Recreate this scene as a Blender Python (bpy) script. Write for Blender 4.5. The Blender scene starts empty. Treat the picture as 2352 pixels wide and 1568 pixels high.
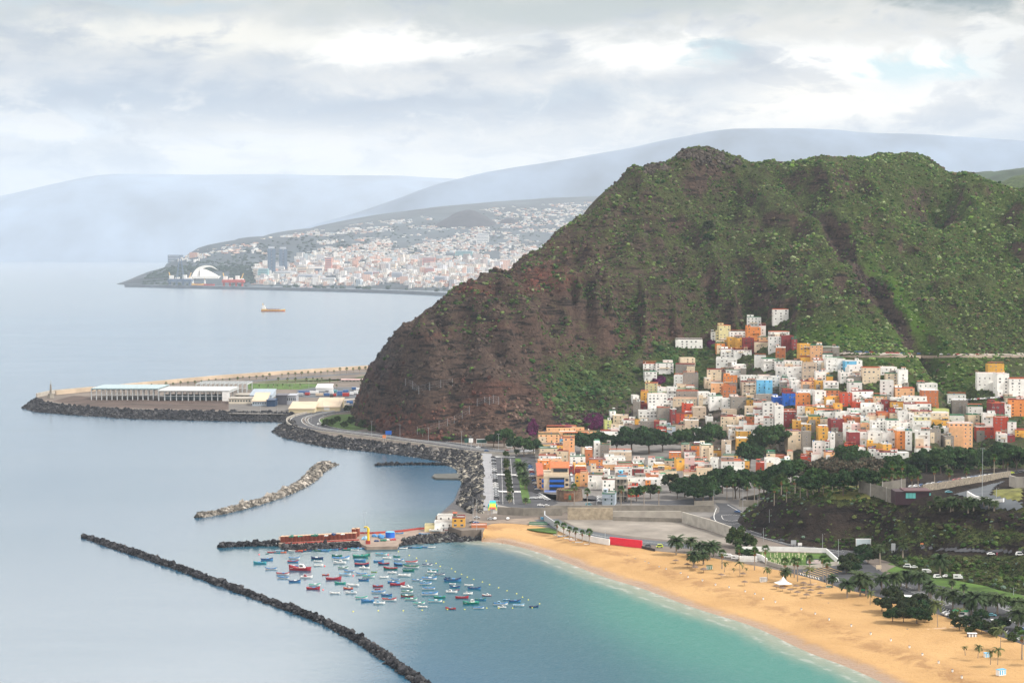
import bpy, math, random
import numpy as np
from mathutils import Vector, Matrix
R = math.radians
random.seed(7); RNG = np.random.default_rng(11)
scene = bpy.context.scene
col = scene.collection

# ------------------------------------------------------------------ camera, light, sky
F = 4573.6; CX, CY, YH, CAMZ = 1176.0, 784.0, 578.0, 120.0
PITCH = math.atan((CY - YH) / F)
cam_d = bpy.data.cameras.new("camera"); cam = bpy.data.objects.new("camera", cam_d); col.objects.link(cam)
cam.location = (0, 0, CAMZ); cam.rotation_euler = (math.pi / 2 - PITCH, 0, 0)
cam_d.sensor_width = 36; cam_d.lens = 36 * F / 2352.0
cam_d.clip_start = 1; cam_d.clip_end = 200000
scene.camera = cam
scene.view_settings.view_transform = 'Standard'; scene.view_settings.look = 'None'
scene.view_settings.exposure = 0.75; scene.view_settings.gamma = 1.0
scene.cycles.use_denoising = True
scene.cycles.max_bounces = 6; scene.cycles.volume_bounces = 3
scene.cycles.transparent_max_bounces = 12

SUN_EL, SUN_AZ = R(46), R(108)          # azimuth measured from +Y towards +X
sun_dir = Vector((math.sin(SUN_AZ) * math.cos(SUN_EL), math.cos(SUN_AZ) * math.cos(SUN_EL), math.sin(SUN_EL)))
sl = bpy.data.lights.new("sun", 'SUN'); sl.energy = 3.0; sl.angle = R(12); sl.color = (1.0, 0.95, 0.87)
so = bpy.data.objects.new("sun", sl); col.objects.link(so)
so.rotation_euler = sun_dir.to_track_quat('Z', 'Y').to_euler()

class NT:
    """tiny node-graph helper"""
    def __init__(s, tree): s.t = tree; s.n = tree.nodes; s.l = tree.links
    def new(s, typ, **kw):
        n = s.n.new(typ)
        for k, v in kw.items(): setattr(n, k, v)
        return n
    def put(s, sock, v):
        if isinstance(v, bpy.types.NodeSocket): s.l.new(v, sock)
        elif v is not None: sock.default_value = v
    def math(s, op, a, b=None, c=None, clamp=False):
        n = s.new('ShaderNodeMath', operation=op); n.use_clamp = clamp
        s.put(n.inputs[0], a)
        if b is not None: s.put(n.inputs[1], b)
        if c is not None: s.put(n.inputs[2], c)
        return n.outputs[0]
    def mix(s, f, a, b, mode='MIX'):
        n = s.new('ShaderNodeMix', data_type='RGBA', blend_type=mode)
        s.put(n.inputs[0], f)
        s.put(n.inputs[6], a if isinstance(a, bpy.types.NodeSocket) else (*a, 1)[:4])
        s.put(n.inputs[7], b if isinstance(b, bpy.types.NodeSocket) else (*b, 1)[:4])
        return n.outputs[2]
    def noise(s, vec, scale, detail=4, rough=0.5, dist=0.0):
        n = s.new('ShaderNodeTexNoise'); s.put(n.inputs['Vector'], vec)
        n.inputs['Scale'].default_value = scale; n.inputs['Detail'].default_value = detail
        n.inputs['Roughness'].default_value = rough; n.inputs['Distortion'].default_value = dist
        return n.outputs['Fac']
    def ramp(s, v, a, b, lo=0.0, hi=1.0, smooth=True):
        n = s.new('ShaderNodeMapRange', interpolation_type='SMOOTHSTEP' if smooth else 'LINEAR')
        s.put(n.inputs[0], v); n.inputs[1].default_value = a; n.inputs[2].default_value = b
        n.inputs[3].default_value = lo; n.inputs[4].default_value = hi
        return n.outputs[0]
    def comb(s, x, y, z):
        n = s.new('ShaderNodeCombineXYZ'); s.put(n.inputs[0], x); s.put(n.inputs[1], y); s.put(n.inputs[2], z); return n.outputs[0]

def build_world():
    w = bpy.data.worlds.new("World"); scene.world = w; w.use_nodes = True
    g = NT(w.node_tree); g.n.clear()
    out = g.new('ShaderNodeOutputWorld')
    sky = g.new('ShaderNodeTexSky'); sky.sky_type = 'NISHITA'; sky.sun_disc = False
    sky.sun_elevation = SUN_EL; sky.sun_rotation = SUN_AZ
    bg1 = g.new('ShaderNodeBackground'); g.l.new(sky.outputs[0], bg1.inputs[0]); bg1.inputs[1].default_value = 0.1
    tc = g.new('ShaderNodeTexCoord'); sep = g.new('ShaderNodeSeparateXYZ'); g.l.new(tc.outputs['Generated'], sep.inputs[0])
    X, Y, Z = sep.outputs
    az = g.math('ARCTAN2', X, Y); el = g.math('ARCSINE', Z)
    u = g.math('MULTIPLY', az, F / 1000); v = g.math('MULTIPLY', el, F / 1000)        # 1 unit = 1000 px of the overview
    def q(x, y): return (x - CX) / 1000, (YH - y) / 1000
    # streaky layered noise
    n1 = g.noise(g.comb(g.math('MULTIPLY', u, 1.3), g.math('MULTIPLY', v, 4.6), 3.0), 1.0, 7, 0.55, 0.6)
    n2 = g.noise(g.comb(g.math('MULTIPLY', u, 3.2), g.math('MULTIPLY', v, 9.0), 8.3), 1.0, 7, 0.6, 0.9)
    n3 = g.noise(g.comb(g.math('MULTIPLY', u, 7.0), g.math('MULTIPLY', v, 17.0), 1.7), 1.0, 8, 0.62, 0.5)
    n4 = g.noise(g.comb(g.math('MULTIPLY', u, 3.2), g.math('MULTIPLY', v, 8.0), 5.1), 1.0, 6, 0.6, 0.5)
    warp = g.math('ADD', g.math('MULTIPLY', g.math('SUBTRACT', n2, 0.5), 0.75), g.math('MULTIPLY', g.math('SUBTRACT', n3, 0.5), 0.30))
    uw = g.math('ADD', u, warp); vw = g.math('ADD', v, g.math('ADD', g.math('MULTIPLY', g.math('SUBTRACT', n4, 0.5), 0.17), g.math('MULTIPLY', g.math('SUBTRACT', n3, 0.5), 0.07)))
    def blob(x, y, rx, ry, hard=0.0):
        cx, cy = q(x, y)
        dx = g.math('DIVIDE', g.math('SUBTRACT', uw, cx), rx / 1000); dy = g.math('DIVIDE', g.math('SUBTRACT', vw, cy), ry / 1000)
        d = g.math('SQRT', g.math('ADD', g.math('MULTIPLY', dx, dx), g.math('MULTIPLY', dy, dy)))
        return g.ramp(d, 1.0, hard)
    # base: vertical gradient
    blue = SKY['blue']; cream = SKY['cream']
    grad = g.ramp(v, 0.0, 0.40)
    base = g.mix(grad, SKY['low'], SKY['mid'])
    base = g.mix(g.ramp(v, 0.36, 0.60), base, SKY['top'])
    lay = g.ramp(n1, 0.38, 0.66)
    c = g.mix(g.math('MULTIPLY', lay, 0.42), base, cream)
    fine = g.ramp(n2, 0.35, 0.7)
    c = g.mix(g.math('MULTIPLY', fine, 0.22), c, cream)
    dk = g.ramp(n3, 0.58, 0.36)
    c = g.mix(g.math('MULTIPLY', dk, 0.22), c, (0.34, 0.42, 0.54))
    for (x, y, rx, ry, hard, colr, f) in SKY['blobs']:
        c = g.mix(g.math('MULTIPLY', blob(x, y, rx, ry, hard), f), c, colr)
    pn = g.math('ADD', g.math('MULTIPLY', n4, .6), g.math('MULTIPLY', n3, .4)); bandm = g.math('MULTIPLY', g.ramp(v, 0.10, 0.17), g.ramp(v, 0.42, 0.30))
    c = g.mix(g.math('MULTIPLY', g.math('MULTIPLY', g.ramp(pn, 0.49, 0.58), bandm), .60), c, (1.0, 0.93, 0.84)); c = g.mix(g.math('MULTIPLY', g.math('MULTIPLY', g.ramp(pn, 0.48, 0.40), g.ramp(v, 0.12, 0.2)), .45), c, (0.30, 0.34, 0.42))
    # rest of dome: bright band added above frame to lift sea reflections, greyer overhead
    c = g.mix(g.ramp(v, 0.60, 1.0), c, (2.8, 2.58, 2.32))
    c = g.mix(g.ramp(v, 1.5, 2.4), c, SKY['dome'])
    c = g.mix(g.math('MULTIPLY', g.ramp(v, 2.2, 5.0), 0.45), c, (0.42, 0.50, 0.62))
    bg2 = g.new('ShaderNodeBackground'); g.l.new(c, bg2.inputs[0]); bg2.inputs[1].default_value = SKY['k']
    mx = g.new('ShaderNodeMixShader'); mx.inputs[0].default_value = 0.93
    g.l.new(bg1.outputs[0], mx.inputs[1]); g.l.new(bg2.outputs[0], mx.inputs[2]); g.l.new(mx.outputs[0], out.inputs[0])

SKY = dict(k=0.63, blue=(0.36, 0.47, 0.62), cream=(1.12, 1.00, 0.83), low=(0.66, 0.68, 0.68), mid=(0.45, 0.48, 0.53), top=(0.50, 0.51, 0.46),
           dome=(1.35, 1.30, 1.28),
           blobs=[(250, 235, 620, 75, .1, (0.30, 0.37, 0.47), .8), (900, 260, 600, 60, .1, (0.29, 0.36, 0.47), .85),
                  (1350, 230, 420, 60, .1, (0.34, 0.42, 0.51), .8), (120, 300, 260, 50, .3, (0.80, 0.84, 0.88), .6),
                  (640, 335, 480, 34, .2, (0.92, 0.90, 0.88), .8), (800, 390, 420, 22, .2, (0.90, 0.88, 0.86), .6),
                  (500, 90, 700, 60, .1, (1.02, 0.94, 0.78), .85), (950, 110, 340, 55, .0, (1.30, 1.22, 1.08), .9),
                  (1440, 120, 300, 66, .0, (1.35, 1.26, 1.12), .9), (1640, 130, 140, 34, .3, (0.42, 0.62, 0.66), .75),
                  (1900, 250, 640, 95, .1, (1.22, 1.10, 0.92), .92), (1960, 150, 300, 80, .05, (1.42, 1.33, 1.18), .95),
                  (2180, 165, 200, 52, .3, (0.55, 0.78, 0.80), .85), (2270, 130, 130, 110, .4, (0.98, 0.94, 0.86), .8),
                  (2120, 225, 150, 70, .1, (1.1, 1.05, 0.96), .7),
                  (1300, 15, 900, 50, .2, (0.42, 0.46, 0.42), .7), (250, 10, 500, 40, .2, (0.45, 0.54, 0.58), .7), (2240, -5, 300, 75, .3, (0.13, 0.19, 0.19), .95)])
build_world()

# ------------------------------------------------------------------ pixel -> ground helpers (overview pixels)
FWD = np.array([0, math.cos(PITCH), -math.sin(PITCH)]); UP = np.array([0, math.sin(PITCH), math.cos(PITCH)])
def rayd(vx, vy):
    d = FWD * F + np.array([1.0, 0, 0]) * (vx - CX) + UP * (CY - vy); return d / d[1]
def P(vx, vy, z=0.0):
    d = rayd(vx, vy); t = (z - CAMZ) / d[2]; return np.array([d[0] * t, t, z])
def PD(vx, vy, dist):
    d = rayd(vx, vy); return np.array([d[0] * dist, dist, CAMZ + d[2] * dist])
def proj(x, y, z):
    x, y, z = np.asarray(x, float), np.asarray(y, float), np.asarray(z, float) - CAMZ
    dep = y * FWD[1] + z * FWD[2]; up = y * UP[1] + z * UP[2]
    return CX + F * x / dep, CY - F * up / dep
CROPS = dict(a=(0, 850, 2.6133), c=(300, 500, 2.6133), t=(850, 850, 3.4846), f=(1250, 1000, 4.704), v=(1550, 740, 4.612), w=(1700, 940, 4.612),
             e=(2000, 840, 4.612), b=(600, 1240, 3.1784), s=(1150, 1220, 3.92), d=(1700, 1180, 3.92), r=(2100, 1080, 4.9), h=(560, 880, 5.88),
             q=(2200, 1350, 4.87), p=(1900, 1150, 3.0033))
def V(k, x, y):
    a, b, s = CROPS[k]; return (a + x / s) / 1.06633, (b + y / s) / 1.06633

# ------------------------------------------------------------------ numpy noise
_perm = np.random.default_rng(3).random((256, 256))
def vnoise(x, y):
    x = np.asarray(x, float); y = np.asarray(y, float)
    xi = np.floor(x).astype(int); yi = np.floor(y).astype(int); fx = x - xi; fy = y - yi
    fx = fx * fx * (3 - 2 * fx); fy = fy * fy * (3 - 2 * fy)
    g = lambda i, j: _perm[i & 255, j & 255]
    return (g(xi, yi) * (1 - fx) + g(xi + 1, yi) * fx) * (1 - fy) + (g(xi, yi + 1) * (1 - fx) + g(xi + 1, yi + 1) * fx) * fy
def fbm(x, y, o=5, gain=0.5):
    s = 0; a = 1; t = 0
    for i in range(o):
        s = s + a * vnoise(x * 2 ** i + 17.3 * i, y * 2 ** i + 5.1 * i); t += a; a *= gain
    return s / t
def sstep(x, a, b):
    t = np.clip((x - a) / (b - a), 0, 1); return t * t * (3 - 2 * t)

# ------------------------------------------------------------------ object helpers
def tag(o, label=None, cat=None, group=None, kind=None):
    if label: o['label'] = label
    if cat: o['category'] = cat
    if group: o['group'] = group
    if kind: o['kind'] = kind
    return o
def empty(name, loc, rz=0.0, label=None, cat=None, group=None, scale=None):
    o = bpy.data.objects.new(name, None); col.objects.link(o); o.location = loc; o.rotation_euler = (0, 0, rz)
    if scale is not None: o.scale = (scale,) * 3 if isinstance(scale, (int, float)) else scale
    return tag(o, label, cat, group)
def link(name, me, parent=None, loc=None, rz=None, scale=None):
    o = bpy.data.objects.new(name, me); col.objects.link(o)
    if parent: o.parent = parent
    if loc is not None: o.location = loc
    if rz is not None: o.rotation_euler = (0, 0, rz)
    if scale is not None: o.scale = (scale,) * 3 if isinstance(scale, (int, float)) else scale
    return o
def struct(o): o['kind'] = 'structure'; return o
def np_mesh(name, verts, faces, mats=(), colors=None, smooth=False, midx=None):
    """verts (n,3), faces (m,k) array of equal size; colors (n,3) per vertex -> attribute 'Col'"""
    verts = np.asarray(verts, np.float32); faces = np.asarray(faces, np.int32)
    me = bpy.data.meshes.new(name); n, (m, k) = len(verts), faces.shape
    me.vertices.add(n); me.vertices.foreach_set('co', verts.ravel())
    me.loops.add(m * k); me.loops.foreach_set('vertex_index', faces.ravel())
    me.polygons.add(m); me.polygons.foreach_set('loop_start', np.arange(0, m * k, k, dtype=np.int32))
    me.polygons.foreach_set('loop_total', np.full(m, k, np.int32))
    if midx is not None: me.polygons.foreach_set('material_index', np.asarray(midx, np.int32))
    me.polygons.foreach_set('use_smooth', np.full(m, smooth, bool))
    for mt in mats: me.materials.append(mt)
    if colors is not None:
        a = me.color_attributes.new('Col', 'FLOAT_COLOR', 'POINT')
        c = np.ones((n, 4), np.float32); c[:, :colors.shape[1]] = colors; a.data.foreach_set('color', c.ravel())
    me.update(calc_edges=True); me.validate(); return me
def add_attr(me, name, vals):
    a = me.attributes.new(name, 'FLOAT', 'POINT'); a.data.foreach_set('value', np.asarray(vals, np.float32).ravel())

class MB:
    """collects boxes / bars / lofts into one mesh with several material slots"""
    def __init__(s): s.v = []; s.f = []; s.m = []
    def add(s, vs, fs, mi=0):
        b = len(s.v); s.v += [tuple(map(float, q)) for q in vs]; s.f += [tuple(b + i for i in f) for f in fs]; s.m += [mi] * len(fs); return s
    def box(s, x0, x1, y0, y1, z0, z1, mi=0):
        vs = [(x0, y0, z0), (x1, y0, z0), (x1, y1, z0), (x0, y1, z0), (x0, y0, z1), (x1, y0, z1), (x1, y1, z1), (x0, y1, z1)]
        return s.add(vs, [(0, 3, 2, 1), (4, 5, 6, 7), (0, 1, 5, 4), (1, 2, 6, 5), (2, 3, 7, 6), (3, 0, 4, 7)], mi)
    def cyl(s, p0, p1, r0, r1=None, n=8, mi=0, caps=True):
        r1 = r0 if r1 is None else r1; p0 = Vector(p0); p1 = Vector(p1); d = (p1 - p0).normalized()
        a = d.orthogonal().normalized(); b = d.cross(a); vs = []
        for p, r in ((p0, r0), (p1, r1)):
            for i in range(n):
                t = 2 * math.pi * i / n; vs.append(p + (a * math.cos(t) + b * math.sin(t)) * r)
        fs = [(i, (i + 1) % n, n + (i + 1) % n, n + i) for i in range(n)]
        if caps: fs += [tuple(range(n - 1, -1, -1)), tuple(range(n, 2 * n))]
        return s.add(vs, fs, mi)
    def tube(s, pts, rad, n=6, mi=0):
        for i in range(len(pts) - 1):
            r0 = rad[i] if hasattr(rad, '__len__') else rad; r1 = rad[i + 1] if hasattr(rad, '__len__') else rad
            s.cyl(pts[i], pts[i + 1], r0, r1, n, mi)
        return s
    def loft(s, rings, mi=0, close=False, cap=True):
        n = len(rings[0]); vs = [q for r in rings for q in r]; fs = []
        for i in range(len(rings) - 1):
            for j in range(n if close else n - 1):
                a = i * n + j; b = i * n + (j + 1) % n; fs.append((a, b, b + n, a + n))
        if cap and close: fs += [tuple(range(n - 1, -1, -1)), tuple(range((len(rings) - 1) * n, len(rings) * n))]
        return s.add(vs, fs, mi)
    def prism(s, poly, z0, z1, mi=0):
        n = len(poly); vs = [(x, y, z0) for x, y in poly] + [(x, y, z1) for x, y in poly]
        return s.add(vs, [(i, (i + 1) % n, n + (i + 1) % n, n + i) for i in range(n)] + [tuple(range(n - 1, -1, -1)), tuple(range(n, 2 * n))], mi)
    def mesh(s, name, mats, smooth=False):
        me = bpy.data.meshes.new(name); me.from_pydata(s.v, [], s.f)
        for mt in (mats if isinstance(mats, (list, tuple)) else [mats]): me.materials.append(mt)
        me.polygons.foreach_set('material_index', s.m); me.polygons.foreach_set('use_smooth', [smooth] * len(s.f)); me.update(); return me
    def build(s, name, mats, parent=None, smooth=False, **kw): return link(name, s.mesh(name, mats, smooth), parent, **kw)

# ------------------------------------------------------------------ materials
MATS = {}
def mat(name, rgb, rough=0.8, var=0.12, scale=0.4, metallic=0.0, attr=False, spec=0.3, bump=0.0, bscale=1.0, emis=None, vary_obj=0.0):
    if name in MATS: return MATS[name]
    m = bpy.data.materials.new(name); m.use_nodes = True; g = NT(m.node_tree); b = g.n['Principled BSDF']
    tc = g.new('ShaderNodeTexCoord'); pos = tc.outputs['Object']
    if attr:
        at = g.new('ShaderNodeAttribute'); at.attribute_name = 'Col'; base = at.outputs['Color']
    else:
        base = None
    c0 = base if base is not None else (*rgb, 1)
    if var > 0:
        n = g.noise(pos, scale, 4, 0.6)
        k = g.ramp(n, 0.3, 0.7, 1 - var, 1 + var, False)
        mul = g.new('ShaderNodeVectorMath', operation='SCALE')
        if base is None: mul.inputs[0].default_value = rgb
        else: g.l.new(base, mul.inputs[0])
        g.l.new(k, mul.inputs['Scale']); cc = mul.outputs[0]
        if vary_obj:
            oi = g.new('ShaderNodeObjectInfo'); k2 = g.ramp(oi.outputs['Random'], 0, 1, 1 - vary_obj, 1 + vary_obj, False)
            m2 = g.new('ShaderNodeVectorMath', operation='SCALE'); g.l.new(cc, m2.inputs[0]); g.l.new(k2, m2.inputs['Scale']); cc = m2.outputs[0]
        g.l.new(cc, b.inputs['Base Color'])
    else:
        if base is None: b.inputs['Base Color'].default_value = c0
        else: g.l.new(base, b.inputs['Base Color'])
    b.inputs['Roughness'].default_value = rough; b.inputs['Metallic'].default_value = metallic
    b.inputs['Specular IOR Level'].default_value = spec
    if bump > 0:
        bn = g.new('ShaderNodeBump'); bn.inputs['Strength'].default_value = 1.0; bn.inputs['Distance'].default_value = bump
        g.l.new(g.noise(pos, bscale, 5, 0.6), bn.inputs['Height']); g.l.new(bn.outputs[0], b.inputs['Normal'])
    MATS[name] = m; return m

mat('bush_leaves', (0, 0, 0), 0.9, 0.45, 1.6, attr=True, spec=0.1, bump=0.5, bscale=2.2)

# ------------------------------------------------------------------ polylines and scatters
def polyV(pts, z): return np.array([P(x, y, z) for x, y in pts])
def resample(pl, step=None, n=None):
    pl = np.asarray(pl, float); seg = np.linalg.norm(np.diff(pl, axis=0), axis=1); s = np.r_[0, np.cumsum(seg)]
    n = n or max(2, int(s[-1] / step) + 1); t = np.linspace(0, s[-1], n)
    return np.stack([np.interp(t, s, pl[:, i]) for i in range(pl.shape[1])], 1)
def smoothline(pl, it=2):
    pl = np.asarray(pl, float)
    for _ in range(it):
        a = pl[:-1] * .75 + pl[1:] * .25; b = pl[:-1] * .25 + pl[1:] * .75
        pl = np.vstack([pl[:1], np.stack([a, b], 1).reshape(-1, pl.shape[1]), pl[-1:]])
    return pl
def dist_poly(x, y, pl):
    """distance of points to polyline (xy)"""
    x = np.asarray(x, float); y = np.asarray(y, float); best = np.full(x.shape, 1e9)
    for (ax, ay), (bx, by) in zip(pl[:-1, :2], pl[1:, :2]):
        dx, dy = bx - ax, by - ay; L = dx * dx + dy * dy + 1e-9
        t = np.clip(((x - ax) * dx + (y - ay) * dy) / L, 0, 1)
        best = np.minimum(best, np.hypot(x - ax - t * dx, y - ay - t * dy))
    return best
def in_poly(x, y, pl):
    x = np.asarray(x, float); y = np.asarray(y, float); r = np.zeros(x.shape, bool); n = len(pl)
    for i in range(n):
        ax, ay = pl[i][:2]; bx, by = pl[(i + 1) % n][:2]
        c = ((ay > y) != (by > y)) & (x < (bx - ax) * (y - ay) / (by - ay + 1e-12) + ax); r ^= c
    return r
def ico():
    t = (1 + 5 ** .5) / 2
    v = np.array([(-1, t, 0), (1, t, 0), (-1, -t, 0), (1, -t, 0), (0, -1, t), (0, 1, t), (0, -1, -t), (0, 1, -t), (t, 0, -1), (t, 0, 1), (-t, 0, -1), (-t, 0, 1)], float)
    v /= np.linalg.norm(v[0])
    f = np.array([(0, 11, 5), (0, 5, 1), (0, 1, 7), (0, 7, 10), (0, 10, 11), (1, 5, 9), (5, 11, 4), (11, 10, 2), (10, 7, 6), (7, 1, 8), (3, 9, 4), (3, 4, 2), (3, 2, 6), (3, 6, 8), (3, 8, 9), (4, 9, 5), (2, 4, 11), (6, 2, 10), (8, 6, 7), (9, 8, 1)])
    return v, f
ICOV, ICOF = ico()
CUBV = np.array([(-1, -1, -1), (1, -1, -1), (1, 1, -1), (-1, 1, -1), (-1, -1, 1), (1, -1, 1), (1, 1, 1), (-1, 1, 1)], float)
CUBF = np.array([(0, 3, 2, 1), (4, 5, 6, 7), (0, 1, 5, 4), (1, 2, 6, 5), (2, 3, 7, 6), (3, 0, 4, 7)])
def rotmats(n, tilt=3.14):
    a = RNG.uniform(0, 2 * np.pi, n); b = RNG.uniform(-tilt, tilt, n); c = RNG.uniform(-tilt, tilt, n)
    ca, sa, cb, sb, cc, sc_ = np.cos(a), np.sin(a), np.cos(b), np.sin(b), np.cos(c), np.sin(c)
    z = np.zeros(n); o = np.ones(n)
    Rz = np.stack([ca, -sa, z, sa, ca, z, z, z, o], 1).reshape(n, 3, 3)
    Ry = np.stack([cb, z, sb, z, o, z, -sb, z, cb], 1).reshape(n, 3, 3)
    Rx = np.stack([o, z, z, z, cc, -sc_, z, sc_, cc], 1).reshape(n, 3, 3)
    return Rz @ Ry @ Rx
def scatter(name, pos, scl, mats, colors=None, base='ico', jit=0.2, tilt=3.14, smooth=False, parent=None):
    bv, bf = (ICOV, ICOF) if base == 'ico' else (CUBV, CUBF)
    n = len(pos); scl = np.asarray(scl, float)
    if scl.ndim == 1: scl = np.stack([scl] * 3, 1)
    v = bv[None] * (1 + RNG.uniform(-jit, jit, (n, len(bv), 3)))
    v = v * scl[:, None, :]; v = np.einsum('nij,nkj->nki', rotmats(n, tilt), v) + np.asarray(pos)[:, None, :]
    f = bf[None] + (np.arange(n) * len(bv))[:, None, None]
    c = None if colors is None else np.repeat(colors, len(bv), axis=0)
    return link(name, np_mesh(name, v.reshape(-1, 3), f.reshape(-1, bf.shape[1]), mats, c, smooth), parent)
# ------------------------------------------------------------------ coast lines (overview pixels)
SHORE = [(1106, 1243), (1160, 1247), (1230, 1265), (1300, 1290), (1385, 1325), (1470, 1350), (1500, 1362), (1600, 1400), (1740, 1440), (1850, 1495), (1950, 1530), (2040, 1572), (2150, 1625), (2330, 1720)]
shore = smoothline(polyV(SHORE, 0.0))
BACK = [(1106, 1222), (1120, 1203), (1160, 1200), (1230, 1206), V('s', 840, 300), V('s', 1340, 445), V('s', 1650, 470), V('s', 1790, 505), (1570, 1270), V('d', 180, 725),
        V('d', 820, 845), V('d', 1000, 890), V('d', 1240, 955), V('d', 1400, 1015), (2028, 1372), (2075, 1389), V('q', 480, 745), V('q', 700, 835), V('q', 1310, 1050), V('q', 1500, 1112), (2560, 1560)]
back = smoothline(polyV(BACK, 3.6), 1)

# ------------------------------------------------------------------ sea
def build_sea():
    xs = np.r_[-45000, -20000, -9000, -4000, -2000, -1100, -700, np.arange(-480, 421, 5.0), 700, 1100, 2000, 4000, 9000, 20000, 45000]
    ys = np.r_[-3000, -500, 200, 420, np.arange(500, 1500, 5.0), np.arange(1500, 2400, 25.0), 2600, 3000, 4000, 5500, 8000, 12000, 18000, 30000]
    X, Y = np.meshgrid(xs, ys); nx, ny = len(xs), len(ys)
    v = np.stack([X.ravel(), Y.ravel(), np.zeros(X.size)], 1)
    i = np.arange(nx - 1)[None] + np.arange(ny - 1)[:, None] * nx; i = i.ravel()
    f = np.stack([i, i + 1, i + 1 + nx, i + nx], 1)
    x, y = v[:, 0], v[:, 1]
    px, py = proj(x, np.maximum(y, 300), 0 * x)
    ds = dist_poly(x, y, shore)
    deep = np.array([0.018, 0.078, 0.140]); teal = np.array([0.006, 0.070, 0.098]); turq = np.array([0.026, 0.150, 0.128]); sandy = np.array([0.24, 0.24, 0.18])
    nz = fbm(x / 45, y / 90, 4)
    dn = ds * (0.75 + 0.5 * nz)
    c = deep[None] + 0 * x[:, None]
    def mx(c, k, t): return c * (1 - k[:, None]) + t[None] * k[:, None]
    c = mx(c, sstep(-dn, -150, -60) * 0.9, teal); 
    c = mx(c, sstep(-dn, -75, -22) * sstep(px, 1150, 1500), turq)
    c = mx(c, sstep(-dn, -14, -3) * 0.75, sandy)
    # body: 1 = ruffled water that shows its own colour, 0 = glassy water that mirrors the sky
    def blob(cx, cy, rx, ry): return np.exp(-(((px - cx) / rx) ** 2 + ((py - cy) / ry) ** 2))
    body = 0.10 + 0.78 * sstep(px + (py - 1300) * 0.25, 620, 1150) * sstep(py, 1020, 1090)
    body = np.maximum(body, 0.75 * blob(1010, 1110, 110, 48)); body = np.maximum(body, 0.5 * blob(930, 1130, 120, 40))
    body = np.maximum(body, 0.6 * blob(1000, 1062, 130, 14)); body = np.maximum(body, 0.40 * blob(640, 980, 60, 10))
    body = np.maximum(body, 0.95 * np.exp(-ds / 80)) 
    body = body + 0.22 * sstep(py, 1250, 1560) * sstep(px, 900, 1300) + 0.10 * sstep(py, 1150, 1560)
    body = np.clip(body + (nz - 0.5) * 0.15, 0, 1)
    me = np_mesh('sea', v, f, [mat_sea()], c); add_attr(me, 'body', body); add_attr(me, 'shored', ds)
    o = struct(link('sea', me))
def mat_sea():
    m = bpy.data.materials.new('sea_water'); m.use_nodes = True; g = NT(m.node_tree); b = g.n['Principled BSDF']
    tc = g.new('ShaderNodeTexCoord'); pos = tc.outputs['Object']
    at = g.new('ShaderNodeAttribute'); at.attribute_name = 'Col'
    bo = g.new('ShaderNodeAttribute'); bo.attribute_name = 'body'; sd = g.new('ShaderNodeAttribute'); sd.attribute_name = 'shored'
    mp = g.new('ShaderNodeMapping'); g.l.new(pos, mp.inputs[0]); mp.inputs['Scale'].default_value = (1.0, 0.45, 1)
    mp2 = g.new('ShaderNodeMapping'); g.l.new(pos, mp2.inputs[0]); mp2.inputs['Scale'].default_value = (0.35, 1.0, 1); mp2.inputs['Rotation'].default_value = (0, 0, 0.12)
    big = g.noise(mp2.outputs[0], 0.004, 5, 0.6, 0.5)       # wind streaks, hundreds of metres
    mid = g.noise(mp2.outputs[0], 0.035, 5, 0.62)
    small = g.noise(mp.outputs[0], 0.45, 4, 0.6)
    streak = g.ramp(g.math('ADD', g.math('MULTIPLY', big, .65), g.math('MULTIPLY', mid, .35)), 0.36, 0.62, 0.0, 1.0)
    body = g.math('ADD', bo.outputs['Fac'], g.math('MULTIPLY', g.math('SUBTRACT', streak, 0.5), -0.14), clamp=True)
    n = g.math('MULTIPLY', g.math('SUBTRACT', small, 0.5), 1.5)
    foamn = g.math('ADD', g.noise(pos, 0.11, 4, 0.65, 1.0), 0.0)
    fpos = g.math('SUBTRACT', sd.outputs['Fac'], g.math('MULTIPLY', foamn, 6.5))
    foam = g.math('MULTIPLY', g.ramp(fpos, 0.2, -3.2), g.ramp(g.noise(pos, 0.35, 5, 0.7), 0.42, 0.62))
    line2 = g.math('MULTIPLY', g.math('MULTIPLY', g.ramp(fpos, 2.2, 3.4), g.ramp(fpos, 5.2, 3.8)), g.ramp(g.noise(pos, 0.09, 3, 0.6), 0.45, 0.58))
    foam = g.math('MAXIMUM', foam, g.math('MULTIPLY', line2, 0.35))
    c = g.mix(g.math('MULTIPLY', n, 0.22, clamp=True), at.outputs['Color'], (0.16, 0.26, 0.30))
    c = g.mix(g.math('MULTIPLY', foam, .6), c, (0.58, 0.55, 0.53))
    g.l.new(c, b.inputs['Base Color'])
    b.inputs['IOR'].default_value = 1.333
    spy = g.new('ShaderNodeSeparateXYZ'); g.l.new(pos, spy.inputs[0]); YPOS = spy.outputs[1]
    g.l.new(g.ramp(body, 0.0, 0.9, 1.0, 0.05), b.inputs['Specular IOR Level'])
    g.l.new(g.math('MAXIMUM', g.ramp(body, 0.0, 1.0, 0.15, 0.30, False), g.ramp(YPOS, 1500, 4500, 0.1, 0.20)), b.inputs['Roughness'])
    bp = g.new('ShaderNodeBump'); bp.inputs['Distance'].default_value = 0.35
    g.l.new(g.ramp(body, 0.0, 0.8, 0.10, 0.8, False), bp.inputs['Strength']); g.l.new(small, bp.inputs['Height'])
    g.l.new(bp.outputs[0], b.inputs['Normal'])
    return m
build_sea()

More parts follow.
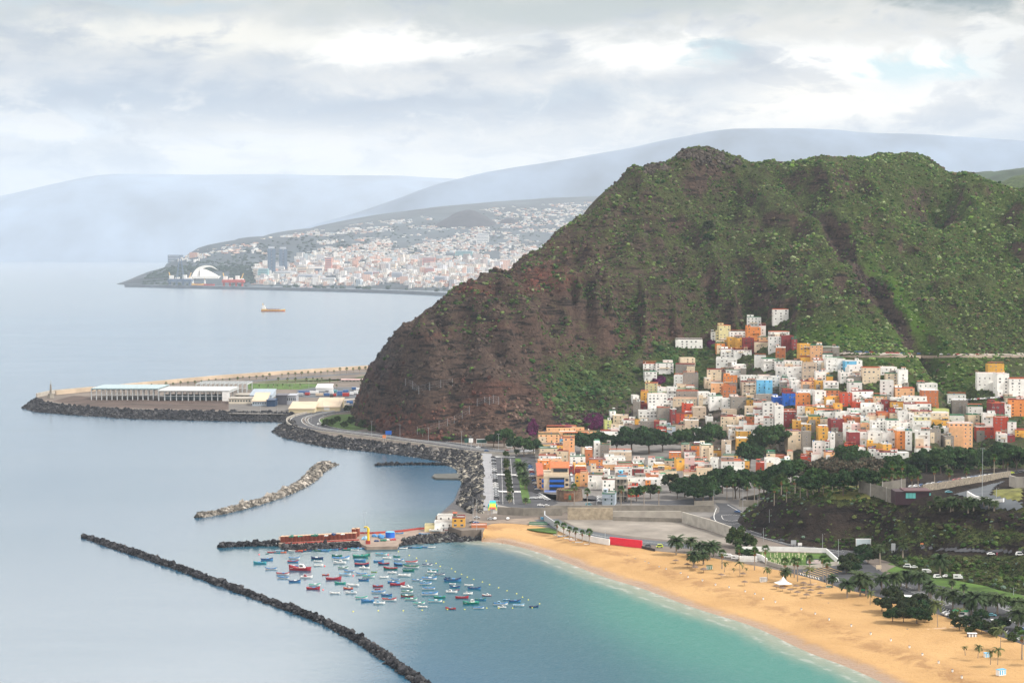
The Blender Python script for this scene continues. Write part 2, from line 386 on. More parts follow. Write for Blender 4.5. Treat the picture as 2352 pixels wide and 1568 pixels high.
# ------------------------------------------------------------------ beach
def strip_between(A, B, n, m):
    a = resample(A, n=n); b = resample(B, n=n); t = np.linspace(0, 1, m)
    return a, b, t
def build_beach():
    n, m = 420, 44
    def dense(pl): return resample(pl, n=n)
    a, b = dense(shore), dense(back)
    # pull samples so that both run together (match by closest x+y progress)
    t = np.r_[-0.30, -0.16, -0.07, np.linspace(0, 1, m - 3)]
    out_dir = (a - b); L = np.linalg.norm(out_dir[:, :2], axis=1, keepdims=True); out_dir = out_dir / L
    V_ = []
    for k in t:
        if k < 0: p = a + out_dir * (-k * 60); z = np.full(n, k * 6.0)
        else:
            p = a + (b - a) * k; dd = k * L[:, 0]; z = 0.9 * sstep(dd, 0, 9) + 1.2 * sstep(dd, 12, 30) * 0.7 + 1.86 * np.clip((dd - 9) / np.maximum(L[:, 0] - 9, 1), 0, 1)
        nz = fbm(p[:, 0] / 18, p[:, 1] / 18, 4) - 0.5; cusp = np.sin(p[:, 0] / 9 + p[:, 1] / 14) * .06
        z = z + nz * 0.5 * sstep(k, 0.0, 0.15) * sstep(-k, -1.0, -0.9) + cusp * (k >= 0)
        V_.append(np.stack([p[:, 0], p[:, 1], z], 1))
    v = np.stack(V_, 0); M = len(t); i = (np.arange(n - 1)[None] + np.arange(M - 1)[:, None] * n).ravel()
    f = np.stack([i, i + 1, i + 1 + n, i + n], 1); v = v.reshape(-1, 3)
    me = np_mesh('beach', v, f, [mat_sand()], None, True); add_attr(me, 'shored', np.where(v[:, 2] < 0, 0, dist_poly(v[:, 0], v[:, 1], shore)))
    struct(link('beach', me))
def mat_sand():
    m = bpy.data.materials.new('sand'); m.use_nodes = True; g = NT(m.node_tree); b = g.n['Principled BSDF']
    tc = g.new('ShaderNodeTexCoord'); pos = tc.outputs['Object']; sd = g.new('ShaderNodeAttribute'); sd.attribute_name = 'shored'
    n1 = g.noise(pos, 0.03, 6, 0.65, 0.3); n2 = g.noise(pos, 0.35, 5, 0.7); n3 = g.noise(pos, 0.1, 5, 0.7, 0.6)
    c = g.mix(g.ramp(n1, 0.35, 0.65), (0.40, 0.235, 0.092), (0.47, 0.285, 0.118))
    c = g.mix(g.math('MULTIPLY', g.ramp(n2, 0.5, 0.75), 0.18), c, (0.29, 0.16, 0.07))
    # wrack line and tractor-raked darker band
    w = g.math('ADD', sd.outputs['Fac'], g.math('MULTIPLY', g.math('SUBTRACT', n3, 0.5), 16))
    band = g.math('MULTIPLY', g.ramp(w, 13, 18), g.ramp(w, 27, 21))
    c = g.mix(g.math('MULTIPLY', g.math('MULTIPLY', band, g.ramp(n3, 0.42, 0.60)), 0.65), c, (0.24, 0.125, 0.05))
    wet = g.ramp(g.math('ADD', sd.outputs['Fac'], g.math('MULTIPLY', g.math('SUBTRACT', n3, 0.5), 8)), 7.5, 1.5)
    c = g.mix(g.math('MULTIPLY', wet, 0.8), c, (0.24, 0.15, 0.10))
    g.l.new(c, b.inputs['Base Color']); g.l.new(g.ramp(wet, 0, 1, 0.9, 0.35), b.inputs['Roughness']); b.inputs['Specular IOR Level'].default_value = 0.3
    bp = g.new('ShaderNodeBump'); bp.inputs['Distance'].default_value = 0.5; g.l.new(g.noise(pos, 0.6, 5, 0.7), bp.inputs['Height']); g.l.new(bp.outputs[0], b.inputs['Normal'])
    return m
build_beach()

# ------------------------------------------------------------------ flat lowland
EDGE_REV = [(685, 958), (672, 968), (680, 982), (750, 1000), (850, 1012), (960, 1025), (1060, 1035), (1106, 1043)]     # top of headland revetment
WATER_REV = [(655, 968), (625, 990), (640, 1002), (690, 1015), (740, 1026), (850, 1038), (950, 1050), (1020, 1062), (1052, 1080), (1062, 1108), (1052, 1150), (1005, 1184)]
EDGE_MOLE = [(84, 914), (100, 924), (150, 931), (250, 938), (350, 942), (500, 945), (655, 947), (672, 950)]
WATER_MOLE = [(50, 936), (80, 946), (150, 952), (300, 962), (450, 966), (560, 968), (660, 970)]
GZ = 3.6
def build_ground():
    land = [tuple(P(x, y, GZ)[:2]) for x, y in reversed(EDGE_MOLE)]                      # right -> left along near mole
    land += [tuple(P(x, y, GZ)[:2]) for x, y in [(84, 911), (115, 904), (210, 896), (500, 870), (848, 844)]]
    land += [(-60, 2150), (200, 2600), (1100, 2600), (1100, 500)]
    land += [tuple(p[:2]) for p in back[::-1]]
    land += [tuple(P(x, y, GZ)[:2]) for x, y in [(1106, 1215), (1060, 1218), (1000, 1200), (1001, 1184), (1040, 1170), (1085, 1180), (1106, 1120)]]
    land += [tuple(P(x, y, GZ)[:2]) for x, y in reversed(EDGE_REV)]
    mb = MB(); mb.prism(land, -3, GZ); o = struct(mb.build('ground', [mat('ground_dirt', (0.145, 0.12, 0.10), 0.95, 0.35, 0.05, bump=0.3, bscale=0.5)]))
    return land
land_poly = build_ground()

def sheet(name, pts, z, m, raw=False, dz=0.0):
    poly = [tuple(P(x, y, z)[:2]) for x, y in pts] if not raw else pts
    mb = MB(); n = len(poly); zz = z + dz
    mb.prism(poly, zz - 0.6, zz); return struct(mb.build(name, m))

# ------------------------------------------------------------------ mountain
def mq_fit(pts, c=12.0):
    pts = np.array(pts); n = len(pts); xy = pts[:, :2]; d = np.sqrt(((xy[:, None] - xy[None]) ** 2).sum(-1) + c * c)
    A = np.zeros((n + 3, n + 3)); A[:n, :n] = -d; Pm = np.c_[np.ones(n), xy / 1000]; A[:n, n:] = Pm; A[n:, :n] = Pm.T
    A[:n, :n] += np.eye(n) * max(2.0, c * 0.12)
    w = np.linalg.solve(A, np.r_[pts[:, 2], 0, 0, 0])
    def ev(x, y):
        x = np.asarray(x, float); s = x.shape; x = x.ravel(); y = np.asarray(y, float).ravel(); out = np.zeros(x.size)
        for i in range(0, x.size, 40000):
            xx, yy = x[i:i + 40000], y[i:i + 40000]
            k = -np.sqrt((xx[:, None] - xy[None, :, 0]) ** 2 + (yy[:, None] - xy[None, :, 1]) ** 2 + c * c)
            out[i:i + 40000] = k @ w[:n] + w[n] + w[n + 1] * xx / 1000 + w[n + 2] * yy / 1000
        return out.reshape(s)
    return ev
def T(y): return (y - YH) / F
COLS = [  # x, foot y, foot z, [(y, slope)...] up to the crest, back drop
    (818, 945, 4, [(925, 1.3), (900, -1462)]),
    (838, 968, 4, [(930, 1.2), (880, 1.5), (862, -1430)]),
    (860, 985, 4, [(920, 1.0), (850, 1.1), (800, -1405)]),
    (905, 993, 5, [(930, 0.9), (850, 0.9), (768, -1410)]),
    (965, 1003, 5, [(940, 0.7), (860, 0.9), (800, 0.6), (737, -1425)]),
    (1035, 1008, 5, [(960, 0.6), (880, 0.8), (800, 0.6), (696, -1445)]),
    (1085, 1010, 5, [(960, 0.5), (880, 0.85), (780, 0.55), (657, -1460)]),
    (1160, 1012, 5, [(950, 0.55), (870, 0.65), (780, 0.6), (700, .45), (627, -1490)]),
    (1235, 1000, 6, [(920, 0.5), (840, 0.55), (760, 0.8), (680, .45), (576, -1525)]),
    (1305, 990, 7, [(930, 0.35), (850, 0.45), (770, 0.85), (680, .5), (532, -1560)]),
    (1400, 990, 8, [(930, 0.30), (850, 0.36), (760, 0.95), (640, .5), (540, .5), (452, -1610)]),
    (1480, 996, 8, [(920, 0.28), (840, 0.30), (780, .8), (700, 0.9), (560, .5), (460, .5), (378, 0.9)]),
    (1560, 1000, 8, [(900, 0.27), (800, 0.27), (700, 0.9), (560, .48), (450, .45), (362, 0.75)]),
    (1610, 1005, 8, [(900, 0.27), (780, 0.27), (700, 0.8), (560, .48), (450, .45), (344, 0.7)]),
    (1665, 1010, 8, [(900, 0.27), (760, 0.28), (690, 0.75), (560, .46), (450, .42), (363, 0.5)]),
    (1740, 1020, 8, [(900, 0.27), (740, 0.27), (680, 0.6), (560, .42), (450, .4), (383, 0.4)]),
    (1820, 1035, 8, [(900, 0.26), (800, 0.27), (720, 0.4), (600, .42), (470, .38), (385, 0.38)]),
    (1900, 1050, 8, [(950, 0.24), (815, 0.27), (740, 0.36), (620, .42), (480, .38), (381, 0.36)]),
    (1980, 1060, 8, [(950, 0.22), (815, 0.28), (760, 0.22), (640, .30), (500, .36), (374, 0.34)]),
    (2055, 1068, 8, [(950, 0.22), (812, 0.27), (780, 0.14), (640, .28), (500, .34), (360, 0.34)]),
    (2110, 1070, 8, [(950, 0.22), (812, 0.24), (795, 0.08), (660, .26), (500, .34), (383, 0.3)]),
    (2190, 1068, 8, [(950, 0.21), (880, .18), (812, 0.28), (790, .22), (680, .36), (520, .36), (385, 0.34)]),
    (2260, 1050, 9, [(950, 0.22), (880, .22), (812, 0.25), (700, .36), (520, .34), (408, 0.3)]),
    (2350, 1040, 10, [(950, 0.22), (880, .25), (812, 0.24), (700, .36), (540, .34), (440, 0.3)]),
    (2480, 1040, 10, [(950, 0.22), (812, 0.26), (700, .36), (540, .34), (440, 0.3)]),
]
def mountain_points():
    pts = []; crest = []
    for (x, fy, fz, segs) in COLS:
        p = P(x, fy, fz); pts.append(p); d, z = p[1], p[2]
        pts.append(P(x, fy, fz) + np.array([0, -45, -14]))
        for (y, s) in segs:
            t = T(y); d2 = (CAMZ - z + s * d) / (s + t) if s > 0 else -s; z2 = CAMZ - t * d2
            pts.append(PD(x, y, d2)); d, z = d2, z2
        c = PD(x, segs[-1][0], d); crest.append(c)
    crest = np.array(crest)
    for i, c in enumerate(crest):
        if c[0] < 40:      # left flank: the ridge falls away behind and to the sea
            xx = COLS[i][0]; pts.append(PD(xx + 35, 600, c[1] + 90) * np.array([1, 1, 0]) + np.array([0, 0, max(c[2] - 30, 0)]))
            pts.append(PD(xx + 110, 600, c[1] + 260) * np.array([1, 1, 0]) + np.array([0, 0, max(c[2] - 130, -12)]))
        else:
            pts.append(np.array([c[0] + 10, c[1] + 110, c[2] - 38])); pts.append(np.array([c[0] + 20, c[1] + 420, c[2] - 170]))
    for (vx, d) in [(800, 1400), (800, 1460), (815, 1540), (850, 1640), (900, 1760), (985, 1850)]:
        q = PD(vx, 600, d); q[2] = -14; pts.append(q)
    return pts
mt_ev = mq_fit(mountain_points())
def gully_x(z): return np.interp(z, [40, 60, 90, 130, 170], [PD(2110, 805, 1290)[0], PD(2075, 770, 1330)[0], PD(1975, 680, 1420)[0], PD(1890, 590, 1530)[0], PD(1800, 480, 1650)[0]])
def mt_noise(x, y, z):
    px, py = proj(x, y, z)
    ribm = sstep(px, 1180, 1300) * sstep(-px, -1800, -1680) * sstep(py, 640 , 700) * sstep(-py, -880, -800 ) * sstep(-(py - (1000 - 0.16 * px) ), -120, -40)
    base_fade = sstep(z, 6, 22)
    left = sstep(-px, -1500, -900)
    vill = sstep(px, 1380, 1480) * sstep(py, 735, 800) * sstep(py + 0.9 * (px - 1500), 760, 840)       # calmer ground under the village
    rg = 1 - np.abs(2 * fbm(x / 55, y / 75, 4, .55) - 1)
    gul = 1 - np.abs(2 * fbm(x / 26 + 0.3 * y / 40, y / 130, 3) - 1)
    up = sstep(z, 60, 110); cyy = np.interp(px, [c[0] for c in COLS], [c[3][-1][0] for c in COLS])
    gul2 = 1 - np.abs(2 * fbm(x / 70 - 0.25 * y / 70 + .35 * fbm(x / 40, y / 40, 3), y / 420, 3) - 1)
    dz = (fbm(x / 120, y / 120, 4) - 0.5) * 14 + (rg - 0.7) * (24 + 20 * left) + (gul - 0.7) * (15 + 8 * left) + (gul2 - .75) * 46 * up * (.35 + .65 * left + .3 * (px > 1750))
    dz += (fbm(x / 14, y / 14, 4, .6) - 0.5) * (8 + 9 * left)
    crag = sstep(-(py - cyy), -34, -6) * (sstep(px, 1470, 1485) * sstep(-px, -1545, -1530) + sstep(px, 1548, 1560) * sstep(-px, -1680, -1655)); dz += crag * (np.round(fbm(x / 9, y / 9, 3) * 6) / 6 - .45) * 16
    cb = sstep(fbm(x / 90, y / 90, 3), .52, .6); dz += cb * (np.abs(((z / 13) % 1) - .5) - .25) * 7 * up
    dz += (fbm(x / 5, y / 5, 2, .6) - 0.5) * 1.6
    rib = np.abs(2 * vnoise(x / 11.0 + 0.25 * vnoise(x / 30, y / 30), y / 60.) - 1)
    dz += ribm * ((0.45 - rib) * 19 - 1)
    terr = (z + 6 * fbm(x / 60, y / 60, 3)) / 17.0; dz += (np.abs((terr % 1) - 0.5) - 0.25) * 9 * left * (1 - ribm)
    cy = np.interp(px, [c[0] for c in COLS], [c[3][-1][0] for c in COLS]); edge = 0.35 + 0.65 * sstep(py - cy, 2, 40)
    dz = dz * base_fade * (1 - 0.93 * vill) * edge
    gx = gully_x(z); dz -= 10 * np.exp(-((x - gx) / 5.5) ** 2) * sstep(z, 38, 60) * sstep(-z, -185, -140) * sstep(px, 1700, 1800)
    dz += 5 * np.exp(-((x - gx - 20) / 9) ** 2) * sstep(z, 45, 65) * sstep(-z, -150, -110)
    gx2 = np.interp(z, [12, 40, 60, 90], [PD(2215, 1000, 1120)[0], PD(2180, 880, 1220)[0], PD(2115, 810, 1300)[0], PD(2100, 760, 1400)[0]])
    dz -= 10 * np.exp(-((x - gx2) / 12) ** 2) * sstep(z, 10, 20) * sstep(-z, -75, -58)
    return dz
def mt_height(x, y):
    z = mt_ev(x, y); return z + mt_noise(x, y, z)
MX = np.arange(-165, 745, 2.2); MY = np.arange(985, 2330, 2.4)
GX, GY = np.meshgrid(MX, MY); GH = mt_height(GX, GY)
def Hm(x, y):
    fx = (np.asarray(x, float) - MX[0]) / 2.2; fy = (np.asarray(y, float) - MY[0]) / 2.4
    fx = np.clip(fx, 0, len(MX) - 2.001); fy = np.clip(fy, 0, len(MY) - 2.001); i = fx.astype(int); j = fy.astype(int); a = fx - i; b = fy - j
    return (GH[j, i] * (1 - a) + GH[j, i + 1] * a) * (1 - b) + (GH[j + 1, i] * (1 - a) + GH[j + 1, i + 1] * a) * b
def ground_hit(vx, vy, lo=985.0, hi=2300.0):
    """first point where the pixel's ray meets the hillside or the lowland"""
    d = rayd(vx, vy); ts = np.arange(lo, hi, 3.0); z = CAMZ + d[2] * ts; h = np.maximum(Hm(d[0] * ts, ts), GZ)
    k = np.nonzero(z <= h)[0]
    t = ts[k[0]] if len(k) else 1500.0
    for tt in np.arange(t - 3, t + .1, .3):
        if CAMZ + d[2] * tt <= max(float(Hm(d[0] * tt, tt)), GZ): t = tt; break
    return np.array([d[0] * t, t, CAMZ + d[2] * t])

def mat_mountain(hi=(0.135, 0.085, 0.062), hi2=(0.17, 0.11, 0.08)):
    m = bpy.data.materials.new('mountain_rock_scrub'); m.use_nodes = True; g = NT(m.node_tree); b = g.n['Principled BSDF']
    tc = g.new('ShaderNodeTexCoord'); pos = tc.outputs['Object']
    at = g.new('ShaderNodeAttribute'); at.attribute_name = 'Col'; gr = g.new('ShaderNodeAttribute'); gr.attribute_name = 'green'
    geo = g.new('ShaderNodeNewGeometry'); sp = g.new('ShaderNodeSeparateXYZ'); g.l.new(geo.outputs['Normal'], sp.inputs[0])
    n1 = g.noise(pos, 0.09, 6, 0.65); n2 = g.noise(pos, 0.45, 5, 0.7); n3 = g.noise(pos, 1.6, 3, 0.6)
    rockc = g.mix(g.ramp(n2, 0.3, 0.7), (0.010, 0.008, 0.008), hi)
    rockc = g.mix(0.5, rockc, at.outputs['Color'])
    st = g.new('ShaderNodeMapping'); g.l.new(pos, st.inputs[0]); st.inputs['Scale'].default_value = (0.35, 0.35, 2.2); st.inputs['Rotation'].default_value = (0.15, 0.12, 0)
    n4 = g.noise(st.outputs[0], 0.16, 6, 0.7, 0.6); rockc = g.mix(g.ramp(n4, 0.52, 0.38), rockc, (0.012, 0.010, 0.010)); rockc = g.mix(g.math('MULTIPLY', g.ramp(n4, 0.60, 0.70), 0.5), rockc, hi2)
    grass = g.mix(g.ramp(g.math('ADD', g.math('MULTIPLY', n2, .5), g.math('MULTIPLY', n3, .5)), 0.42, 0.60), (0.007, 0.013, 0.005), (0.080, 0.100, 0.032))
    grass = g.mix(g.math('MULTIPLY', g.ramp(n1, 0.45, 0.75), 0.6), grass, (0.085, 0.080, 0.032))
    lu = g.new('ShaderNodeAttribute'); lu.attribute_name = 'lush'; grass = g.mix(g.math('MULTIPLY', lu.outputs['Fac'], .85), grass, g.mix(n2, (0.035, 0.080, 0.009), (0.085, 0.15, 0.020)))
    gm = g.math('ADD', gr.outputs['Fac'], g.math('ADD', g.math('MULTIPLY', g.math('SUBTRACT', n2, 0.5), 1.3), g.math('MULTIPLY', g.math('SUBTRACT', n1, 0.5), 1.0)))
    gm = g.ramp(gm, 0.35, 0.65)
    steep = g.ramp(sp.outputs[2], 0.50, 0.72)
    gm = g.math('MULTIPLY', gm, steep)
    c = g.mix(gm, rockc, grass)
    g.l.new(c, b.inputs['Base Color']); b.inputs['Roughness'].default_value = 0.95; b.inputs['Specular IOR Level'].default_value = 0.1
    bp = g.new('ShaderNodeBump'); bp.inputs['Distance'].default_value = 2.6
    g.l.new(g.math('ADD', n2, g.math('MULTIPLY', n3, 0.3)), bp.inputs['Height']); g.l.new(bp.outputs[0], b.inputs['Normal'])
    return m
M_MT = mat_mountain()
def build_mountain():
    nx, ny = len(MX), len(MY)
    v = np.stack([GX.ravel(), GY.ravel(), GH.ravel()], 1); x, y, z = v.T
    px, py = proj(x, y, z)
    # slope-based and place-based tints of the ground itself
    def blob(cx, cy, rx, ry): return np.exp(-(((px - cx) / rx) ** 2 + ((py - cy) / ry) ** 2))
    c = np.array([0.070, 0.050, 0.040])[None] + np.zeros((len(x), 3)); nz = fbm(x / 40, z / 18, 4)[:, None]
    def mx(c, k, t):
        k = np.clip(k, 0, 1)[:, None]; return c * (1 - k) + np.array(t)[None] * k
    c = c * (0.7 + 0.7 * nz)
    c = mx(c, 0.9 * sstep(fbm(x / 70, z / 12, 4), .48, .62) * sstep(-px, -1450, -1100), (0.105, 0.036, 0.026))      # red strata
    c = mx(c, blob(1260, 640, 60, 28), (0.17, 0.055, 0.04)); c = mx(c, blob(1110, 960, 160, 45) * .8, (0.13, 0.075, 0.055))
    c = mx(c, blob(1200, 950, 50, 60) * .8, (0.14, 0.095, 0.075)); c = mx(c, blob(870, 830, 40, 60) * .7, (0.055, 0.06, 0.07))
    c = mx(c, blob(1500, 780, 260, 70) * .6, (0.12, 0.062, 0.044))
    green = 0.28 + 0.42 * sstep(px + 0.5 * (700 - py), 1100, 1900) - 0.25 * sstep(-px, -1000, -880)
    green -= 0.32 * blob(1060, 900, 180, 90) + 0.3 * blob(1130, 980, 150, 40)
    green += 0.45 * blob(1330, 890, 110, 70) + 0.5 * blob(1560, 850, 120, 50) + 0.4 * blob(1950, 760, 130, 40) + 0.35 * blob(2150, 870, 120, 60)
    green -= 0.42 * blob(1990, 670, 26, 90) + 0.35 * blob(2060, 760, 30, 50) + 0.3 * blob(1600, 350, 60, 14)
    green += 0.2 * blob(2250, 650, 200, 160)
    vill = sstep(px, 1380, 1480) * sstep(py, 740, 800) * sstep(py + 0.9 * (px - 1500), 740, 820) * (1 - blob(2150, 850, 110, 60)) * sstep(py, 815, 830)
    lush = np.clip(1.1 * blob(1930, 775, 120, 32) + blob(2075, 745, 22, 55) * 1.2 + .9 * blob(2030, 680, 18, 40) + .8 * blob(2180, 860, 90, 45) + .6 * blob(2020, 830, 80, 14) + .3 * blob(1340, 890, 110, 60) + .25 * blob(1560, 850, 120, 45) + .3 * sstep(px, 1750, 2300) * sstep(-py, -800, -450), 0, 1) * (.6 + .8 * fbm(x / 18, y / 18, 3))
    gxx = gully_x(z) + (fbm(x / 15, z / 9, 3) - .5) * 8; inz = sstep(z, 45, 60) * sstep(-z, -165, -120) * (px > 1700)
    gk = .85 * np.exp(-((x - gxx) / 4.5) ** 2) * inz; c = mx(c, gk, (0.050, 0.042, 0.038)); green -= gk * 1.2; gb = np.exp(-((x - gxx - 13) / 6) ** 2) * inz * sstep(-z, -130, -90); lush = np.clip(lush + gb, 0, 1); green += gb * .5
    green += lush * .35
    c = mx(c, vill * 0.85, (0.21, 0.185, 0.155)); green -= vill * 0.12
    i = (np.arange(nx - 1)[None] + np.arange(ny - 1)[:, None] * nx).ravel()
    f = np.stack([i, i + 1, i + 1 + nx, i + nx], 1)
    keep = (z[f].max(1) > -6); f = f[keep]
    me = np_mesh('mountain', v, f, [M_MT], c, True); add_attr(me, 'green', green); add_attr(me, 'lush', np.clip(lush, 0, 1))
    struct(link('mountain', me))
    # loose rock outcrops on the bare ground
    n = 130000; bx = RNG.uniform(MX[0], MX[-1], n); by = RNG.uniform(MY[0], 2000, n); bz = Hm(bx, by); qx, qy = proj(bx, by, bz); i0 = np.clip(((bx - MX[0]) / 2.2).astype(int), 0, nx - 1); j0 = np.clip(((by - MY[0]) / 2.4).astype(int), 0, ny - 1)
    gg = green.reshape(ny, nx)[j0, i0]; vv = vill.reshape(ny, nx)[j0, i0]; kp = (RNG.random(n) < np.clip((.62 - gg) * 1.3 + (fbm(bx / 16, bz / 8, 3) - .5) * 2.2, 0.02, .9)) & (bz > GZ + 1) & (vv < .3) & (qx < 2420) & (qx > 780)
    bx, by, bz = bx[kp], by[kp], bz[kp]; n = len(bx); sz = np.clip(RNG.gamma(1.6, .38, n) + .3, .3, 1.5); cb = c.reshape(ny, nx, 3)[j0[kp], i0[kp]] * RNG.uniform(.3, 1.35, n)[:, None]
    su = []
    for (x0, x1, y0, k) in ((1478, 1535, 377, 60), (1556, 1662, 349, 110), (1600, 1700, 365, 40)):
        for _ in range(k): q = RNG.uniform(x0, x1); w_ = ground_hit(q, y0 + RNG.uniform(-3, 16) + (6 if q < 1500 or q > 1650 else 0), 1450.); su.append(w_)
    su = np.array(su); bx, by, bz = np.r_[bx, su[:, 0]], np.r_[by, su[:, 1]], np.r_[bz, su[:, 2]]; sz = np.r_[sz, RNG.uniform(1.0, 2.4, len(su))]; cb = np.vstack([cb, np.array([[.060, .050, .042]]) * RNG.uniform(.5, 1.6, (len(su), 1))])
    o = scatter('rock_outcrops', np.stack([bx, by, bz], 1), np.stack([sz * 1.2, sz, sz * 1.1], 1), [mat('outcrop_rock', (0, 0, 0), .95, .4, .8, attr=True, spec=.1, bump=.3, bscale=1.5)], cb, jit=.35, tilt=.6)
    tag(o, 'brown and dark volcanic rocks sticking out of the mountain slopes', 'rocks', kind='stuff')
    # scrub: rounded bushes that cover the slopes, nobody could count them
    n = 290000
    bx = RNG.uniform(MX[0], MX[-1], n); by = RNG.uniform(MY[0], MY[-1], n); bz = Hm(bx, by); qx, qy = proj(bx, by, bz)
    i0 = np.clip(((bx - MX[0]) / 2.2).astype(int), 0, nx - 1); j0 = np.clip(((by - MY[0]) / 2.4).astype(int), 0, ny - 1)
    gg = green.reshape(ny, nx)[j0, i0]; vv = vill.reshape(ny, nx)[j0, i0]
    h2 = Hm(bx, by - 4); slope = (bz - h2) / 4
    pr = np.clip(gg * 0.95 + (fbm(bx / 22, by / 22, 4) - .5) * 2.6, 0.05, 1) * (slope < 1.6) * (slope > -0.25) * (bz > GZ + .5) * (1 - 0.75 * vv)
    keep = (RNG.random(n) < pr) & (qx < 2420) & (qx > 780)
    bx, by, bz, gg, qx, qy = bx[keep], by[keep], bz[keep], gg[keep], qx[keep], qy[keep]; n = len(bx)
    s = RNG.gamma(2.4, 0.22, n) + 0.24; lsh = np.exp(-(((qx - 1340) / 130) ** 2 + ((qy - 900) / 80) ** 2)) + np.exp(-(((qx - 1570) / 120) ** 2 + ((qy - 840) / 60) ** 2))
    s *= 1 + 0.5 * np.clip(lsh, 0, 1)
    pal = np.array([(0.026, 0.058, 0.013), (0.050, 0.082, 0.020), (0.095, 0.130, 0.040), (0.120, 0.145, 0.070), (0.060, 0.050, 0.024), (0.016, 0.042, 0.010), (0.060, 0.105, 0.018)])
    pi = RNG.choice(7, n, p=[.25, .2, .12, .08, .15, .12, .08]); cc = pal[pi] * (RNG.uniform(.6, 1.7, n) * (1.0 + .25 * sstep(qx, 1500, 2000)))[:, None]
    lk = np.clip(lsh, 0, 1)[:, None] * .6; cc = cc * (1 - lk) + np.array([0.024, 0.066, 0.022])[None] * lk
    o = scatter('scrub', np.stack([bx, by, bz + s * .25], 1), np.stack([s, s, s * .72], 1), [mat('bush_leaves', (0, 0, 0), 0.9, 0.45, 1.6, attr=True, spec=0.1, bump=0.5, bscale=2.2)], cc, jit=0.3, tilt=0.4)
    tag(o, 'low green euphorbia bushes covering the mountain slopes', 'scrub', kind='stuff')

# ------------------------------------------------------------------ far land: city slope, ridges, second hill
def column_land(name, cols, res, m, back_drop=300, noise=(0, 1), extra=None, green=None):
    """cols: x, shore y(z=0), [(y, dist)...] ; builds a height field through those points"""
    pts = []
    for (x, sy, segs) in cols:
        p = P(x, sy, -2.0); pts.append(p); pts.append(p * np.array([.96, .96, 1]) + np.array([0, 0, -20]))
        for (y, d) in segs: pts.append(PD(x, y, d))
        last = pts[-1]; pts.append(np.array([last[0] * 1.12, last[1] * 1.12, last[2] - back_drop]))
    ev = mq_fit(pts, c=res * 1.2); A = np.array(pts)
    xs = np.arange(A[:, 0].min(), A[:, 0].max(), res); ys = np.arange(A[:, 1].min(), A[:, 1].max(), res)
    X, Y = np.meshgrid(xs, ys); H = ev(X, Y)
    H = H + (fbm(X / noise[1], Y / noise[1], 6) - .5) * noise[0] * sstep(H, 5, 80)
    if extra: H = extra(X, Y, H)
    nx, ny = len(xs), len(ys); v = np.stack([X.ravel(), Y.ravel(), H.ravel()], 1)
    i = (np.arange(nx - 1)[None] + np.arange(ny - 1)[:, None] * nx).ravel(); f = np.stack([i, i + 1, i + 1 + nx, i + nx], 1)
    f = f[v[:, 2][f].max(1) > -3]
    struct(link(name, np_mesh(name, v, f, [m], None, True)))
    def Hf(x, y):
        fx = np.clip((np.asarray(x, float) - xs[0]) / res, 0, nx - 1.001); fy = np.clip((np.asarray(y, float) - ys[0]) / res, 0, ny - 1.001); i = fx.astype(int); j = fy.astype(int)
        return H[j, i]
    return Hf
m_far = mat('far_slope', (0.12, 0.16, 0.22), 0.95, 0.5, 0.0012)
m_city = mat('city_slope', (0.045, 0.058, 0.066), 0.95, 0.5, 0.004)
CITY = [(285, 655, [(653, 7150)]), (330, 655, [(642, 7300), (628, 7700)]), (385, 656, [(640, 7300), (615, 7900), (611, 8400)]), (440, 657, [(638, 7250), (612, 7700), (585, 8900)]),
        (520, 658, [(640, 7200), (606, 7900), (572, 9500), (561, 9900)]), (600, 659, [(640, 7200), (596, 8300), (570, 9300), (545, 10500)]), (700, 661, [(640, 7100), (600, 8200), (560, 9800), (530, 11500)]),
        (820, 664, [(640, 6900), (600, 8200), (560, 9800), (513, 12500)]), (930, 668, [(640, 6700), (600, 8000), (560, 9600), (500, 12800)]), (1040, 672, [(640, 6500), (600, 8000), (560, 9600), (494, 12900)]),
        (1150, 676, [(640, 6400), (600, 8000), (550, 9800), (474, 13400)]), (1300, 682, [(640, 6300), (600, 7900), (545, 9800), (464, 13500)]), (1420, 690, [(640, 6200), (600, 7900), (540, 9800), (462, 13500)]),
        (1700, 700, [(600, 7900), (540, 9800), (460, 13500)])]
def cone(X, Y, H):
    for (vx, vy, d, r, h) in [(640, 560, 9000, 500, 36)]:
        c = PD(vx, vy, d); rr = np.hypot(X - c[0], (Y - c[1]) * .8) / r
        H = np.maximum(H, c[2] - h * rr ** 1.25 * 1.0) if vx != 640 else H + h * np.exp(-rr ** 2)
    return H
Hcity = column_land('city_hill', CITY, 45, m_city, 200, (30, 700), cone)
MID = [(700, 614, [(560, 15000), (530, 15500), (515, 16000)]), (790, 614, [(540, 15000), (498, 16000)]), (880, 614, [(540, 15000), (458, 16300)]), (1000, 614, [(500, 14500), (418, 16300)]),
       (1140, 614, [(480, 14500), (382, 16500)]), (1250, 614, [(460, 14500), (377, 16500)]), (1330, 614, [(450, 14500), (371, 16500)]), (1378, 614, [(450, 14500), (352, 16500)]), (1422, 614, [(450, 14500), (363, 16500)]),
       (1500, 614, [(450, 14500), (333, 16500)]), (1690, 614, [(430, 14500), (297, 16500)]), (1900, 614, [(430, 14500), (300, 16500)]), (2150, 614, [(430, 14500), (312, 16500)]), (2352, 614, [(430, 14500), (322, 16500)]), (2600, 614, [(430, 14500), (340, 16500)])]
column_land('far_hills', MID, 110, m_far, 300, (70, 1300), lambda X, Y, H: H - 70)
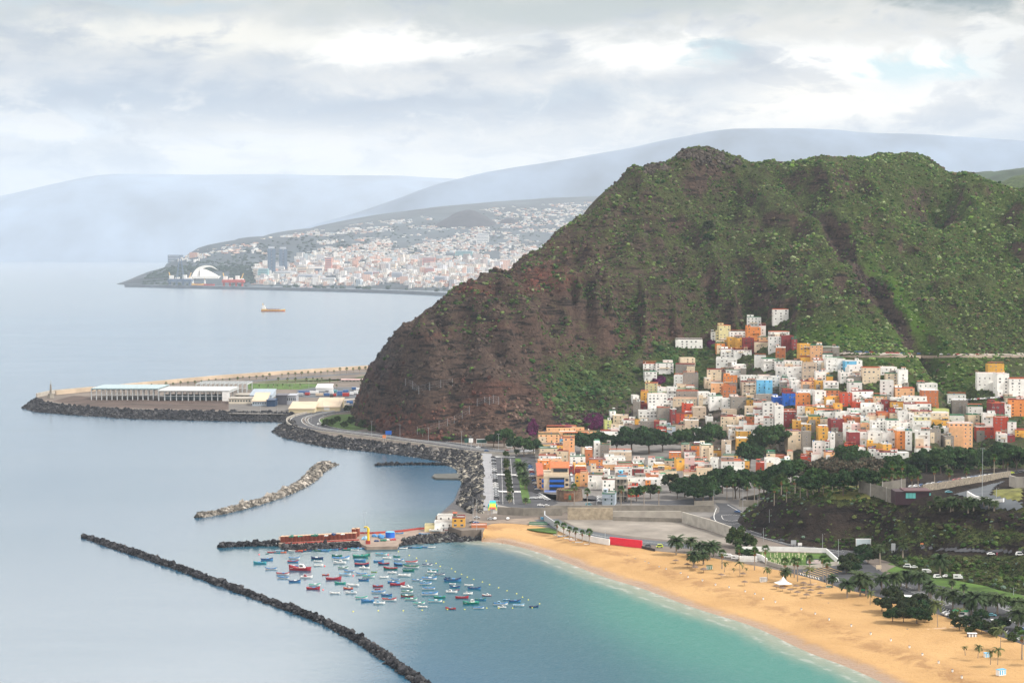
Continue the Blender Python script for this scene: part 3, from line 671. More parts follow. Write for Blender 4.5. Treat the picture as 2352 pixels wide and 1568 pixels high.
FARL = [(-400, 600, [(540, 26000), (500, 27500)]), (-100, 600, [(530, 26000), (470, 27500)]), (0, 600, [(520, 26000), (455, 27500)]), (110, 600, [(510, 26000), (428, 27500)]), (240, 600, [(500, 26000), (401, 27500)]), (400, 600, [(500, 26000), (405, 27500)]),
        (600, 600, [(500, 26000), (405, 27500)]), (900, 600, [(500, 26000), (410, 27500)]), (1300, 600, [(500, 26000), (410, 27500)])]
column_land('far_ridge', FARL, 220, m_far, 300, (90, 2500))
BLU = [(2150, 520, [(430, 4300)]), (2240, 520, [(400, 4300)]), (2300, 520, [(397, 4300)]), (2360, 520, [(381, 4300)]), (2480, 520, [(370, 4300)])]
def blue_hill():
    ev_pts = []
    pts = []
    for x, y in [(2160, 440), (2230, 402), (2262, 395), (2290, 399), (2320, 390), (2360, 380), (2420, 372), (2520, 380)]:
        c = PD(x, y, 4300); pts += [c, c + np.array([0, -500, -160]), c + np.array([0, 500, -200])]
    ev = mq_fit(pts, 30); xs = np.arange(850, 1400, 9.); ys = np.arange(3850, 4800, 12.); X, Y = np.meshgrid(xs, ys); H = ev(X, Y) + (fbm(X / 80, Y / 80, 5) - .5) * 26
    nx, ny = len(xs), len(ys); i = (np.arange(nx - 1)[None] + np.arange(ny - 1)[:, None] * nx).ravel(); f = np.stack([i, i + 1, i + 1 + nx, i + nx], 1)
    struct(link('far_hill_blue', np_mesh('far_hill_blue', np.stack([X.ravel(), Y.ravel(), H.ravel()], 1), f, [mat('far_scrub', (0.035, 0.055, 0.03), .95, .5, .02)], None, True)))
    pts = []
    for x, y in [(2270, 445), (2300, 420), (2340, 405), (2400, 392), (2500, 385)]:
        c = PD(x, y, 2700); pts += [c, c + np.array([0, -300, -110]), c + np.array([0, 300, -120])]
    ev = mq_fit(pts, 30); xs = np.arange(600, 900, 5.); ys = np.arange(2350, 3000, 7.); X, Y = np.meshgrid(xs, ys); H = ev(X, Y) + (fbm(X / 40, Y / 40, 5) - .5) * 16
    nx, ny = len(xs), len(ys); i = (np.arange(nx - 1)[None] + np.arange(ny - 1)[:, None] * nx).ravel(); f = np.stack([i, i + 1, i + 1 + nx, i + nx], 1)
    struct(link('far_hill_green', np_mesh('far_hill_green', np.stack([X.ravel(), Y.ravel(), H.ravel()], 1), f, [mat('near_scrub', (0.05, 0.075, 0.025), .95, .6, .15)], None, True)))
blue_hill()

def far_cone():
    xs = np.linspace(-1.5, 2.2, 60); ys = np.linspace(-1.4, 1.4, 40); X, Y = np.meshgrid(xs, ys); c = PD(1074, 480, 10400); R0 = 190.
    r1 = np.hypot(X, Y); r2 = np.hypot(X - 1.15, Y * 1.1); H = np.maximum(95 * (1 - r1 ** 1.25), 48 * (1 - (r2 / .62) ** 1.3)) + (fbm(X * 4 + 9, Y * 4, 4) - .5) * 14
    H = np.where(H < -30, -30, H); v = np.stack([(X * R0 + c[0]).ravel(), (Y * R0 + c[1]).ravel(), (H + c[2] - 95).ravel()], 1); nx, ny = 60, 40
    i = (np.arange(nx - 1)[None] + np.arange(ny - 1)[:, None] * nx).ravel(); f = np.stack([i, i + 1, i + 1 + nx, i + nx], 1)
    struct(link('far_volcano_hill', np_mesh('far_volcano_hill', v, f, [mat('volcano_slope', (.035, .034, .038), .95, .4, .02)], None, True)))
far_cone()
# ------------------------------------------------------------------ foreground scrub hill
def hill_pts():
    cols = [ (1712, 1205, 4, [(1192, .3)], [(880, 4)]), (1760, 1222, 4, [(1195, .9), (1165, .5), (1150, .15)], [(905, 6)]),
        (1800, 1237, 4, [(1166, 1.2), (1120, .12)], [(905, 15), (960, 4)]), (1860, 1252, 4, [(1160, 1.1), (1118, .10)], [(900, 16), (960, 6)]),
        (1935, 1262, 4, [(1215, .35), (1158, 1.3), (1118, .09)], [(900, 17), (970, 7)]), (2000, 1264, 4, [(1225, .4), (1162, 1.2), (1122, .09)], [(900, 18), (980, 7)]),
        (2050, 1290, 4, [(1268, .5), (1262, .02), (1215, .6), (1165, 1.0), (1128, .09)], [(900, 19), (1000, 8)]),
        (2120, 1310, 4, [(1268, .5), (1260, .02), (1215, .6), (1170, .9), (1128, .07)], [(900, 19), (1000, 9)]),
        (2200, 1328, 4, [(1274, .5), (1264, .02), (1220, .7), (1187, .9), (1128, .05)], [(900, 19), (1000, 9)]),
        (2275, 1342, 4, [(1280, .5), (1269, .02), (1225, .7), (1194, .9), (1125, .04)], [(900, 19), (1000, 10)]),
        (2355, 1362, 4, [(1284, .5), (1272, .02), (1230, .7), (1196, .9), (1120, .03)], [(900, 18), (1000, 10)]),
        (2500, 1385, 4, [(1290, .5), (1278, .02), (1235, .7), (1198, .9), (1120, .03)], [(900, 18), (1000, 10)])]
    pts = []
    for x, fy, fz, segs, back_ in cols:
        p = P(x, fy, fz); pts.append(p); d, z = p[1], p[2]; pts.append(p + np.array([0, -25, -3])); pts.append(p + np.array([0, -70, -6]))
        for y, s in segs:
            t = T(y); d2 = (CAMZ - z + s * d) / (s + t); z2 = CAMZ - t * d2; pts.append(PD(x, y, d2)); d, z = d2, z2
        for dd, zz in back_: pts.append(np.array([(x - CX) / F * dd, dd, zz]))
    pts += [np.array([85, 800, -4]), np.array([85, 870, -4]), np.array([90, 950, 0])]
    return pts
sh_ev = mq_fit(hill_pts(), 4.0)
SX = np.arange(80, 300, 1.3); SY = np.arange(610, 1012, 1.3)
SGX, SGY = np.meshgrid(SX, SY); SH0 = sh_ev(SGX, SGY)
_sl = np.hypot(*np.gradient(SH0, 1.3))
SGH = SH0 + ((fbm(SGX / 16, SGY / 16, 5, .6) - .5) * (2 + 8 * sstep(_sl, .2, .8)) + (np.abs(2 * fbm(SGX / 7, SGY / 14, 3) - 1) - .3) * 3.0 * sstep(_sl, .3, .8)) * sstep(SH0, 3.5, 9)
def Hs(x, y):
    x = np.asarray(x, float); y = np.asarray(y, float)
    fx = np.clip((x - SX[0]) / 1.3, 0, len(SX) - 2.001); fy = np.clip((y - SY[0]) / 1.3, 0, len(SY) - 2.001); i = fx.astype(int); j = fy.astype(int); a = fx - i; b = fy - j
    h = (SGH[j, i] * (1 - a) + SGH[j, i + 1] * a) * (1 - b) + (SGH[j + 1, i] * (1 - a) + SGH[j + 1, i + 1] * a) * b
    return np.where((x > SX[0]) & (y > SY[0]) & (y < SY[-1]), h, -9)
def Hall(x, y):
    hm = np.where(np.asarray(y) > MY[0], Hm(x, y), -9); return np.maximum(np.maximum(hm, Hs(x, y)), GZ)
def ground_hit(vx, vy, lo=560.0, hi=2300.0):
    d = rayd(vx, vy); ts = np.arange(lo, hi, 2.0); z = CAMZ + d[2] * ts; h = Hall(d[0] * ts, ts); k = np.nonzero(z <= h)[0]
    t = ts[k[0]] if len(k) else 1500.0
    fine = np.arange(t - 2, t + .01, .25); zf = CAMZ + d[2] * fine; hf = Hall(d[0] * fine, fine); kk = np.nonzero(zf <= hf)[0]
    if len(kk): t = fine[kk[0]]
    return np.array([d[0] * t, t, float(Hall(d[0] * t, t))])

def build_scrub_hill():
    v = np.stack([SGX.ravel(), SGY.ravel(), SGH.ravel()], 1); x, y, z = v.T; nx, ny = len(SX), len(SY); px, py = proj(x, y, z)
    def blob(cx, cy, rx, ry): return np.exp(-(((px - cx) / rx) ** 2 + ((py - cy) / ry) ** 2))
    nz = fbm(x / 12, y / 12, 4)[:, None]; c = np.array([0.030, 0.022, 0.018])[None] * (0.7 + .8 * nz)
    k = (blob(1830, 1245, 60, 14) + blob(1970, 1240, 60, 25))[:, None] * .6; c = c * (1 - k) + np.array([[0.10, 0.07, 0.05]]) * k
    green = 0.22 + 0.75 * blob(1950, 1140, 130, 18) + 0.55 * blob(2090, 1225, 90, 30) + .5 * blob(2020, 1255, 60, 15) + .5 * blob(2280, 1230, 120, 20) + 0.75 * sstep(py, 1268, 1285) + .5 * blob(2250, 1165, 150, 10)
    i = (np.arange(nx - 1)[None] + np.arange(ny - 1)[:, None] * nx).ravel(); f = np.stack([i, i + 1, i + 1 + nx, i + nx], 1); f = f[v[:, 2][f].max(1) > 1]
    me = np_mesh('hill', v, f, [mat_mountain2()], c, True); add_attr(me, 'green', green); struct(link('hill', me))
    n = 30000; bx = RNG.uniform(SX[0], SX[-1], n); by = RNG.uniform(SY[0], 930, n); bz = Hs(bx, by)
    i0 = np.clip(((bx - SX[0]) / 1.3).astype(int), 0, nx - 1); j0 = np.clip(((by - SY[0]) / 1.3).astype(int), 0, ny - 1); gg = green.reshape(ny, nx)[j0, i0]
    qx, qy = proj(bx, by, bz); road = (qx > 2040) & (np.abs(qy - (1262 + (qx - 2040) * .05)) < 10)
    keep = (RNG.random(n) < np.clip(gg * .7 + (fbm(bx / 9, by / 9, 3) - .42) * 2.0, .06, 1)) & (bz > GZ + .4) & (qx < 2400) & ~road & ~((qx > 2060) & (qy < 1180))
    bx, by, bz, gg = bx[keep], by[keep], bz[keep], gg[keep]; n = len(bx); s = RNG.gamma(3, .15, n) + .18
    pal = np.array([(0.035, 0.07, 0.016), (0.06, 0.10, 0.025), (0.10, 0.12, 0.04), (0.11, 0.16, 0.12), (0.05, 0.045, 0.022)]); cc = pal[RNG.choice(5, n, p=[.3, .3, .14, .1, .16])] * RNG.uniform(.7, 1.2, n)[:, None]
    o = scatter('undergrowth', np.stack([bx, by, bz + s * .2], 1), np.stack([s, s, s * .7], 1), [mat('bush_leaves', (0, 0, 0))], cc, jit=.35, tilt=.4)
    tag(o, 'green and grey-green scrub on the dark rocky hill behind the beach', 'undergrowth', kind='stuff')
def mat_mountain2():
    m = mat_mountain((0.050, 0.036, 0.030), (0.075, 0.052, 0.040)); m.name = 'hill_rock_scrub'; return m
build_scrub_hill()

# ------------------------------------------------------------------ ribbons, walls, sheets
M_asph = mat('asphalt', (0.055, 0.056, 0.062), 0.9, 0.3, 0.12); M_asph2 = mat('asphalt_pale', (0.085, 0.095, 0.105), 0.85, 0.2, 0.1)
M_conc = mat('concrete', (0.215, 0.195, 0.165), 0.9, 0.28, 0.25); M_concl = mat('concrete_light', (0.37, 0.34, 0.295), 0.9, 0.2, 0.2)
M_white = mat('white_wall', (0.78, 0.77, 0.75), 0.8, 0.12, 0.3); M_line = mat('road_paint', (0.75, 0.75, 0.72), 0.7, 0.25, 0.8)
M_grass = mat('lawn', (0.060, 0.115, 0.018), 0.95, 0.5, 0.12, bump=.3, bscale=1.5); M_dry = mat('dry_lot', (0.225, 0.20, 0.17), 0.95, 0.35, 0.06)
M_lava = mat('lava_soil', (0.075, 0.052, 0.042), .95, .5, .04, bump=.4, bscale=.4); M_black = mat('black_metal', (0.02, 0.02, 0.022), .5, 0)
M_galv = mat('galvanised_steel', (0.42, 0.44, 0.46), .45, .05, .5, metallic=.3)
def ribbon(name, pts, w, z, m, raw=False, step=6, sm=True, thick=.5):
    pl = pts if raw else polyV(pts, z); pl = smoothline(pl, 2) if sm else np.asarray(pl)
    pl = resample(pl, step); t = np.gradient(pl, axis=0); t[:, 2] = 0; t /= np.linalg.norm(t, axis=1, keepdims=True) + 1e-9; nr = np.stack([-t[:, 1], t[:, 0], 0 * t[:, 0]], 1)
    w = np.interp(np.linspace(0, 1, len(pl)), np.linspace(0, 1, len(w)), w) if hasattr(w, '__len__') else np.full(len(pl), w)
    L = pl + nr * w[:, None] / 2; Rr = pl - nr * w[:, None] / 2; mb = MB()
    if thick: rings = [[Rr[i] - (0, 0, thick), Rr[i], L[i], L[i] - (0, 0, thick)] for i in range(len(pl))]
    else: rings = [[Rr[i], L[i]] for i in range(len(pl))]
    mb.loft(rings); return mb, pl, nr
def road(name, pts, w, z, m, dz=0.06, **k):
    mb, pl, nr = ribbon(name, pts, w, z + dz, m, **k); o = struct(mb.build(name, m)); return pl, nr
def wall_line(pts, z, h, th, mb=None, raw=False, mi=0):
    """vertical wall of constant thickness along a polyline"""
    pl = np.asarray(pts, float) if raw else polyV(pts, z); mb = mb or MB(); t = np.gradient(pl, axis=0); t[:, 2] = 0; t /= np.linalg.norm(t, axis=1, keepdims=True) + 1e-9
    nr = np.stack([-t[:, 1], t[:, 0], 0 * t[:, 0]], 1) * th / 2; hh = np.asarray(h) if hasattr(h, '__len__') else np.full(len(pl), h)
    rings = [[pl[i] + nr[i] - (0, 0, .8), pl[i] - nr[i] - (0, 0, .8), pl[i] - nr[i] + (0, 0, hh[i]), pl[i] + nr[i] + (0, 0, hh[i])] for i in range(len(pl))]
    mb.loft(rings, mi, close=True); return mb
def sh(name, crop_pts, m, dz, z=None):
    z = GZ if z is None else z
    poly = [tuple(P(*(V(*p) if isinstance(p[0], str) else p), z)[:2]) for p in crop_pts]
    mb = MB(); mb.prism(poly, z + dz - .3, z + dz); return struct(mb.build(name, m))
def th(mb, name, label, cat, mats, group=None, **k):
    o = mb.build(name, mats, **k); return tag(o, label, cat, group)

# town surface, beach lot, lawn and road sheets
sh('pavement', [(1106, 1044), (1235, 1020), (1500, 1012), (1820, 1050), (1905, 1110), (1720, 1195), (1300, 1165), (1180, 1165), (1120, 1170)], mat('pavement_grey', (0.15, 0.14, 0.13), .9, .3, .12), .02)
sh('promenade', [('t', 1145, 905), ('t', 1235, 905), ('t', 1262, 1385), ('t', 1165, 1395)], mat('promenade_paving', (0.27, 0.27, 0.28), .85, .15, .2), .10)
sh('street', [('t', 1240, 930), ('t', 1600, 915), ('t', 1660, 1250), ('t', 1800, 1330), ('t', 1700, 1372), ('t', 1420, 1372), ('t', 1290, 1345)], M_asph, .06)
sh('pavement', [('t', 1285, 1345), ('t', 1430, 1375), ('t', 2265, 1395), ('f', 1900, 1135), ('f', 1900, 1160), ('f', 400, 1180), ('t', 1240, 1420), ('t', 1245, 1390)], mat('pavement_light', (0.27, 0.25, 0.225), .9, .2, .2), .14)
sh('street', [('f', 250, 960), ('f', 520, 1060), ('f', 880, 1060), ('f', 1060, 1100), ('f', 1500, 1090), ('f', 1900, 1120), ('f', 2352, 1130), ('f', 2352, 1010), ('f', 1900, 1060), ('f', 1200, 1075), ('f', 1050, 1060), ('f', 950, 1000), ('f', 880, 1010), ('f', 850, 1070), ('f', 520, 1075)], M_asph, .10)
sh('vacant_lot_ground', [('s', 900, 208), ('s', 1640, 205), ('s', 2045, 232), ('d', 0, 440), ('d', 350, 520), ('d', 340, 600), ('s', 2340, 420), ('s', 1900, 400), ('s', 1400, 345), ('s', 1050, 290)], M_dry, .03)
sh('dirt_yard', [('s', 130, 215), ('s', 620, 185), ('s', 720, 180), ('s', 700, 240), ('s', 540, 250), ('s', 330, 232), ('s', 60, 240), ('s', 0, 260), ('s', 0, 200)], mat('dirt_yard', (0.22, 0.17, 0.13), .95, .3, .2), .04)
road('access_road', [V('s', 735, 200), V('s', 850, 270), V('s', 1100, 330), V('s', 1400, 385), V('s', 1700, 420), V('s', 2000, 445), V('s', 2300, 480), V('d', 180, 640)], 11, GZ, M_asph2)
sh('roundabout', [('d', 200, 200), ('d', 330, 205), ('d', 470, 285), ('d', 540, 310), ('d', 560, 370), ('d', 480, 410), ('d', 330, 400), ('d', 190, 385), ('d', 150, 340), ('d', 240, 290), ('d', 245, 250)], M_asph, .07)
road('road', [V('d', 330, 360), V('d', 430, 420), V('d', 600, 490), V('d', 850, 560), V('d', 1050, 605), V('d', 1250, 645), V('d', 1440, 672), V('d', 1570, 720)], [12, 8, 8, 9, 12, 14, 16], GZ, M_asph, dz=.10)
for off in (-.46, 0, .46):
    mbx, plx, nrx = ribbon('x', [V('d', 430, 420), V('d', 600, 490), V('d', 850, 560), V('d', 1050, 605), V('d', 1250, 645), V('d', 1440, 672)], 8, GZ + .12, M_line); mb, _, _ = ribbon('x', plx + nrx * 8 * off + (0, 0, .05), .2, 0, M_line, raw=True, sm=False, thick=0); struct(mb.build('road_line', M_line))
mb, _, _ = ribbon('x', [V('d', 215, 250), V('d', 180, 340), V('d', 230, 395), V('d', 400, 405), V('d', 520, 375), V('d', 530, 320), V('d', 440, 285), V('d', 320, 215)], .25, GZ + .14, M_line, thick=0); struct(mb.build('road_line', M_line))
mb, _, _ = ribbon('x', [V('d', 265, 320), V('d', 270, 360), V('d', 360, 380), V('d', 470, 355), V('d', 460, 320), V('d', 360, 305), V('d', 265, 320)], .2, GZ + .14, M_line, thick=0); struct(mb.build('road_line', M_line))
mb, _, _ = ribbon('x', [V('s', 850, 270), V('s', 1100, 330), V('s', 1400, 385), V('s', 1700, 420), V('s', 2000, 445)], .2, GZ + .16, M_line, thick=0); struct(mb.build('road_line', M_line))
park_poly = [('d', 860, 852), ('d', 1000, 888), ('d', 1240, 953), ('d', 1400, 1013), ('p', 805, 945), ('q', 60, 645), ('q', 480, 742), ('q', 700, 832), ('q', 1310, 1047), ('q', 1500, 1108), (2560, 1555), (2560, 1430), ('q', 1500, 680), ('q', 1300, 640), ('q', 1000, 560),
             ('q', 560, 420), ('q', 200, 360), ('q', 0, 340), ('d', 1800, 860), ('d', 1650, 760), ('d', 1590, 690), ('d', 1430, 660), ('d', 1440, 790), ('d', 1380, 800), ('d', 900, 845)]
sh('parking_lot', park_poly, M_asph, .05)
sh('lawn', [('q', -20, 170), ('d', 1860, 790), ('d', 2050, 700), ('q', 60, 130), ('q', 400, 180), ('q', 600, 300), ('q', 900, 350), ('q', 1200, 400), ('q', 1500, 530), (2560, 1400), (2560, 1430), ('q', 1500, 678), ('q', 1300, 638), ('q', 1000, 558), ('q', 560, 418), ('q', 200, 358), ('q', 0, 338), ('d', 1850, 850)], M_grass, .03)
sh('lawn', [('d', 1300, 670), ('d', 1400, 690), ('d', 1430, 770), ('d', 1390, 790)], M_grass, .04)
sh('verge', [('d', 520, 405), ('d', 560, 375), ('d', 800, 300), ('d', 860, 330), ('d', 760, 480), ('d', 640, 470)], M_grass, .05)
sh('verge', [('s', 550, 292), ('s', 760, 280), ('s', 860, 305), ('s', 830, 335), ('s', 640, 310)], M_grass, .03)
def drape(name, crop_pts, m, dz, xs, ys, hf):
    """a sheet of ground laid over the hill inside an outline"""
    poly = [V(*p) if isinstance(p[0], str) else p for p in crop_pts]; X, Y = np.meshgrid(xs, ys); H = hf(X, Y); qx, qy = proj(X, Y, H); ins = in_poly(qx, qy, poly) & (H > GZ + .05)
    v = np.stack([X.ravel(), Y.ravel(), (H + dz).ravel()], 1); nx, ny = len(xs), len(ys); i = (np.arange(nx - 1)[None] + np.arange(ny - 1)[:, None] * nx).ravel(); f = np.stack([i, i + 1, i + 1 + nx, i + nx], 1)
    k = ins.ravel(); f = f[k[f].all(1)]; used, inv = np.unique(f, return_inverse=True)
    return struct(link(name, np_mesh(name, v[used], inv.reshape(f.shape), [m], None, True)))
drape('upper_parking', [('r', 1130, 645), ('r', 1700, 490), ('r', 1790, 480), ('r', 1660, 560), ('r', 1620, 640), ('r', 1999, 740), ('r', 1999, 850), ('r', 1500, 830), ('r', 1300, 690)], M_asph2, .3, SX, SY, Hs)
drape('road', [(2036, 1257), (2120, 1253), (2200, 1257), (2400, 1262), (2400, 1276), (2200, 1270), (2120, 1266), (2040, 1270)], M_asph, .35, SX, SY, Hs)
drape('road', [('r', 560, 560), ('r', 900, 500), ('r', 1400, 410), ('r', 1999, 340), ('r', 2100, 330), ('r', 2100, 365), ('r', 1999, 380), ('r', 1500, 450), ('r', 1000, 545), ('r', 600, 600)], M_asph, .3, SX, SY, Hs)
drape('lawn', [('r', 1600, 590), ('r', 1999, 560), ('r', 1999, 740), ('r', 1640, 700)], mat('dry_grass', (0.13, 0.13, 0.035), .95, .5, .25), .2, SX, SY, Hs)
drape('lawn', [(1890, 1108), (1990, 1118), (2010, 1150), (1930, 1152), (1860, 1130)], mat('dry_grass', (0.13, 0.13, 0.035), .95, .5, .25), .2, SX, SY, Hs)
drape('road', [(1900, 808), (2100, 812), (2352, 812), (2400, 812), (2400, 820), (2352, 819), (2100, 820), (1900, 815)], mat('hill_road', (0.30, 0.26, 0.22), .9, .2, .2), .5, MX, MY, Hm)
# parking bay paint: rows of short bars
def bays(a, b, n, w, L, ang, z, m, name='bay_markings'):
    mb = MB(); A_, B_ = P(*a, z), P(*b, z)
    for i in range(n):
        p = A_ + (B_ - A_) * i / (n - 1); d = np.array([math.cos(ang), math.sin(ang), 0]); q = np.array([-d[1], d[0], 0]) * w / 2
        mb.add([p - q, p + d * L - q, p + d * L + q, p + q], [(0, 1, 2, 3)])
    return struct(mb.build(name, m))
bays(V('d', 1170, 920), V('d', 1420, 860), 8, .35, 13, 1.9, GZ + .10, mat('yellow_paint', (.7, .45, .15), .8, .1))
bays(V('q', 500, 690), V('q', 1290, 960), 26, .22, 4.5, 1.2, GZ + .10, M_line); bays(V('q', -200, 350), V('q', 560, 640), 26, .22, 5, .6, GZ + .10, M_line)
bays(V('q', 560, 480), V('q', 1340, 720), 26, .22, 4.5, .5, GZ + .10, M_line); bays(V('q', 1330, 1010), V('q', 1500, 1080), 8, .22, 5, .9, GZ + .10, M_line)
bays(V('d', 1000, 880), V('d', 1200, 935), 9, .22, 4.5, 1.5, GZ + .10, M_line); bays(V('q', 1140, 830), V('q', 1400, 845), 14, .45, 4, 1.57, GZ + .11, M_line)
# four zebra crossings and lane lines in the town
for (a, b, n) in [(('t', 1262, 937), ('t', 1430, 938), 16), (('t', 1255, 1087), ('t', 1440, 1092), 16), (('t', 1270, 1233), ('t', 1480, 1236), 18), (('t', 1450, 1098), ('t', 1590, 1100), 9)]:
    bays(V(*a), V(*b), n, .6, 4.5, 1.57, GZ + .12, M_line, 'zebra_crossing')
for xs in [(1318, 945, 1330, 1340), (1395, 950, 1425, 1340)]:
    mb = MB(); A_ = P(*V('t', xs[0], xs[1]), GZ + .12); B_ = P(*V('t', xs[2], xs[3]), GZ + .12)
    for i in range(60):
        p = A_ + (B_ - A_) * i / 60; q = A_ + (B_ - A_) * (i + .5) / 60; mb.add([p - (.12, 0, 0), q - (.12, 0, 0), q + (.12, 0, 0), p + (.12, 0, 0)], [(0, 3, 2, 1)])
    struct(mb.build('lane_markings', M_line))
# planted median with low trees is added with the trees
sh('median', [('t', 1335, 950), ('t', 1370, 950), ('t', 1410, 1320), ('t', 1375, 1320)], mat('planted_soil', (0.10, 0.085, 0.05), .95, .4, .3), .16)
sh('median', [('t', 1432, 950), ('t', 1480, 950), ('t', 1570, 1330), ('t', 1500, 1330)], M_grass, .16)
# coast highway round the headland
rd = [V('h', 1900, 640), V('h', 1600, 720), V('h', 1250, 775), V('h', 1050, 830), V('h', 1010, 880), V('h', 1080, 950), V('h', 1350, 1015), V('h', 1800, 1065), V('t', 300, 762), V('t', 480, 790), V('t', 700, 815), V('t', 970, 855), V('t', 1200, 893), V('t', 1500, 900), V('t', 1640, 880)]
for off, nm in ((-4.6, 'road'), (7.5, 'road')):
    pl = smoothline(polyV(rd, GZ + .08), 2); pl = resample(pl, 8); t = np.gradient(pl, axis=0); t /= np.linalg.norm(t, axis=1, keepdims=True); nr = np.stack([-t[:, 1], t[:, 0], 0 * t[:, 0]], 1)
    road(nm, pl + nr * (off + 2), 8.5, 0, M_asph, dz=0, raw=True, sm=False)
    for o2 in (-3.9, 3.9):
        mb, _, _ = ribbon('x', pl + nr * (off + 2 + o2) + (0, 0, .05), .28, 0, M_line, raw=True, sm=False, step=8, thick=0); struct(mb.build('road_line', M_line))
mb = wall_line((pl + nr * -9.0 - (0, 0, .1)), 0, .9, .7, raw=True); th(mb, 'sea_wall', 'pale low parapet wall along the sea side of the coast road', 'wall', M_concl)
mb = wall_line((pl + nr * 3.6), 0, .7, .25, raw=True); th(mb, 'crash_barrier', 'steel crash barrier between the two lanes of the coast road', 'barrier', M_galv)
sh('lawn', [('h', 1500, 800), ('h', 1850, 780), ('h', 2050, 830), ('h', 2100, 1000), ('t', 230, 715), ('t', 480, 760), ('t', 830, 810), ('t', 820, 790), ('t', 200, 690), ('h', 1700, 1040), ('h', 1250, 930), ('h', 1300, 870)], M_grass, .04)

# ------------------------------------------------------------------ rocks: revetments and breakwaters
M_basalt = mat('basalt', (0, 0, 0), .85, .4, .6, attr=True, spec=.25, bump=.15, bscale=1.5)
def rocks(name, label, A_, B_, zA, zB, step, size, pal, cat, kind='stuff', jitter=.9, base='ico', shape=None):
    """boulders heaped between polyline A (at height zA) and polyline B (height zB)"""
    A_ = np.asarray(A_); B_ = np.asarray(B_); n = 400; a = resample(A_, n=n); b = resample(B_, n=n); L = np.linalg.norm(np.diff(a, axis=0), axis=1).sum(); Wd = np.median(np.linalg.norm(a - b, axis=1)[:, ]) 
    cnt = int(L * Wd / (step * step)); u = RNG.random(cnt) * (n - 1.001); i = u.astype(int); f = (u - i)[:, None]; w = RNG.random(cnt)[:, None]
    pa = a[i] * (1 - f) + a[i + 1] * f; pb = b[i] * (1 - f) + b[i + 1] * f; p = pa * (1 - w) + pb * w
    p[:, 2] = (zA * (1 - w[:, 0]) + zB * w[:, 0]) if shape is None else shape(w[:, 0]); s = size * RNG.gamma(5, .2, cnt)
    if shape is not None: p[:, 2] = (p[:, 2] + 1) * (.45 + 1.0 * fbm(u / 9, w[:, 0] * 3, 3)) - 1
    p[:, :2] += RNG.normal(0, size * .4 * jitter, (cnt, 2)); p[:, 2] += RNG.normal(0, size * .25, cnt)
    pal = np.array(pal); c = pal[RNG.integers(0, len(pal), cnt)] * RNG.uniform(.5, 1.7, cnt)[:, None]
    o = scatter(name, p, np.stack([s, s * RNG.uniform(.6, 1, cnt), s * RNG.uniform(.5, .85, cnt)], 1), [M_basalt], c, base=base, jit=.28)
    mb = MB(); k = 80; aa = resample(A_, n=k); bb = resample(B_, n=k)
    if shape is None: rings = [[aa[j] * (1, 1, 0) + (0, 0, zA - .2), bb[j] * (1, 1, 0) + (0, 0, zB - 2)] for j in range(k)]
    else: rings = [[(aa[j] * (1 - q) + bb[j] * q) * (1, 1, 0) + (0, 0, float(shape(q)) * .55 - .75) for q in np.linspace(-.1, 1.1, 9)] for j in range(k)]
    mb.loft(rings); core = mb.build('rock_core', mat('rock_core', (0.03, 0.03, 0.032), .9, .3), o)
    return tag(o, label, cat, kind=None)
DARK = [(0.014, 0.014, 0.017), (0.024, 0.024, 0.027), (0.045, 0.044, 0.046), (0.010, 0.010, 0.012)]
MIX = DARK + [(0.13, 0.12, 0.10), (0.22, 0.20, 0.165)]; PALE = [(0.175, 0.155, 0.13), (0.13, 0.118, 0.10), (0.24, 0.215, 0.185), (0.07, 0.065, 0.058)]
rocks('rock_revetment', 'dark rock slope along the sea edge of the flat reclaimed land', polyV(EDGE_MOLE, GZ), polyV(WATER_MOLE, 0), GZ, -.6, 1.2, 1.0, DARK, 'revetment')
rocks('rock_revetment', 'dark curving rock slope below the coast road at the cliff foot', polyV(EDGE_REV[1:], GZ), polyV(WATER_REV[:-3], 0), GZ, -.6, .95, .85, DARK + DARK + [(0.12, .11, .1)], 'revetment')
rocks('rock_revetment', 'grey and tan rock slope beside the town promenade', polyV([(1060, 1036), (1106, 1046), (1108, 1100), (1106, 1180)], GZ), polyV([(1010, 1058), (1050, 1078), (1064, 1110), (1050, 1160)], 0), GZ, -.4, .85, .8, MIX, 'revetment')
ridge = lambda top, base=-1.0: (lambda w: base + (top - base) * (1 - np.abs(2 * np.clip(w, 0, 1) - 1) ** 1.6))
def rubble_line(name, label, cl, widths, top, step, size, pal, cat='breakwater', base='ico'):
    top *= 1.0; size *= .95; step *= .9
    widths = [q * .48 for q in widths]
    pl = resample(smoothline(polyV(cl, 0), 2), n=120); t = np.gradient(pl, axis=0); t /= np.linalg.norm(t, axis=1, keepdims=True); nr = np.stack([-t[:, 1], t[:, 0], 0 * t[:, 0]], 1)
    w = np.interp(np.linspace(0, 1, 120), np.linspace(0, 1, len(widths)), widths)[:, None] / 2
    return rocks(name, label, pl + nr * w, pl - nr * w, 0, 0, step, size, pal, cat, shape=ridge(top), base=base)
rubble_line('breakwater', 'curved breakwater of pale tan boulders alone in the bay', [(452, 1188), (500, 1181), (560, 1166), (620, 1147), (670, 1127), (708, 1104), (728, 1082), (752, 1066)], [7, 11, 13, 15, 17, 19, 27], 1.25, .55, .6, PALE, base='cube')
rubble_line('breakwater', 'long straight breakwater of black rocks at the bottom of the picture', [(193, 1233), (225, 1243), (300, 1268), (400, 1301), (470, 1328), (560, 1361), (650, 1394), (740, 1426), (800, 1456), (860, 1492), (905, 1524), (945, 1552), (1010, 1600)], [8, 12, 12, 10, 9, 9, 8, 8, 8, 9, 10, 10], 1.2, .52, .62, DARK)
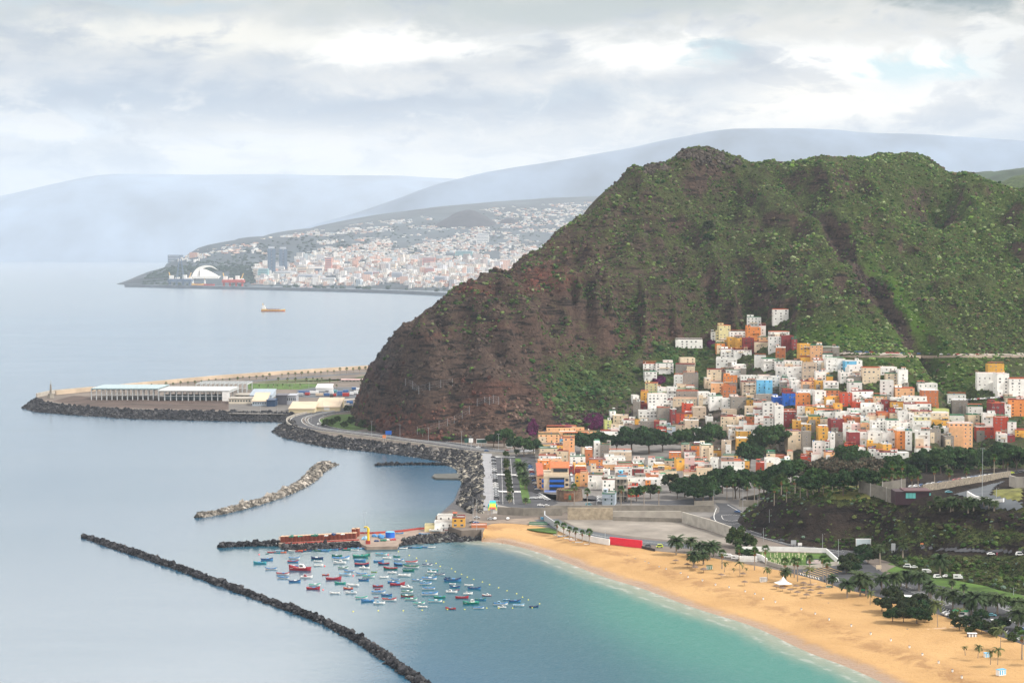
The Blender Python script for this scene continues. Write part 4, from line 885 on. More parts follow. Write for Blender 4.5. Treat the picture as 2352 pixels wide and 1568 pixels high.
rubble_line('breakwater', 'low black rock spit running left from the fishing pier', [(505, 1257), (540, 1254), (600, 1252), (645, 1252)], [5, 9, 9, 12], 1.5, .6, .65, DARK)
rubble_line('breakwater', 'thin dark rock spit inside the small cove', [(860, 1069), (900, 1068), (960, 1067), (1035, 1068)], [5, 7, 8, 14], 1.0, .6, .6, DARK)
rocks('rock_revetment', 'dark rocks piled along the near side of the fishing pier', polyV([(650, 1250), (739, 1248), (822, 1243)], 1.2), polyV([(648, 1264), (739, 1261), (830, 1257)], 0), 1.1, -.5, .6, .65, DARK, 'revetment')
rocks('rock_revetment', 'dark rocks between the pier and the sandy beach', polyV([(925, 1240), (960, 1232), (1020, 1226), (1080, 1222), (1108, 1222)], 1.4), polyV([(915, 1254), (960, 1249), (1020, 1246), (1080, 1243), (1122, 1240)], 0), 1.5, -.5, .6, .65, DARK + [(0.10, .1, .09)], 'revetment')
# pebble cove
sh('pebble_beach', [(1000, 1190), (1020, 1172), (1044, 1150), (1056, 1120), (1075, 1120), (1085, 1160), (1075, 1190), (1040, 1198)], mat('dark_pebbles', (0.085, 0.082, 0.085), .9, .5, .5, bump=.3, bscale=2), .2, z=.4)
# ------------------------------------------------------------------ houses
COLR = dict(W=('white', (0.76, 0.75, 0.71)), C=('cream', (0.66, 0.54, 0.39)), Y=('ochre yellow', (0.66, 0.36, 0.07)), L=('pale yellow', (0.68, 0.60, 0.32)), O=('orange', (0.66, 0.24, 0.07)),
            T=('rust orange', (0.46, 0.16, 0.065)), R=('dark red', (0.22, 0.04, 0.04)), r=('bright red', (0.48, 0.07, 0.035)), B=('light blue', (0.15, 0.44, 0.66)), b=('deep blue', (0.02, 0.12, 0.50)),
            G=('bare grey block', (0.25, 0.225, 0.195)), P=('peach', (0.74, 0.42, 0.22)), K=('pale pink', (0.72, 0.50, 0.47)), g=('lime green', (0.50, 0.56, 0.20)), A=('beige', (0.50, 0.40, 0.30)), S=('pale blue grey', (0.36, 0.42, 0.48)))
def hm(k): return mat('paint_' + COLR[k][0].replace(' ', '_'), COLR[k][1], .85, .14, .35, vary_obj=.13)
M_glass = mat('dark_glass', (0.045, 0.055, 0.065), .2, 0, spec=.6); M_frame = mat('window_frame', (0.62, 0.60, 0.57), .7, .1); M_frame2 = mat('green_frame', (0.04, 0.16, 0.09), .7, .1)
M_brown = mat('brown_wood', (0.12, 0.06, 0.035), .7, .2, 2); M_roofr = mat('terracotta_roof', (0.42, 0.11, 0.055), .85, .25, 1.2); M_roofg = mat('grey_roof', (0.30, 0.28, 0.26), .9, .3, .5)
M_roofn = mat('green_roof', (0.03, 0.20, 0.10), .8, .2, .6); M_tank = mat('blue_tank', (0.05, 0.16, 0.36), .5, .1)
def win_mesh(w, h, fm, nm):
    mb = MB(); mb.box(-w / 2 - .12, w / 2 + .12, -.05, .03, -.12, h + .12, 0); mb.box(-w / 2, w / 2, -.075, -.055, 0, h, 1); mb.box(-.04, .04, -.095, -.08, 0, h, 0); return mb.mesh(nm, [fm, M_glass])
WIN = [win_mesh(.95, 1.1, M_frame, 'window'), win_mesh(.85, 1.15, M_frame2, 'window'), win_mesh(1.2, 1.0, M_brown, 'window'), win_mesh(1.8, 1.3, M_frame, 'window')]
_d = MB(); _d.box(-.55, .55, -.06, .02, 0, 2.1, 0); _d.box(-.45, .45, -.09, -.065, .05, 2.0, 1); DOORS = [_d.mesh('door', [M_frame, M_brown]), _d.mesh('door', [M_brown, M_frame2])]
_t = MB(); _t.cyl((0, 0, 0), (0, 0, 1.3), .6, n=10); _t.cyl((0, 0, 1.3), (0, 0, 1.5), .6, .25, n=10); TANK = [_t.mesh('water_tank', [M_tank]), _t.mesh('water_tank', [M_white])]
HOUSES = []; HS = .63
def add_house(vx0, vy0, vx1, vy1, c, label=None, depth=None, yaw=None, plain=False, hit=None):
    rg = random.Random(int(vx0 * 31 + vy0 * 17)); cxm, hwm = (vx0 + vx1) / 2, (vx1 - vx0) / 2 * 1.05; vx0, vx1 = cxm - hwm, cxm + hwm; vy1 += 3.5; hit = ground_hit((vx0 + vx1) / 2, vy1) if hit is None else hit; d = hit[1]
    w = max(1.7, (vx1 - vx0) * d / F) / HS; h = max(1.8, (vy1 - vy0) * d / F) / HS; dep = (depth / HS if depth else rg.uniform(9, 14)); yaw = rg.uniform(-.16, .10) if yaw is None else yaw
    nst = max(1, round(h / 3.0)); name = {1: 'low', 2: 'two-storey', 3: 'three-storey', 4: 'four-storey', 5: 'five-storey'}.get(nst, 'tall')
    root = empty('house', hit, yaw, cat='house', group='houses of the hillside town', scale=HS)
    mk = hm(c); side = mk if rg.random() < .62 or c in 'GS' else hm('G'); pc = rg.choice([mk, mk, mk, hm('W'), M_roofr, hm('R'), M_frame2])
    mb = MB(); x0, x1 = -w / 2, w / 2; b = -6.0; ph = .8
    # walls: front with paint, sides sometimes unpainted
    vs = [(x0, 0, b), (x1, 0, b), (x1, dep, b), (x0, dep, b), (x0, 0, h), (x1, 0, h), (x1, dep, h), (x0, dep, h)]
    mb.add(vs, [(0, 1, 5, 4), (3, 0, 4, 7)], 0); mb.add(vs, [(1, 2, 6, 5), (2, 3, 7, 6), (4, 5, 6, 7), (0, 3, 2, 1)], 1)
    mb.build('wall', [mk, side], root)
    feats = []
    # parapet and flat roof
    pt = .22; q = MB(); q.box(x0, x1, -.01, pt, h + .003, h + ph); q.box(x0, x0 + pt, pt, dep, h + .003, h + ph); q.box(x1 - pt, x1, pt, dep, h + .003, h + ph * rg.uniform(.6, 1)); q.box(x0 + pt, x1 - pt, dep - pt, dep, h + .003, h + ph)
    q.build('parapet', [pc], root)
    kind = rg.random()
    rm = M_roofr if kind < .25 else M_roofg if kind < .8 else M_roofn if kind < .86 else M_white
    rb = MB(); rb.box(x0 + pt, x1 - pt, pt, dep - pt, h + .02, h + .06); roof = rb.build('roof', [rm], root)
    if rm is M_roofr: feats.append('red roof')
    elif rm is M_roofn: feats.append('green roof')
    if not plain:
        k = rg.random()
        if k < .42 and w > 5:
            rw, rd_ = w * rg.uniform(.3, .55), dep * .5; sx = rg.choice([x0 + .25, x1 - rw - .25]); r2 = MB(); r2.box(sx, sx + rw, dep - rd_ - .25, dep - .25, h + .06, h + 2.5, 0); r2.box(sx - .15, sx + rw + .15, dep - rd_ - .45, dep - .1, h + 2.503, h + 2.66, 1)
            rr = r2.build('rooftop_room', [rg.choice([mk, hm('W'), hm('G')]), rg.choice([M_roofr, M_roofg, mk])], root); link('window', WIN[1], rr, (sx + rw / 2, dep - rd_ - .25, h + .9)); feats.append('rooftop room')
        elif k < .62 and w > 4.5:
            a = MB(); a.box(x0 + .3, x1 - .3, .5, dep * .6, h + 2.35, h + 2.47)
            for px_ in (x0 + .4, x1 - .5): a.box(px_, px_ + .12, .55, .67, h, h + 2.35); a.box(px_, px_ + .12, dep * .55, dep * .55 + .12, h, h + 2.35)
            a.build('terrace_canopy', [rg.choice([M_roofr, M_roofr, M_white, M_roofn])], root); feats.append('covered roof terrace')
        if rg.random() < .4:
            link('water_tank', TANK[rg.random() < .5], root, (rg.uniform(x0 + 1, x1 - 1), dep * .7, h + .05), scale=rg.uniform(.7, 1.0))
            if 'rooftop room' not in feats: feats.append('rooftop tank')
        wi = rg.randrange(3) if c != 'G' else 0; n = max(1, int(w / rg.uniform(3.2, 5.0)))
        st = h / nst
        for s in range(nst):
            band = rg.random() < .2
            for i in range(n):
                if rg.random() < .26: continue
                xx = x0 + (i + .5) * w / n + rg.uniform(-.15, .15)
                if s == 0 and i == n // 2 and rg.random() < .6: link('door', DOORS[rg.random() < .5], root, (xx, 0, .02))
                else: link('window', WIN[3] if band and w / n > 2.4 else WIN[wi], root, (xx, 0, s * st + st * .35))
            if rg.random() < .35 and dep > 6: link('window', WIN[wi], root, (x0, dep * rg.uniform(.3, .7), s * st + st * .35), rz=-math.pi / 2)
        if w > 6 and nst > 1 and rg.random() < .5:
            fw = w * rg.uniform(.35, .6); fx = rg.choice([x0, x1 - fw]); fh = st * rg.randint(1, nst - 1) + rg.uniform(-.3, .4); fd = rg.uniform(1.6, 3.2); fm = rg.choice([mk, mk, hm('W'), hm('C'), hm('G')]); q = MB(); q.box(fx, fx + fw, -fd, -.003, -5, fh); q.box(fx, fx + fw, -fd, -fd + .2, fh + .003, fh + .7)
            q.build('front_wing', [fm], root); link('window', WIN[wi], root, (fx + fw / 2, -fd, fh * .5)); feats.append('low front wing')
        if nst > 1 and rg.random() < .33:
            s = rg.randrange(1, nst); bw = w * rg.uniform(.35, .8); bx = rg.uniform(x0, x1 - bw); bl = MB(); bl.box(bx, bx + bw, -1.0, -.005, s * st - .05, s * st + .12); bl.box(bx, bx + bw, -1.0, -.9, s * st + .12, s * st + .95)
            bl.build('balcony', [rg.choice([mk, hm('W'), hm('C')])], root); feats.append('front balcony')
    HOUSES.append(dict(rect=(vx0, vy0, vx1, vy1), o=root, x=(vx0 + vx1) / 2, y=(vy0 + vy1) / 2, c=COLR[c][0], s=name, f=feats, label=label, w=w, yb=vy1, hs=(side is not mk)))
    return root
DATA = """
v W 1590 85 1755 190 |lone white block house standing above the whole village
v W 1295 170 1445 290 |white house at the top of the village beneath the brown rock ribs
v W 1430 265 1500 350
v L 975 265 1100 430 |narrow pale lime tower house at the upper village edge
v L 935 330 975 445
v W 882 345 935 415
v W 1097 340 1275 410
v O 1290 290 1440 425 |bright orange house at the top of the village
v Y 1080 405 1245 490
v Y 995 425 1080 470
v Y 1185 415 1250 535
v R 1252 412 1365 535 |crimson house beside the long ochre one near the village top
v P 1425 395 1545 450
v C 1380 450 1535 490
v W 1535 395 1680 540
v W 1560 335 1765 385
v R 1685 385 1815 500
v R 1805 420 1855 515
v O 948 465 1040 560
v W 1000 530 1145 640 |white three-storey house standing alone in dark greenery
v W 945 645 1170 705
v W 1145 540 1335 580
v W 490 435 780 500 |long low white house with a red stripe alone on the upper left slope
v T 1615 515 1720 640
v Y 1885 478 2010 620 |tall ochre yellow house at the upper end of the main row
v P 2010 490 2140 640
v Y 1900 620 2020 670
v G 2145 530 2280 590
v W 2150 590 2290 640
v W 1375 610 1500 715
v W 1480 640 1620 740
v W 1610 665 1735 735
v W 1720 670 1910 740
v W 1745 745 1915 850
v W 1620 735 1740 830
v W 120 695 265 760 |white house at the far left edge of the hillside village
v W 265 690 455 790
v W 137 785 270 870
v G 485 700 690 810 |bare block house under a white top storey among the trees
v C 540 635 700 700
v C 840 760 995 905
v G 960 780 1050 860
v W 1055 765 1230 830
v W 1130 712 1275 770
v G 1225 745 1280 830
v W 465 835 570 920
v G 570 810 735 950
v O 1025 840 1175 960 |big orange house left of the tall light blue house
v T 1015 960 1165 1075
v P 885 915 1020 1000
v C 815 860 880 950
v W 1220 835 1400 890
v A 1238 900 1395 1005
v B 1405 880 1570 1035 |tall light blue house in the middle of the village
v W 1565 845 1670 930
v W 1430 835 1560 880
v W 1690 850 1750 900
v W 1760 855 1860 895
v G 1660 900 1750 970
v W 1790 895 1920 995
v K 1748 920 1810 985
v R 1705 985 1825 1030
v b 1710 1030 1845 1140 |deep blue house with a low blue wing
v b 1595 1080 1710 1132
v O 1850 1040 2000 1180 |plain orange house with a stepped top edge
v P 1920 895 2065 980
v W 1885 990 2050 1030
v A 1920 690 2075 840
v W 2055 655 2185 760
v W 2190 640 2306 760
v W 2070 790 2185 865
v Y 2190 840 2260 895
v Y 2070 895 2150 985
v W 2165 905 2320 990
v T 2175 995 2330 1080
v Y 2190 1082 2330 1150
v W 2060 1010 2180 1160
v L 140 915 275 1015
v Y 90 1020 175 1125
v W 178 1040 380 1225 |big white five-storey block at the left of the village
v W 285 970 390 1035
v W 390 965 500 1060
v C 500 935 600 1000
v R 605 965 700 1000
v G 500 1003 735 1080
v C 460 1090 715 1145
v W 385 1105 455 1160
v W 745 1020 865 1130
v W 870 1060 1010 1195
v W 1012 1095 1110 1200
v G 1115 1075 1280 1180
v C 1285 1055 1370 1100
v Y 1285 1103 1370 1155
v G 1395 1050 1590 1120
v W 1370 1130 1470 1200
v W 1475 1140 1585 1300
v r 560 1150 680 1260 |bright red block house beside darker red neighbours
v R 430 1210 490 1385
v r 492 1262 580 1370
v Y 583 1265 670 1325
v A 680 1190 825 1290
v G 285 1190 425 1345
v W 75 1230 270 1330
v G 80 1350 235 1440
v R 240 1345 295 1445
v W 297 1350 380 1410
v r 265 1415 380 1490
v G 5 1130 75 1290
v R 95 1150 175 1220
v A 445 1385 585 1440
v A 590 1335 740 1400
v W 0 1060 70 1125
v C 995 1290 1160 1395
v A 1020 1220 1170 1285
v W 835 1300 905 1355
v G 835 1360 985 1420
v R 990 1350 1075 1395
v C 1265 1185 1400 1285
v C 1170 1290 1260 1345
v W 1200 1350 1285 1400
v T 1290 1290 1375 1345
v W 1380 1210 1470 1300
v W 1375 1305 1475 1400
v W 1478 1305 1585 1440
v W 1605 1175 1700 1400 |slender white tower house standing apart beside a dark alley
v R 1705 1240 1855 1330
v W 1855 1170 1950 1290
v Y 1955 1195 2080 1285
v T 2085 1195 2275 1240
v W 2080 1245 2306 1310
v G 1870 1295 1990 1345
v Y 1995 1290 2120 1400
v A 2120 1315 2200 1390
v Y 1810 1345 1900 1430
v Y 1905 1380 2010 1460
v Y 2100 1420 2205 1560
v C 1750 1455 1905 1640
v G 1915 1465 2010 1640
v W 1260 1405 1590 1445
v A 1070 1405 1250 1450
v Y 1175 1455 1330 1530
v W 1100 1455 1170 1530
v W 700 1430 840 1500
v S 385 1405 480 1480
w G 960 575 1020 730
w W 1350 660 1480 790
w W 1480 650 1525 760
w W 1260 740 1345 790
w P 1285 765 1395 810
w r 1205 825 1325 880
w W 1332 800 1440 870
w P 1490 770 1585 860
w C 820 785 915 850
w C 1050 785 1115 860
w T 920 815 1045 850
w W 820 855 970 1010 |large plain white house at the foot of the village beside a small orange-red one
w W 975 865 1090 960
w r 700 895 805 990
w W 1095 890 1200 960
w Y 485 615 685 800 |yellow apartment block between two round dark trees
w A 310 650 410 815
w Y 215 750 305 800
w C 85 690 210 850
w O 0 690 75 790
w W 315 870 565 975
w Y 570 870 625 975
w Y 330 810 490 865
w W 185 850 270 930
w K 40 870 160 905
w W 0 908 125 950
w C 35 955 200 1050
w W 1540 560 1590 690
w G 1595 560 1680 650
w r 1710 690 1825 725
w W 1850 735 1935 770
w W 1980 730 2050 800
w Y 1965 680 2125 710
w Y 2132 680 2230 770
w W 2060 775 2155 850
w W 2160 780 2306 840
w R 1750 545 1870 690
e G 185 50 255 160
e W 110 190 320 290
e B 325 205 450 288 |light blue house in the upper white row near the hill road
e W 452 205 515 260
e W 370 262 515 380
e W 270 340 365 430
e G 365 385 500 440
e C 525 280 715 430 |cream house with a dark roof edge beside the grassy slope
e W 725 280 905 340
e C 785 345 920 455
e W 925 310 1030 470
e W 725 430 865 600
e W 370 445 510 560
e W 410 545 635 635
e r 275 570 395 690
e Y 110 615 270 690
e Y 205 695 290 770
e T 0 735 195 775
e P 895 510 1100 615
e W 1155 465 1360 530
e T 1195 535 1370 690 |rust orange block house at the green right edge of the village
e W 840 630 970 660
e Y 835 665 980 735
e W 990 610 1240 680
e W 1000 690 1125 770
e W 1130 685 1290 750
e P 640 600 790 640
e W 450 640 545 670
e T 550 640 640 665
e r 410 675 500 735
e W 505 690 665 740
e W 670 700 760 745
e R 762 655 815 740
e W 375 755 555 800
e W 560 750 690 790
e W 0 785 190 840
e W 215 785 380 830
e R 165 870 310 980
e T 305 835 390 905
e T 395 845 495 910
e W 390 805 500 840
e W 500 845 590 915
e C 592 830 690 900
e T 695 785 830 885
e r 825 745 915 785
e C 835 790 915 890
e W 920 770 1030 900
e W 1045 800 1100 900
e C 1110 775 1300 825
e L 1110 835 1290 975
e C 1300 790 1490 860
e g 1320 755 1495 788
e Y 1300 885 1490 975
e W 1505 840 1665 895
e P 1500 905 1755 1140 |big salmon orange apartment block at the right foot of the village
e G 1535 665 1705 800
e W 1485 590 1680 665
e W 1715 720 1870 800
e C 1710 810 1840 920
e W 1880 800 2020 930
e R 1975 680 2120 830
e W 2122 705 2195 820
e O 2180 640 2343 805
e r 2010 845 2160 1015 |bright red house with white trim near the right picture edge
e r 1810 950 2005 1060
e W 2160 890 2255 1010
e Y 2250 985 2400 1040
e W 2040 1035 2150 1100
e R 2155 1050 2240 1090
e Y 1940 245 2115 340 |yellow house on top of the white group at the right edge
e W 1820 345 2035 510
e W 2040 350 2170 590
e W 2180 405 2400 600
e A 2140 615 2330 650
e W 630 890 790 1010
e W 795 870 925 1030
e W 930 905 1080 985
e P 500 920 600 970
e K 395 920 495 980
e W 300 920 390 1060
e W 490 1000 580 1120
e W 585 1010 740 1130
e W 750 1020 905 1140
e O 908 990 1000 1170
e W 1003 990 1075 1180
e W 1120 1000 1275 1200
e W 1090 885 1280 990
e G 1285 980 1400 1105
e W 1405 960 1500 1050
e G 1450 1060 1550 1150
e W 1130 1205 1295 1235
e W 930 1245 1040 1290
e W 720 1235 900 1320
f g 1088 145 1165 250 |lime green house at the lower left corner of the village
f W 1150 30 1215 85
f C 1185 85 1350 145
f W 1305 135 1430 200
f Y 1440 138 1530 195
f C 1160 190 1300 230
f W 1160 235 1300 280
f W 1050 262 1240 330
f G 1310 205 1500 260
f Y 290 440 480 520
f Y 480 425 600 500
f P 610 340 735 590 |tall windowless orange peach building behind the corner block
f B 583 350 608 420
f C 345 460 540 560
f C 540 490 660 600
f W 330 545 520 600
f O 320 605 460 740
f P 470 600 590 690
f W 695 555 860 640
f T 862 480 945 610
f G 925 430 965 480
f W 967 395 1035 560 |tall thin white house before the big dark round trees
f G 1037 415 1140 570
f A 1140 500 1390 580
f C 830 455 915 520
f W 1100 565 1320 630
f O 910 590 1095 640
f P 1070 645 1210 690
f A 1245 635 1410 715
f W 1415 590 1535 640
f Y 1415 645 1535 685
f W 1590 590 1670 650
f n 1675 600 1775 640
f Y 1670 640 1775 680
f Y 1590 682 1850 715
f A 1780 600 1910 660
f Y 1915 590 2005 700
f O 1830 515 1965 565
f A 1970 415 2050 545
f O 2085 430 2195 530
f C 2200 430 2335 580
f W 2005 500 2130 560
f K 2010 565 2120 700
f K 2125 610 2280 650
f R 670 670 735 740
f Y 735 645 870 690
f R 745 695 870 740
f Y 745 775 800 880
f P 802 750 890 880
f C 930 660 985 760
f C 990 690 1065 760
f W 900 765 1060 910
f W 1065 820 1215 935
f W 1070 720 1130 810
f R 1405 695 1530 790
f W 1215 700 1400 760
f B 1240 765 1340 800
f W 1540 700 1640 770
f C 1645 710 1775 770
f W 1350 800 1560 880
f r 1355 905 1480 1000
f T 1545 775 1715 815
f O 1560 825 1615 890
f W 1620 820 1730 870
f W 1735 785 1800 860
f C 1785 730 1915 820
f A 2000 730 2075 800
f C 2160 690 2320 760
f R 2075 680 2155 720
f C 2080 725 2155 760
f W 2095 655 2240 685
f S 1060 985 1200 1100 |pale blue grey windowed block by the street near the stone fort
"""
def load_houses():
    for ln in DATA.strip().split('\n'):
        body, _, lab = ln.partition('|'); t = body.split(); c = t[1]; c = 'G' if c == 'n' else c
        a, b, cc, d = map(float, t[2:6]); x0, y0 = V(t[0], a, b); x1, y1 = V(t[0], cc, d)
        add_house(x0, y0, x1, y1, c, lab or None)
load_houses()
def fillers(limit=300):
    """small houses in the gaps of the dense town"""
    rg = random.Random(77); rects = [h['rect'] for h in HOUSES]; poly = [(1400, 985), (1440, 905), (1510, 880), (1590, 850), (1640, 770), (1800, 740), (1850, 800), (1960, 835), (2080, 860), (2190, 930), (2230, 1000), (2150, 1050), (1900, 1035), (1600, 990)]; poly2 = [(1250, 1030), (1480, 1045), (1640, 1060), (1700, 1080), (1560, 1100), (1380, 1120), (1260, 1080)]
    for _ in range(6000):
        if len(HOUSES) >= limit: break
        x = rg.uniform(1230, 2330); y = rg.uniform(760, 1120)
        if not (in_poly(np.array([x]), np.array([y]), poly)[0] or in_poly(np.array([x]), np.array([y]), poly2)[0]): continue
        if any(a - 7 < x < c + 7 and b - 4 < y < d + 3 for a, b, c, d in rects): continue
        w = rg.uniform(16, 24); h = rg.uniform(11, 17); add_house(x - w / 2, y - h, x + w / 2, y, rg.choice('WWCWACPWGCY')); rects.append((x - w / 2, y - h, x + w / 2, y))
fillers()

def label_houses():
    used = {h['label'] for h in HOUSES if h['label']}
    short = {'lone white block house standing above the whole village': 'lone topmost white house', 'narrow pale lime tower house at the upper village edge': 'narrow lime tower house',
             'bright orange house at the top of the village': 'topmost orange house', 'tall light blue house in the middle of the village': 'tall light blue house', 'deep blue house with a low blue wing': 'deep blue house',
             'long low white house with a red stripe alone on the upper left slope': 'long low lone white house', 'tall ochre yellow house at the upper end of the main row': 'topmost tall ochre house',
             'big white five-storey block at the left of the village': 'five-storey white block', 'bright red block house beside darker red neighbours': 'central bright red house', 'slender white tower house standing apart beside a dark alley': 'slender white tower house',
             'yellow apartment block between two round dark trees': 'yellow block between round trees', 'rust orange block house at the green right edge of the village': 'rust house by the grass slope', 'big salmon orange apartment block at the right foot of the village': 'big salmon block',
             'bright red house with white trim near the right picture edge': 'white-trimmed red house', 'yellow house on top of the white group at the right edge': 'upper right yellow house', 'lime green house at the lower left corner of the village': 'lime green house',
             'tall windowless orange peach building behind the corner block': 'tall windowless peach building', 'pale blue grey windowed block by the street near the stone fort': 'blue grey street block', 'tall thin white house before the big dark round trees': 'tall thin white house',
             'light blue house in the upper white row near the hill road': 'light blue house near the hill road', 'plain orange house with a stepped top edge': 'orange house with stepped top', 'large plain white house at the foot of the village beside a small orange-red one': 'large plain white house',
             'white three-storey house standing alone in dark greenery': 'white house in dark greenery', 'big orange house left of the tall light blue house': 'big orange house', 'crimson house beside the long ochre one near the village top': 'upper crimson house'}
    marks = [(h['x'], h['y'], short[h['label']]) for h in HOUSES if h['label'] in short]
    for h in HOUSES:
        if h['label']: h['o']['label'] = h['label']; continue
        near = sorted(marks, key=lambda m: math.hypot(h['x'] - m[0], 1.5 * (h['y'] - m[1]))); done = None
        f = h['f'][0] if h['f'] else None; base = f"{h['c']} {h['s']} house" + (f" with {f}" if f else '')
        def rel(m):
            dx, dy = h['x'] - m[0], (h['y'] - m[1]) * 1.5; v = 'below' if dy > 0 else 'above'; s = 'right' if dx > 0 else 'left'; ax, ay = abs(dx), abs(dy); near_ = 'just ' if math.hypot(dx, dy) < 45 else ''
            if ax > 2.2 * ay: return f"{near_}{s} of"
            if ay > 2.2 * ax: return f"{near_}{v}"
            return f"{v} and {s} of"
        for base_ in (base, f"{h['c']} {h['s']} house" + (' with bare block side wall' if h['hs'] else '')):
            for m in near[:4]:
                l = f"{base_} {rel(m)} the {m[2]}"
                if l not in used and len(l.split()) <= 16: done = l; break
            if done: break
        if not done:
            for i in range(2, 9):
                l = f"{['', '', 'second', 'third', 'fourth', 'fifth', 'sixth', 'seventh', 'eighth'][i]} {h['c']} {h['s']} house {rel(near[0])} the {near[0][2]}"
                if l not in used: done = l; break
        used.add(done); h['o']['label'] = done
label_houses()

# ------------------------------------------------------------------ special buildings of the town
def corner_block():
    x0, y0 = V('f', 385, 745); x1, y1 = V('f', 675, 965); hit = ground_hit((x0 + x1) / 2, y1); k = hit[1] / F; w = (x1 - x0) * k; h = (y1 - y0) * k
    r = empty('apartment_building', hit, 0.0, 'cream corner block with orange roof and two long blue balconies', 'apartment block')
    mb = MB(); mb.box(-w / 2, w / 2, 0, 16, -2, h); mb.box(-w / 2, w / 2, -.25, .0 - .005, h * .8, h * .92); mb.build('wall', [hm('C')], r)
    a = MB(); a.box(-w * .28, w * .32, -.3, -.008, h * .12, h * .78); a.build('window', [M_glass], r)
    for z in (.30, .56):
        b = MB(); b.box(-w * .28, w * .30, -1.5, -.31, h * z, h * z + .15); b.box(-w * .28, w * .30, -1.5, -1.4, h * z + .15, h * z + 1.1); b.build('balcony', [hm('b')], r)
    for zz in (.2, .46):
        b = MB(); b.box(-w / 2 - .9, -w / 2 - .003, 3, 9, h * zz, h * zz + 1.2); b.build('balcony', [hm('b')], r)
    t = MB(); t.box(-w * .2, w / 2, 1.5, 12, h + .003, h + 2.6); t.build('top_storey', [hm('C')], r); g2 = MB(); g2.box(-w * .12, w * .45, 1.3, 1.48, h + .5, h + 2.1); g2.build('window', [M_glass], r)
    q = MB(); q.add([(-w * .24, .4, h + 2.61), (w * .53, .4, h + 2.61), (w * .53, 7, h + 5), (-w * .24, 7, h + 5), (w * .53, 13, h + 2.61), (-w * .24, 13, h + 2.61)], [(0, 1, 2, 3), (3, 2, 4, 5), (0, 3, 5), (1, 4, 2)]); q.build('roof', [mat('orange_roof', (.55, .15, .06), .8, .2, 1)], r)
    aw = MB(); aw.box(-w * .48, -w * .02, -2.6, -.01, h * .03, h * .11); aw.build('awning', [hm('b')], r); s2 = MB(); s2.box(-w * .48, -w * .02, -2.63, -2.61, h * .055, h * .085); s2.build('awning_stripe', [M_white], r)
    link('window', WIN[2], r, (w * .42, 0, h * .35)); link('window', WIN[2], r, (w * .42, 0, h * .6))
corner_block()
def side_row():   # the long peach facade that runs back along the street left of the corner block
    x0, y0 = V('f', 325, 690); hit = ground_hit(x0 + 12, V('f', 345, 950)[1])
    r = empty('apartment_building', hit + np.array([-1.5, 5, 0]), 0, 'long peach apartment row stepping back along the parked street', 'apartment block')
    mb = MB(); mb.box(-1.6, 1.6, 0, 60, -2, 6.6); mb.build('wall', [hm('P')], r); mb = MB(); mb.box(-1.7, 1.7, -.1, 60.1, 6.603, 6.9); mb.build('roof', [M_roofr], r)
    for i in range(14):
        for s in range(3): link('window', WIN[0], r, (-1.6, 3 + i * 4.1, .8 + s * 2.05), rz=-math.pi / 2, scale=.63)
    for s in range(3): link('window', WIN[2], r, (-.2, 0, .8 + s * 2.05), scale=.63)
side_row()
def terraces():   # the long peach complex at the cliff foot
    for (a, b, c, d, k, lab) in [(330, 300, 560, 375, 'P', 'long peach terrace apartments at the cliff foot, lower left wing'), (335, 275, 760, 300, 'P', 'long peach terrace apartments at the cliff foot, middle storey'), (425, 228, 760, 275, 'P', 'peach terrace apartments with small domed roofs below the purple creeper'),
                                 (765, 262, 1020, 300, 'P', 'peach terrace apartments at the cliff foot, right wing'), (620, 305, 900, 330, 'P', 'peach terrace apartments hidden behind the dark trees')]:
        x0, y0 = V('f', a, b); x1, y1 = V('f', c, d); o = add_house(x0, y0, x1, y1, k, lab, depth=9, yaw=.03); o.name = 'apartment_building'; o['category'] = 'apartment block'; o['label'] = lab
terraces()
def frame_building():
    x0, y0 = V('f', 1215, 810); x1, y1 = V('f', 1350, 1075); hit = ground_hit((x0 + x1) / 2, y1); k = hit[1] / F; w = (x1 - x0) * k; h = (y1 - y0) * k
    r = empty('unfinished_building', hit, 0, 'tall unfinished grey concrete frame building with open floors', 'building'); m = mat('raw_concrete', (.27, .24, .20), .9, .3, .5)
    a = MB(); a.box(-w / 2, w / 2, 5, 10, -1, h); a.build('wall', [m], r)
    for s in range(5): a = MB(); a.box(-w / 2, w / 2, 0, 4.99, h * s / 4 - .3, h * s / 4); a.build('floor_slab', [m], r)
    for x in (-.5, -.18, .14, .46): a = MB(); a.box(w * x, w * x + .35, .02, .35, 0, h - .31); a.build('pillar', [m], r)
    for s in range(4):
        for x in (-.3, .15): b = MB(); b.box(w * x, w * x + w * .25, 4.9, 4.97, h * s / 4 + .6, h * s / 4 + 2.3); b.build('window', [M_glass], r)
frame_building()
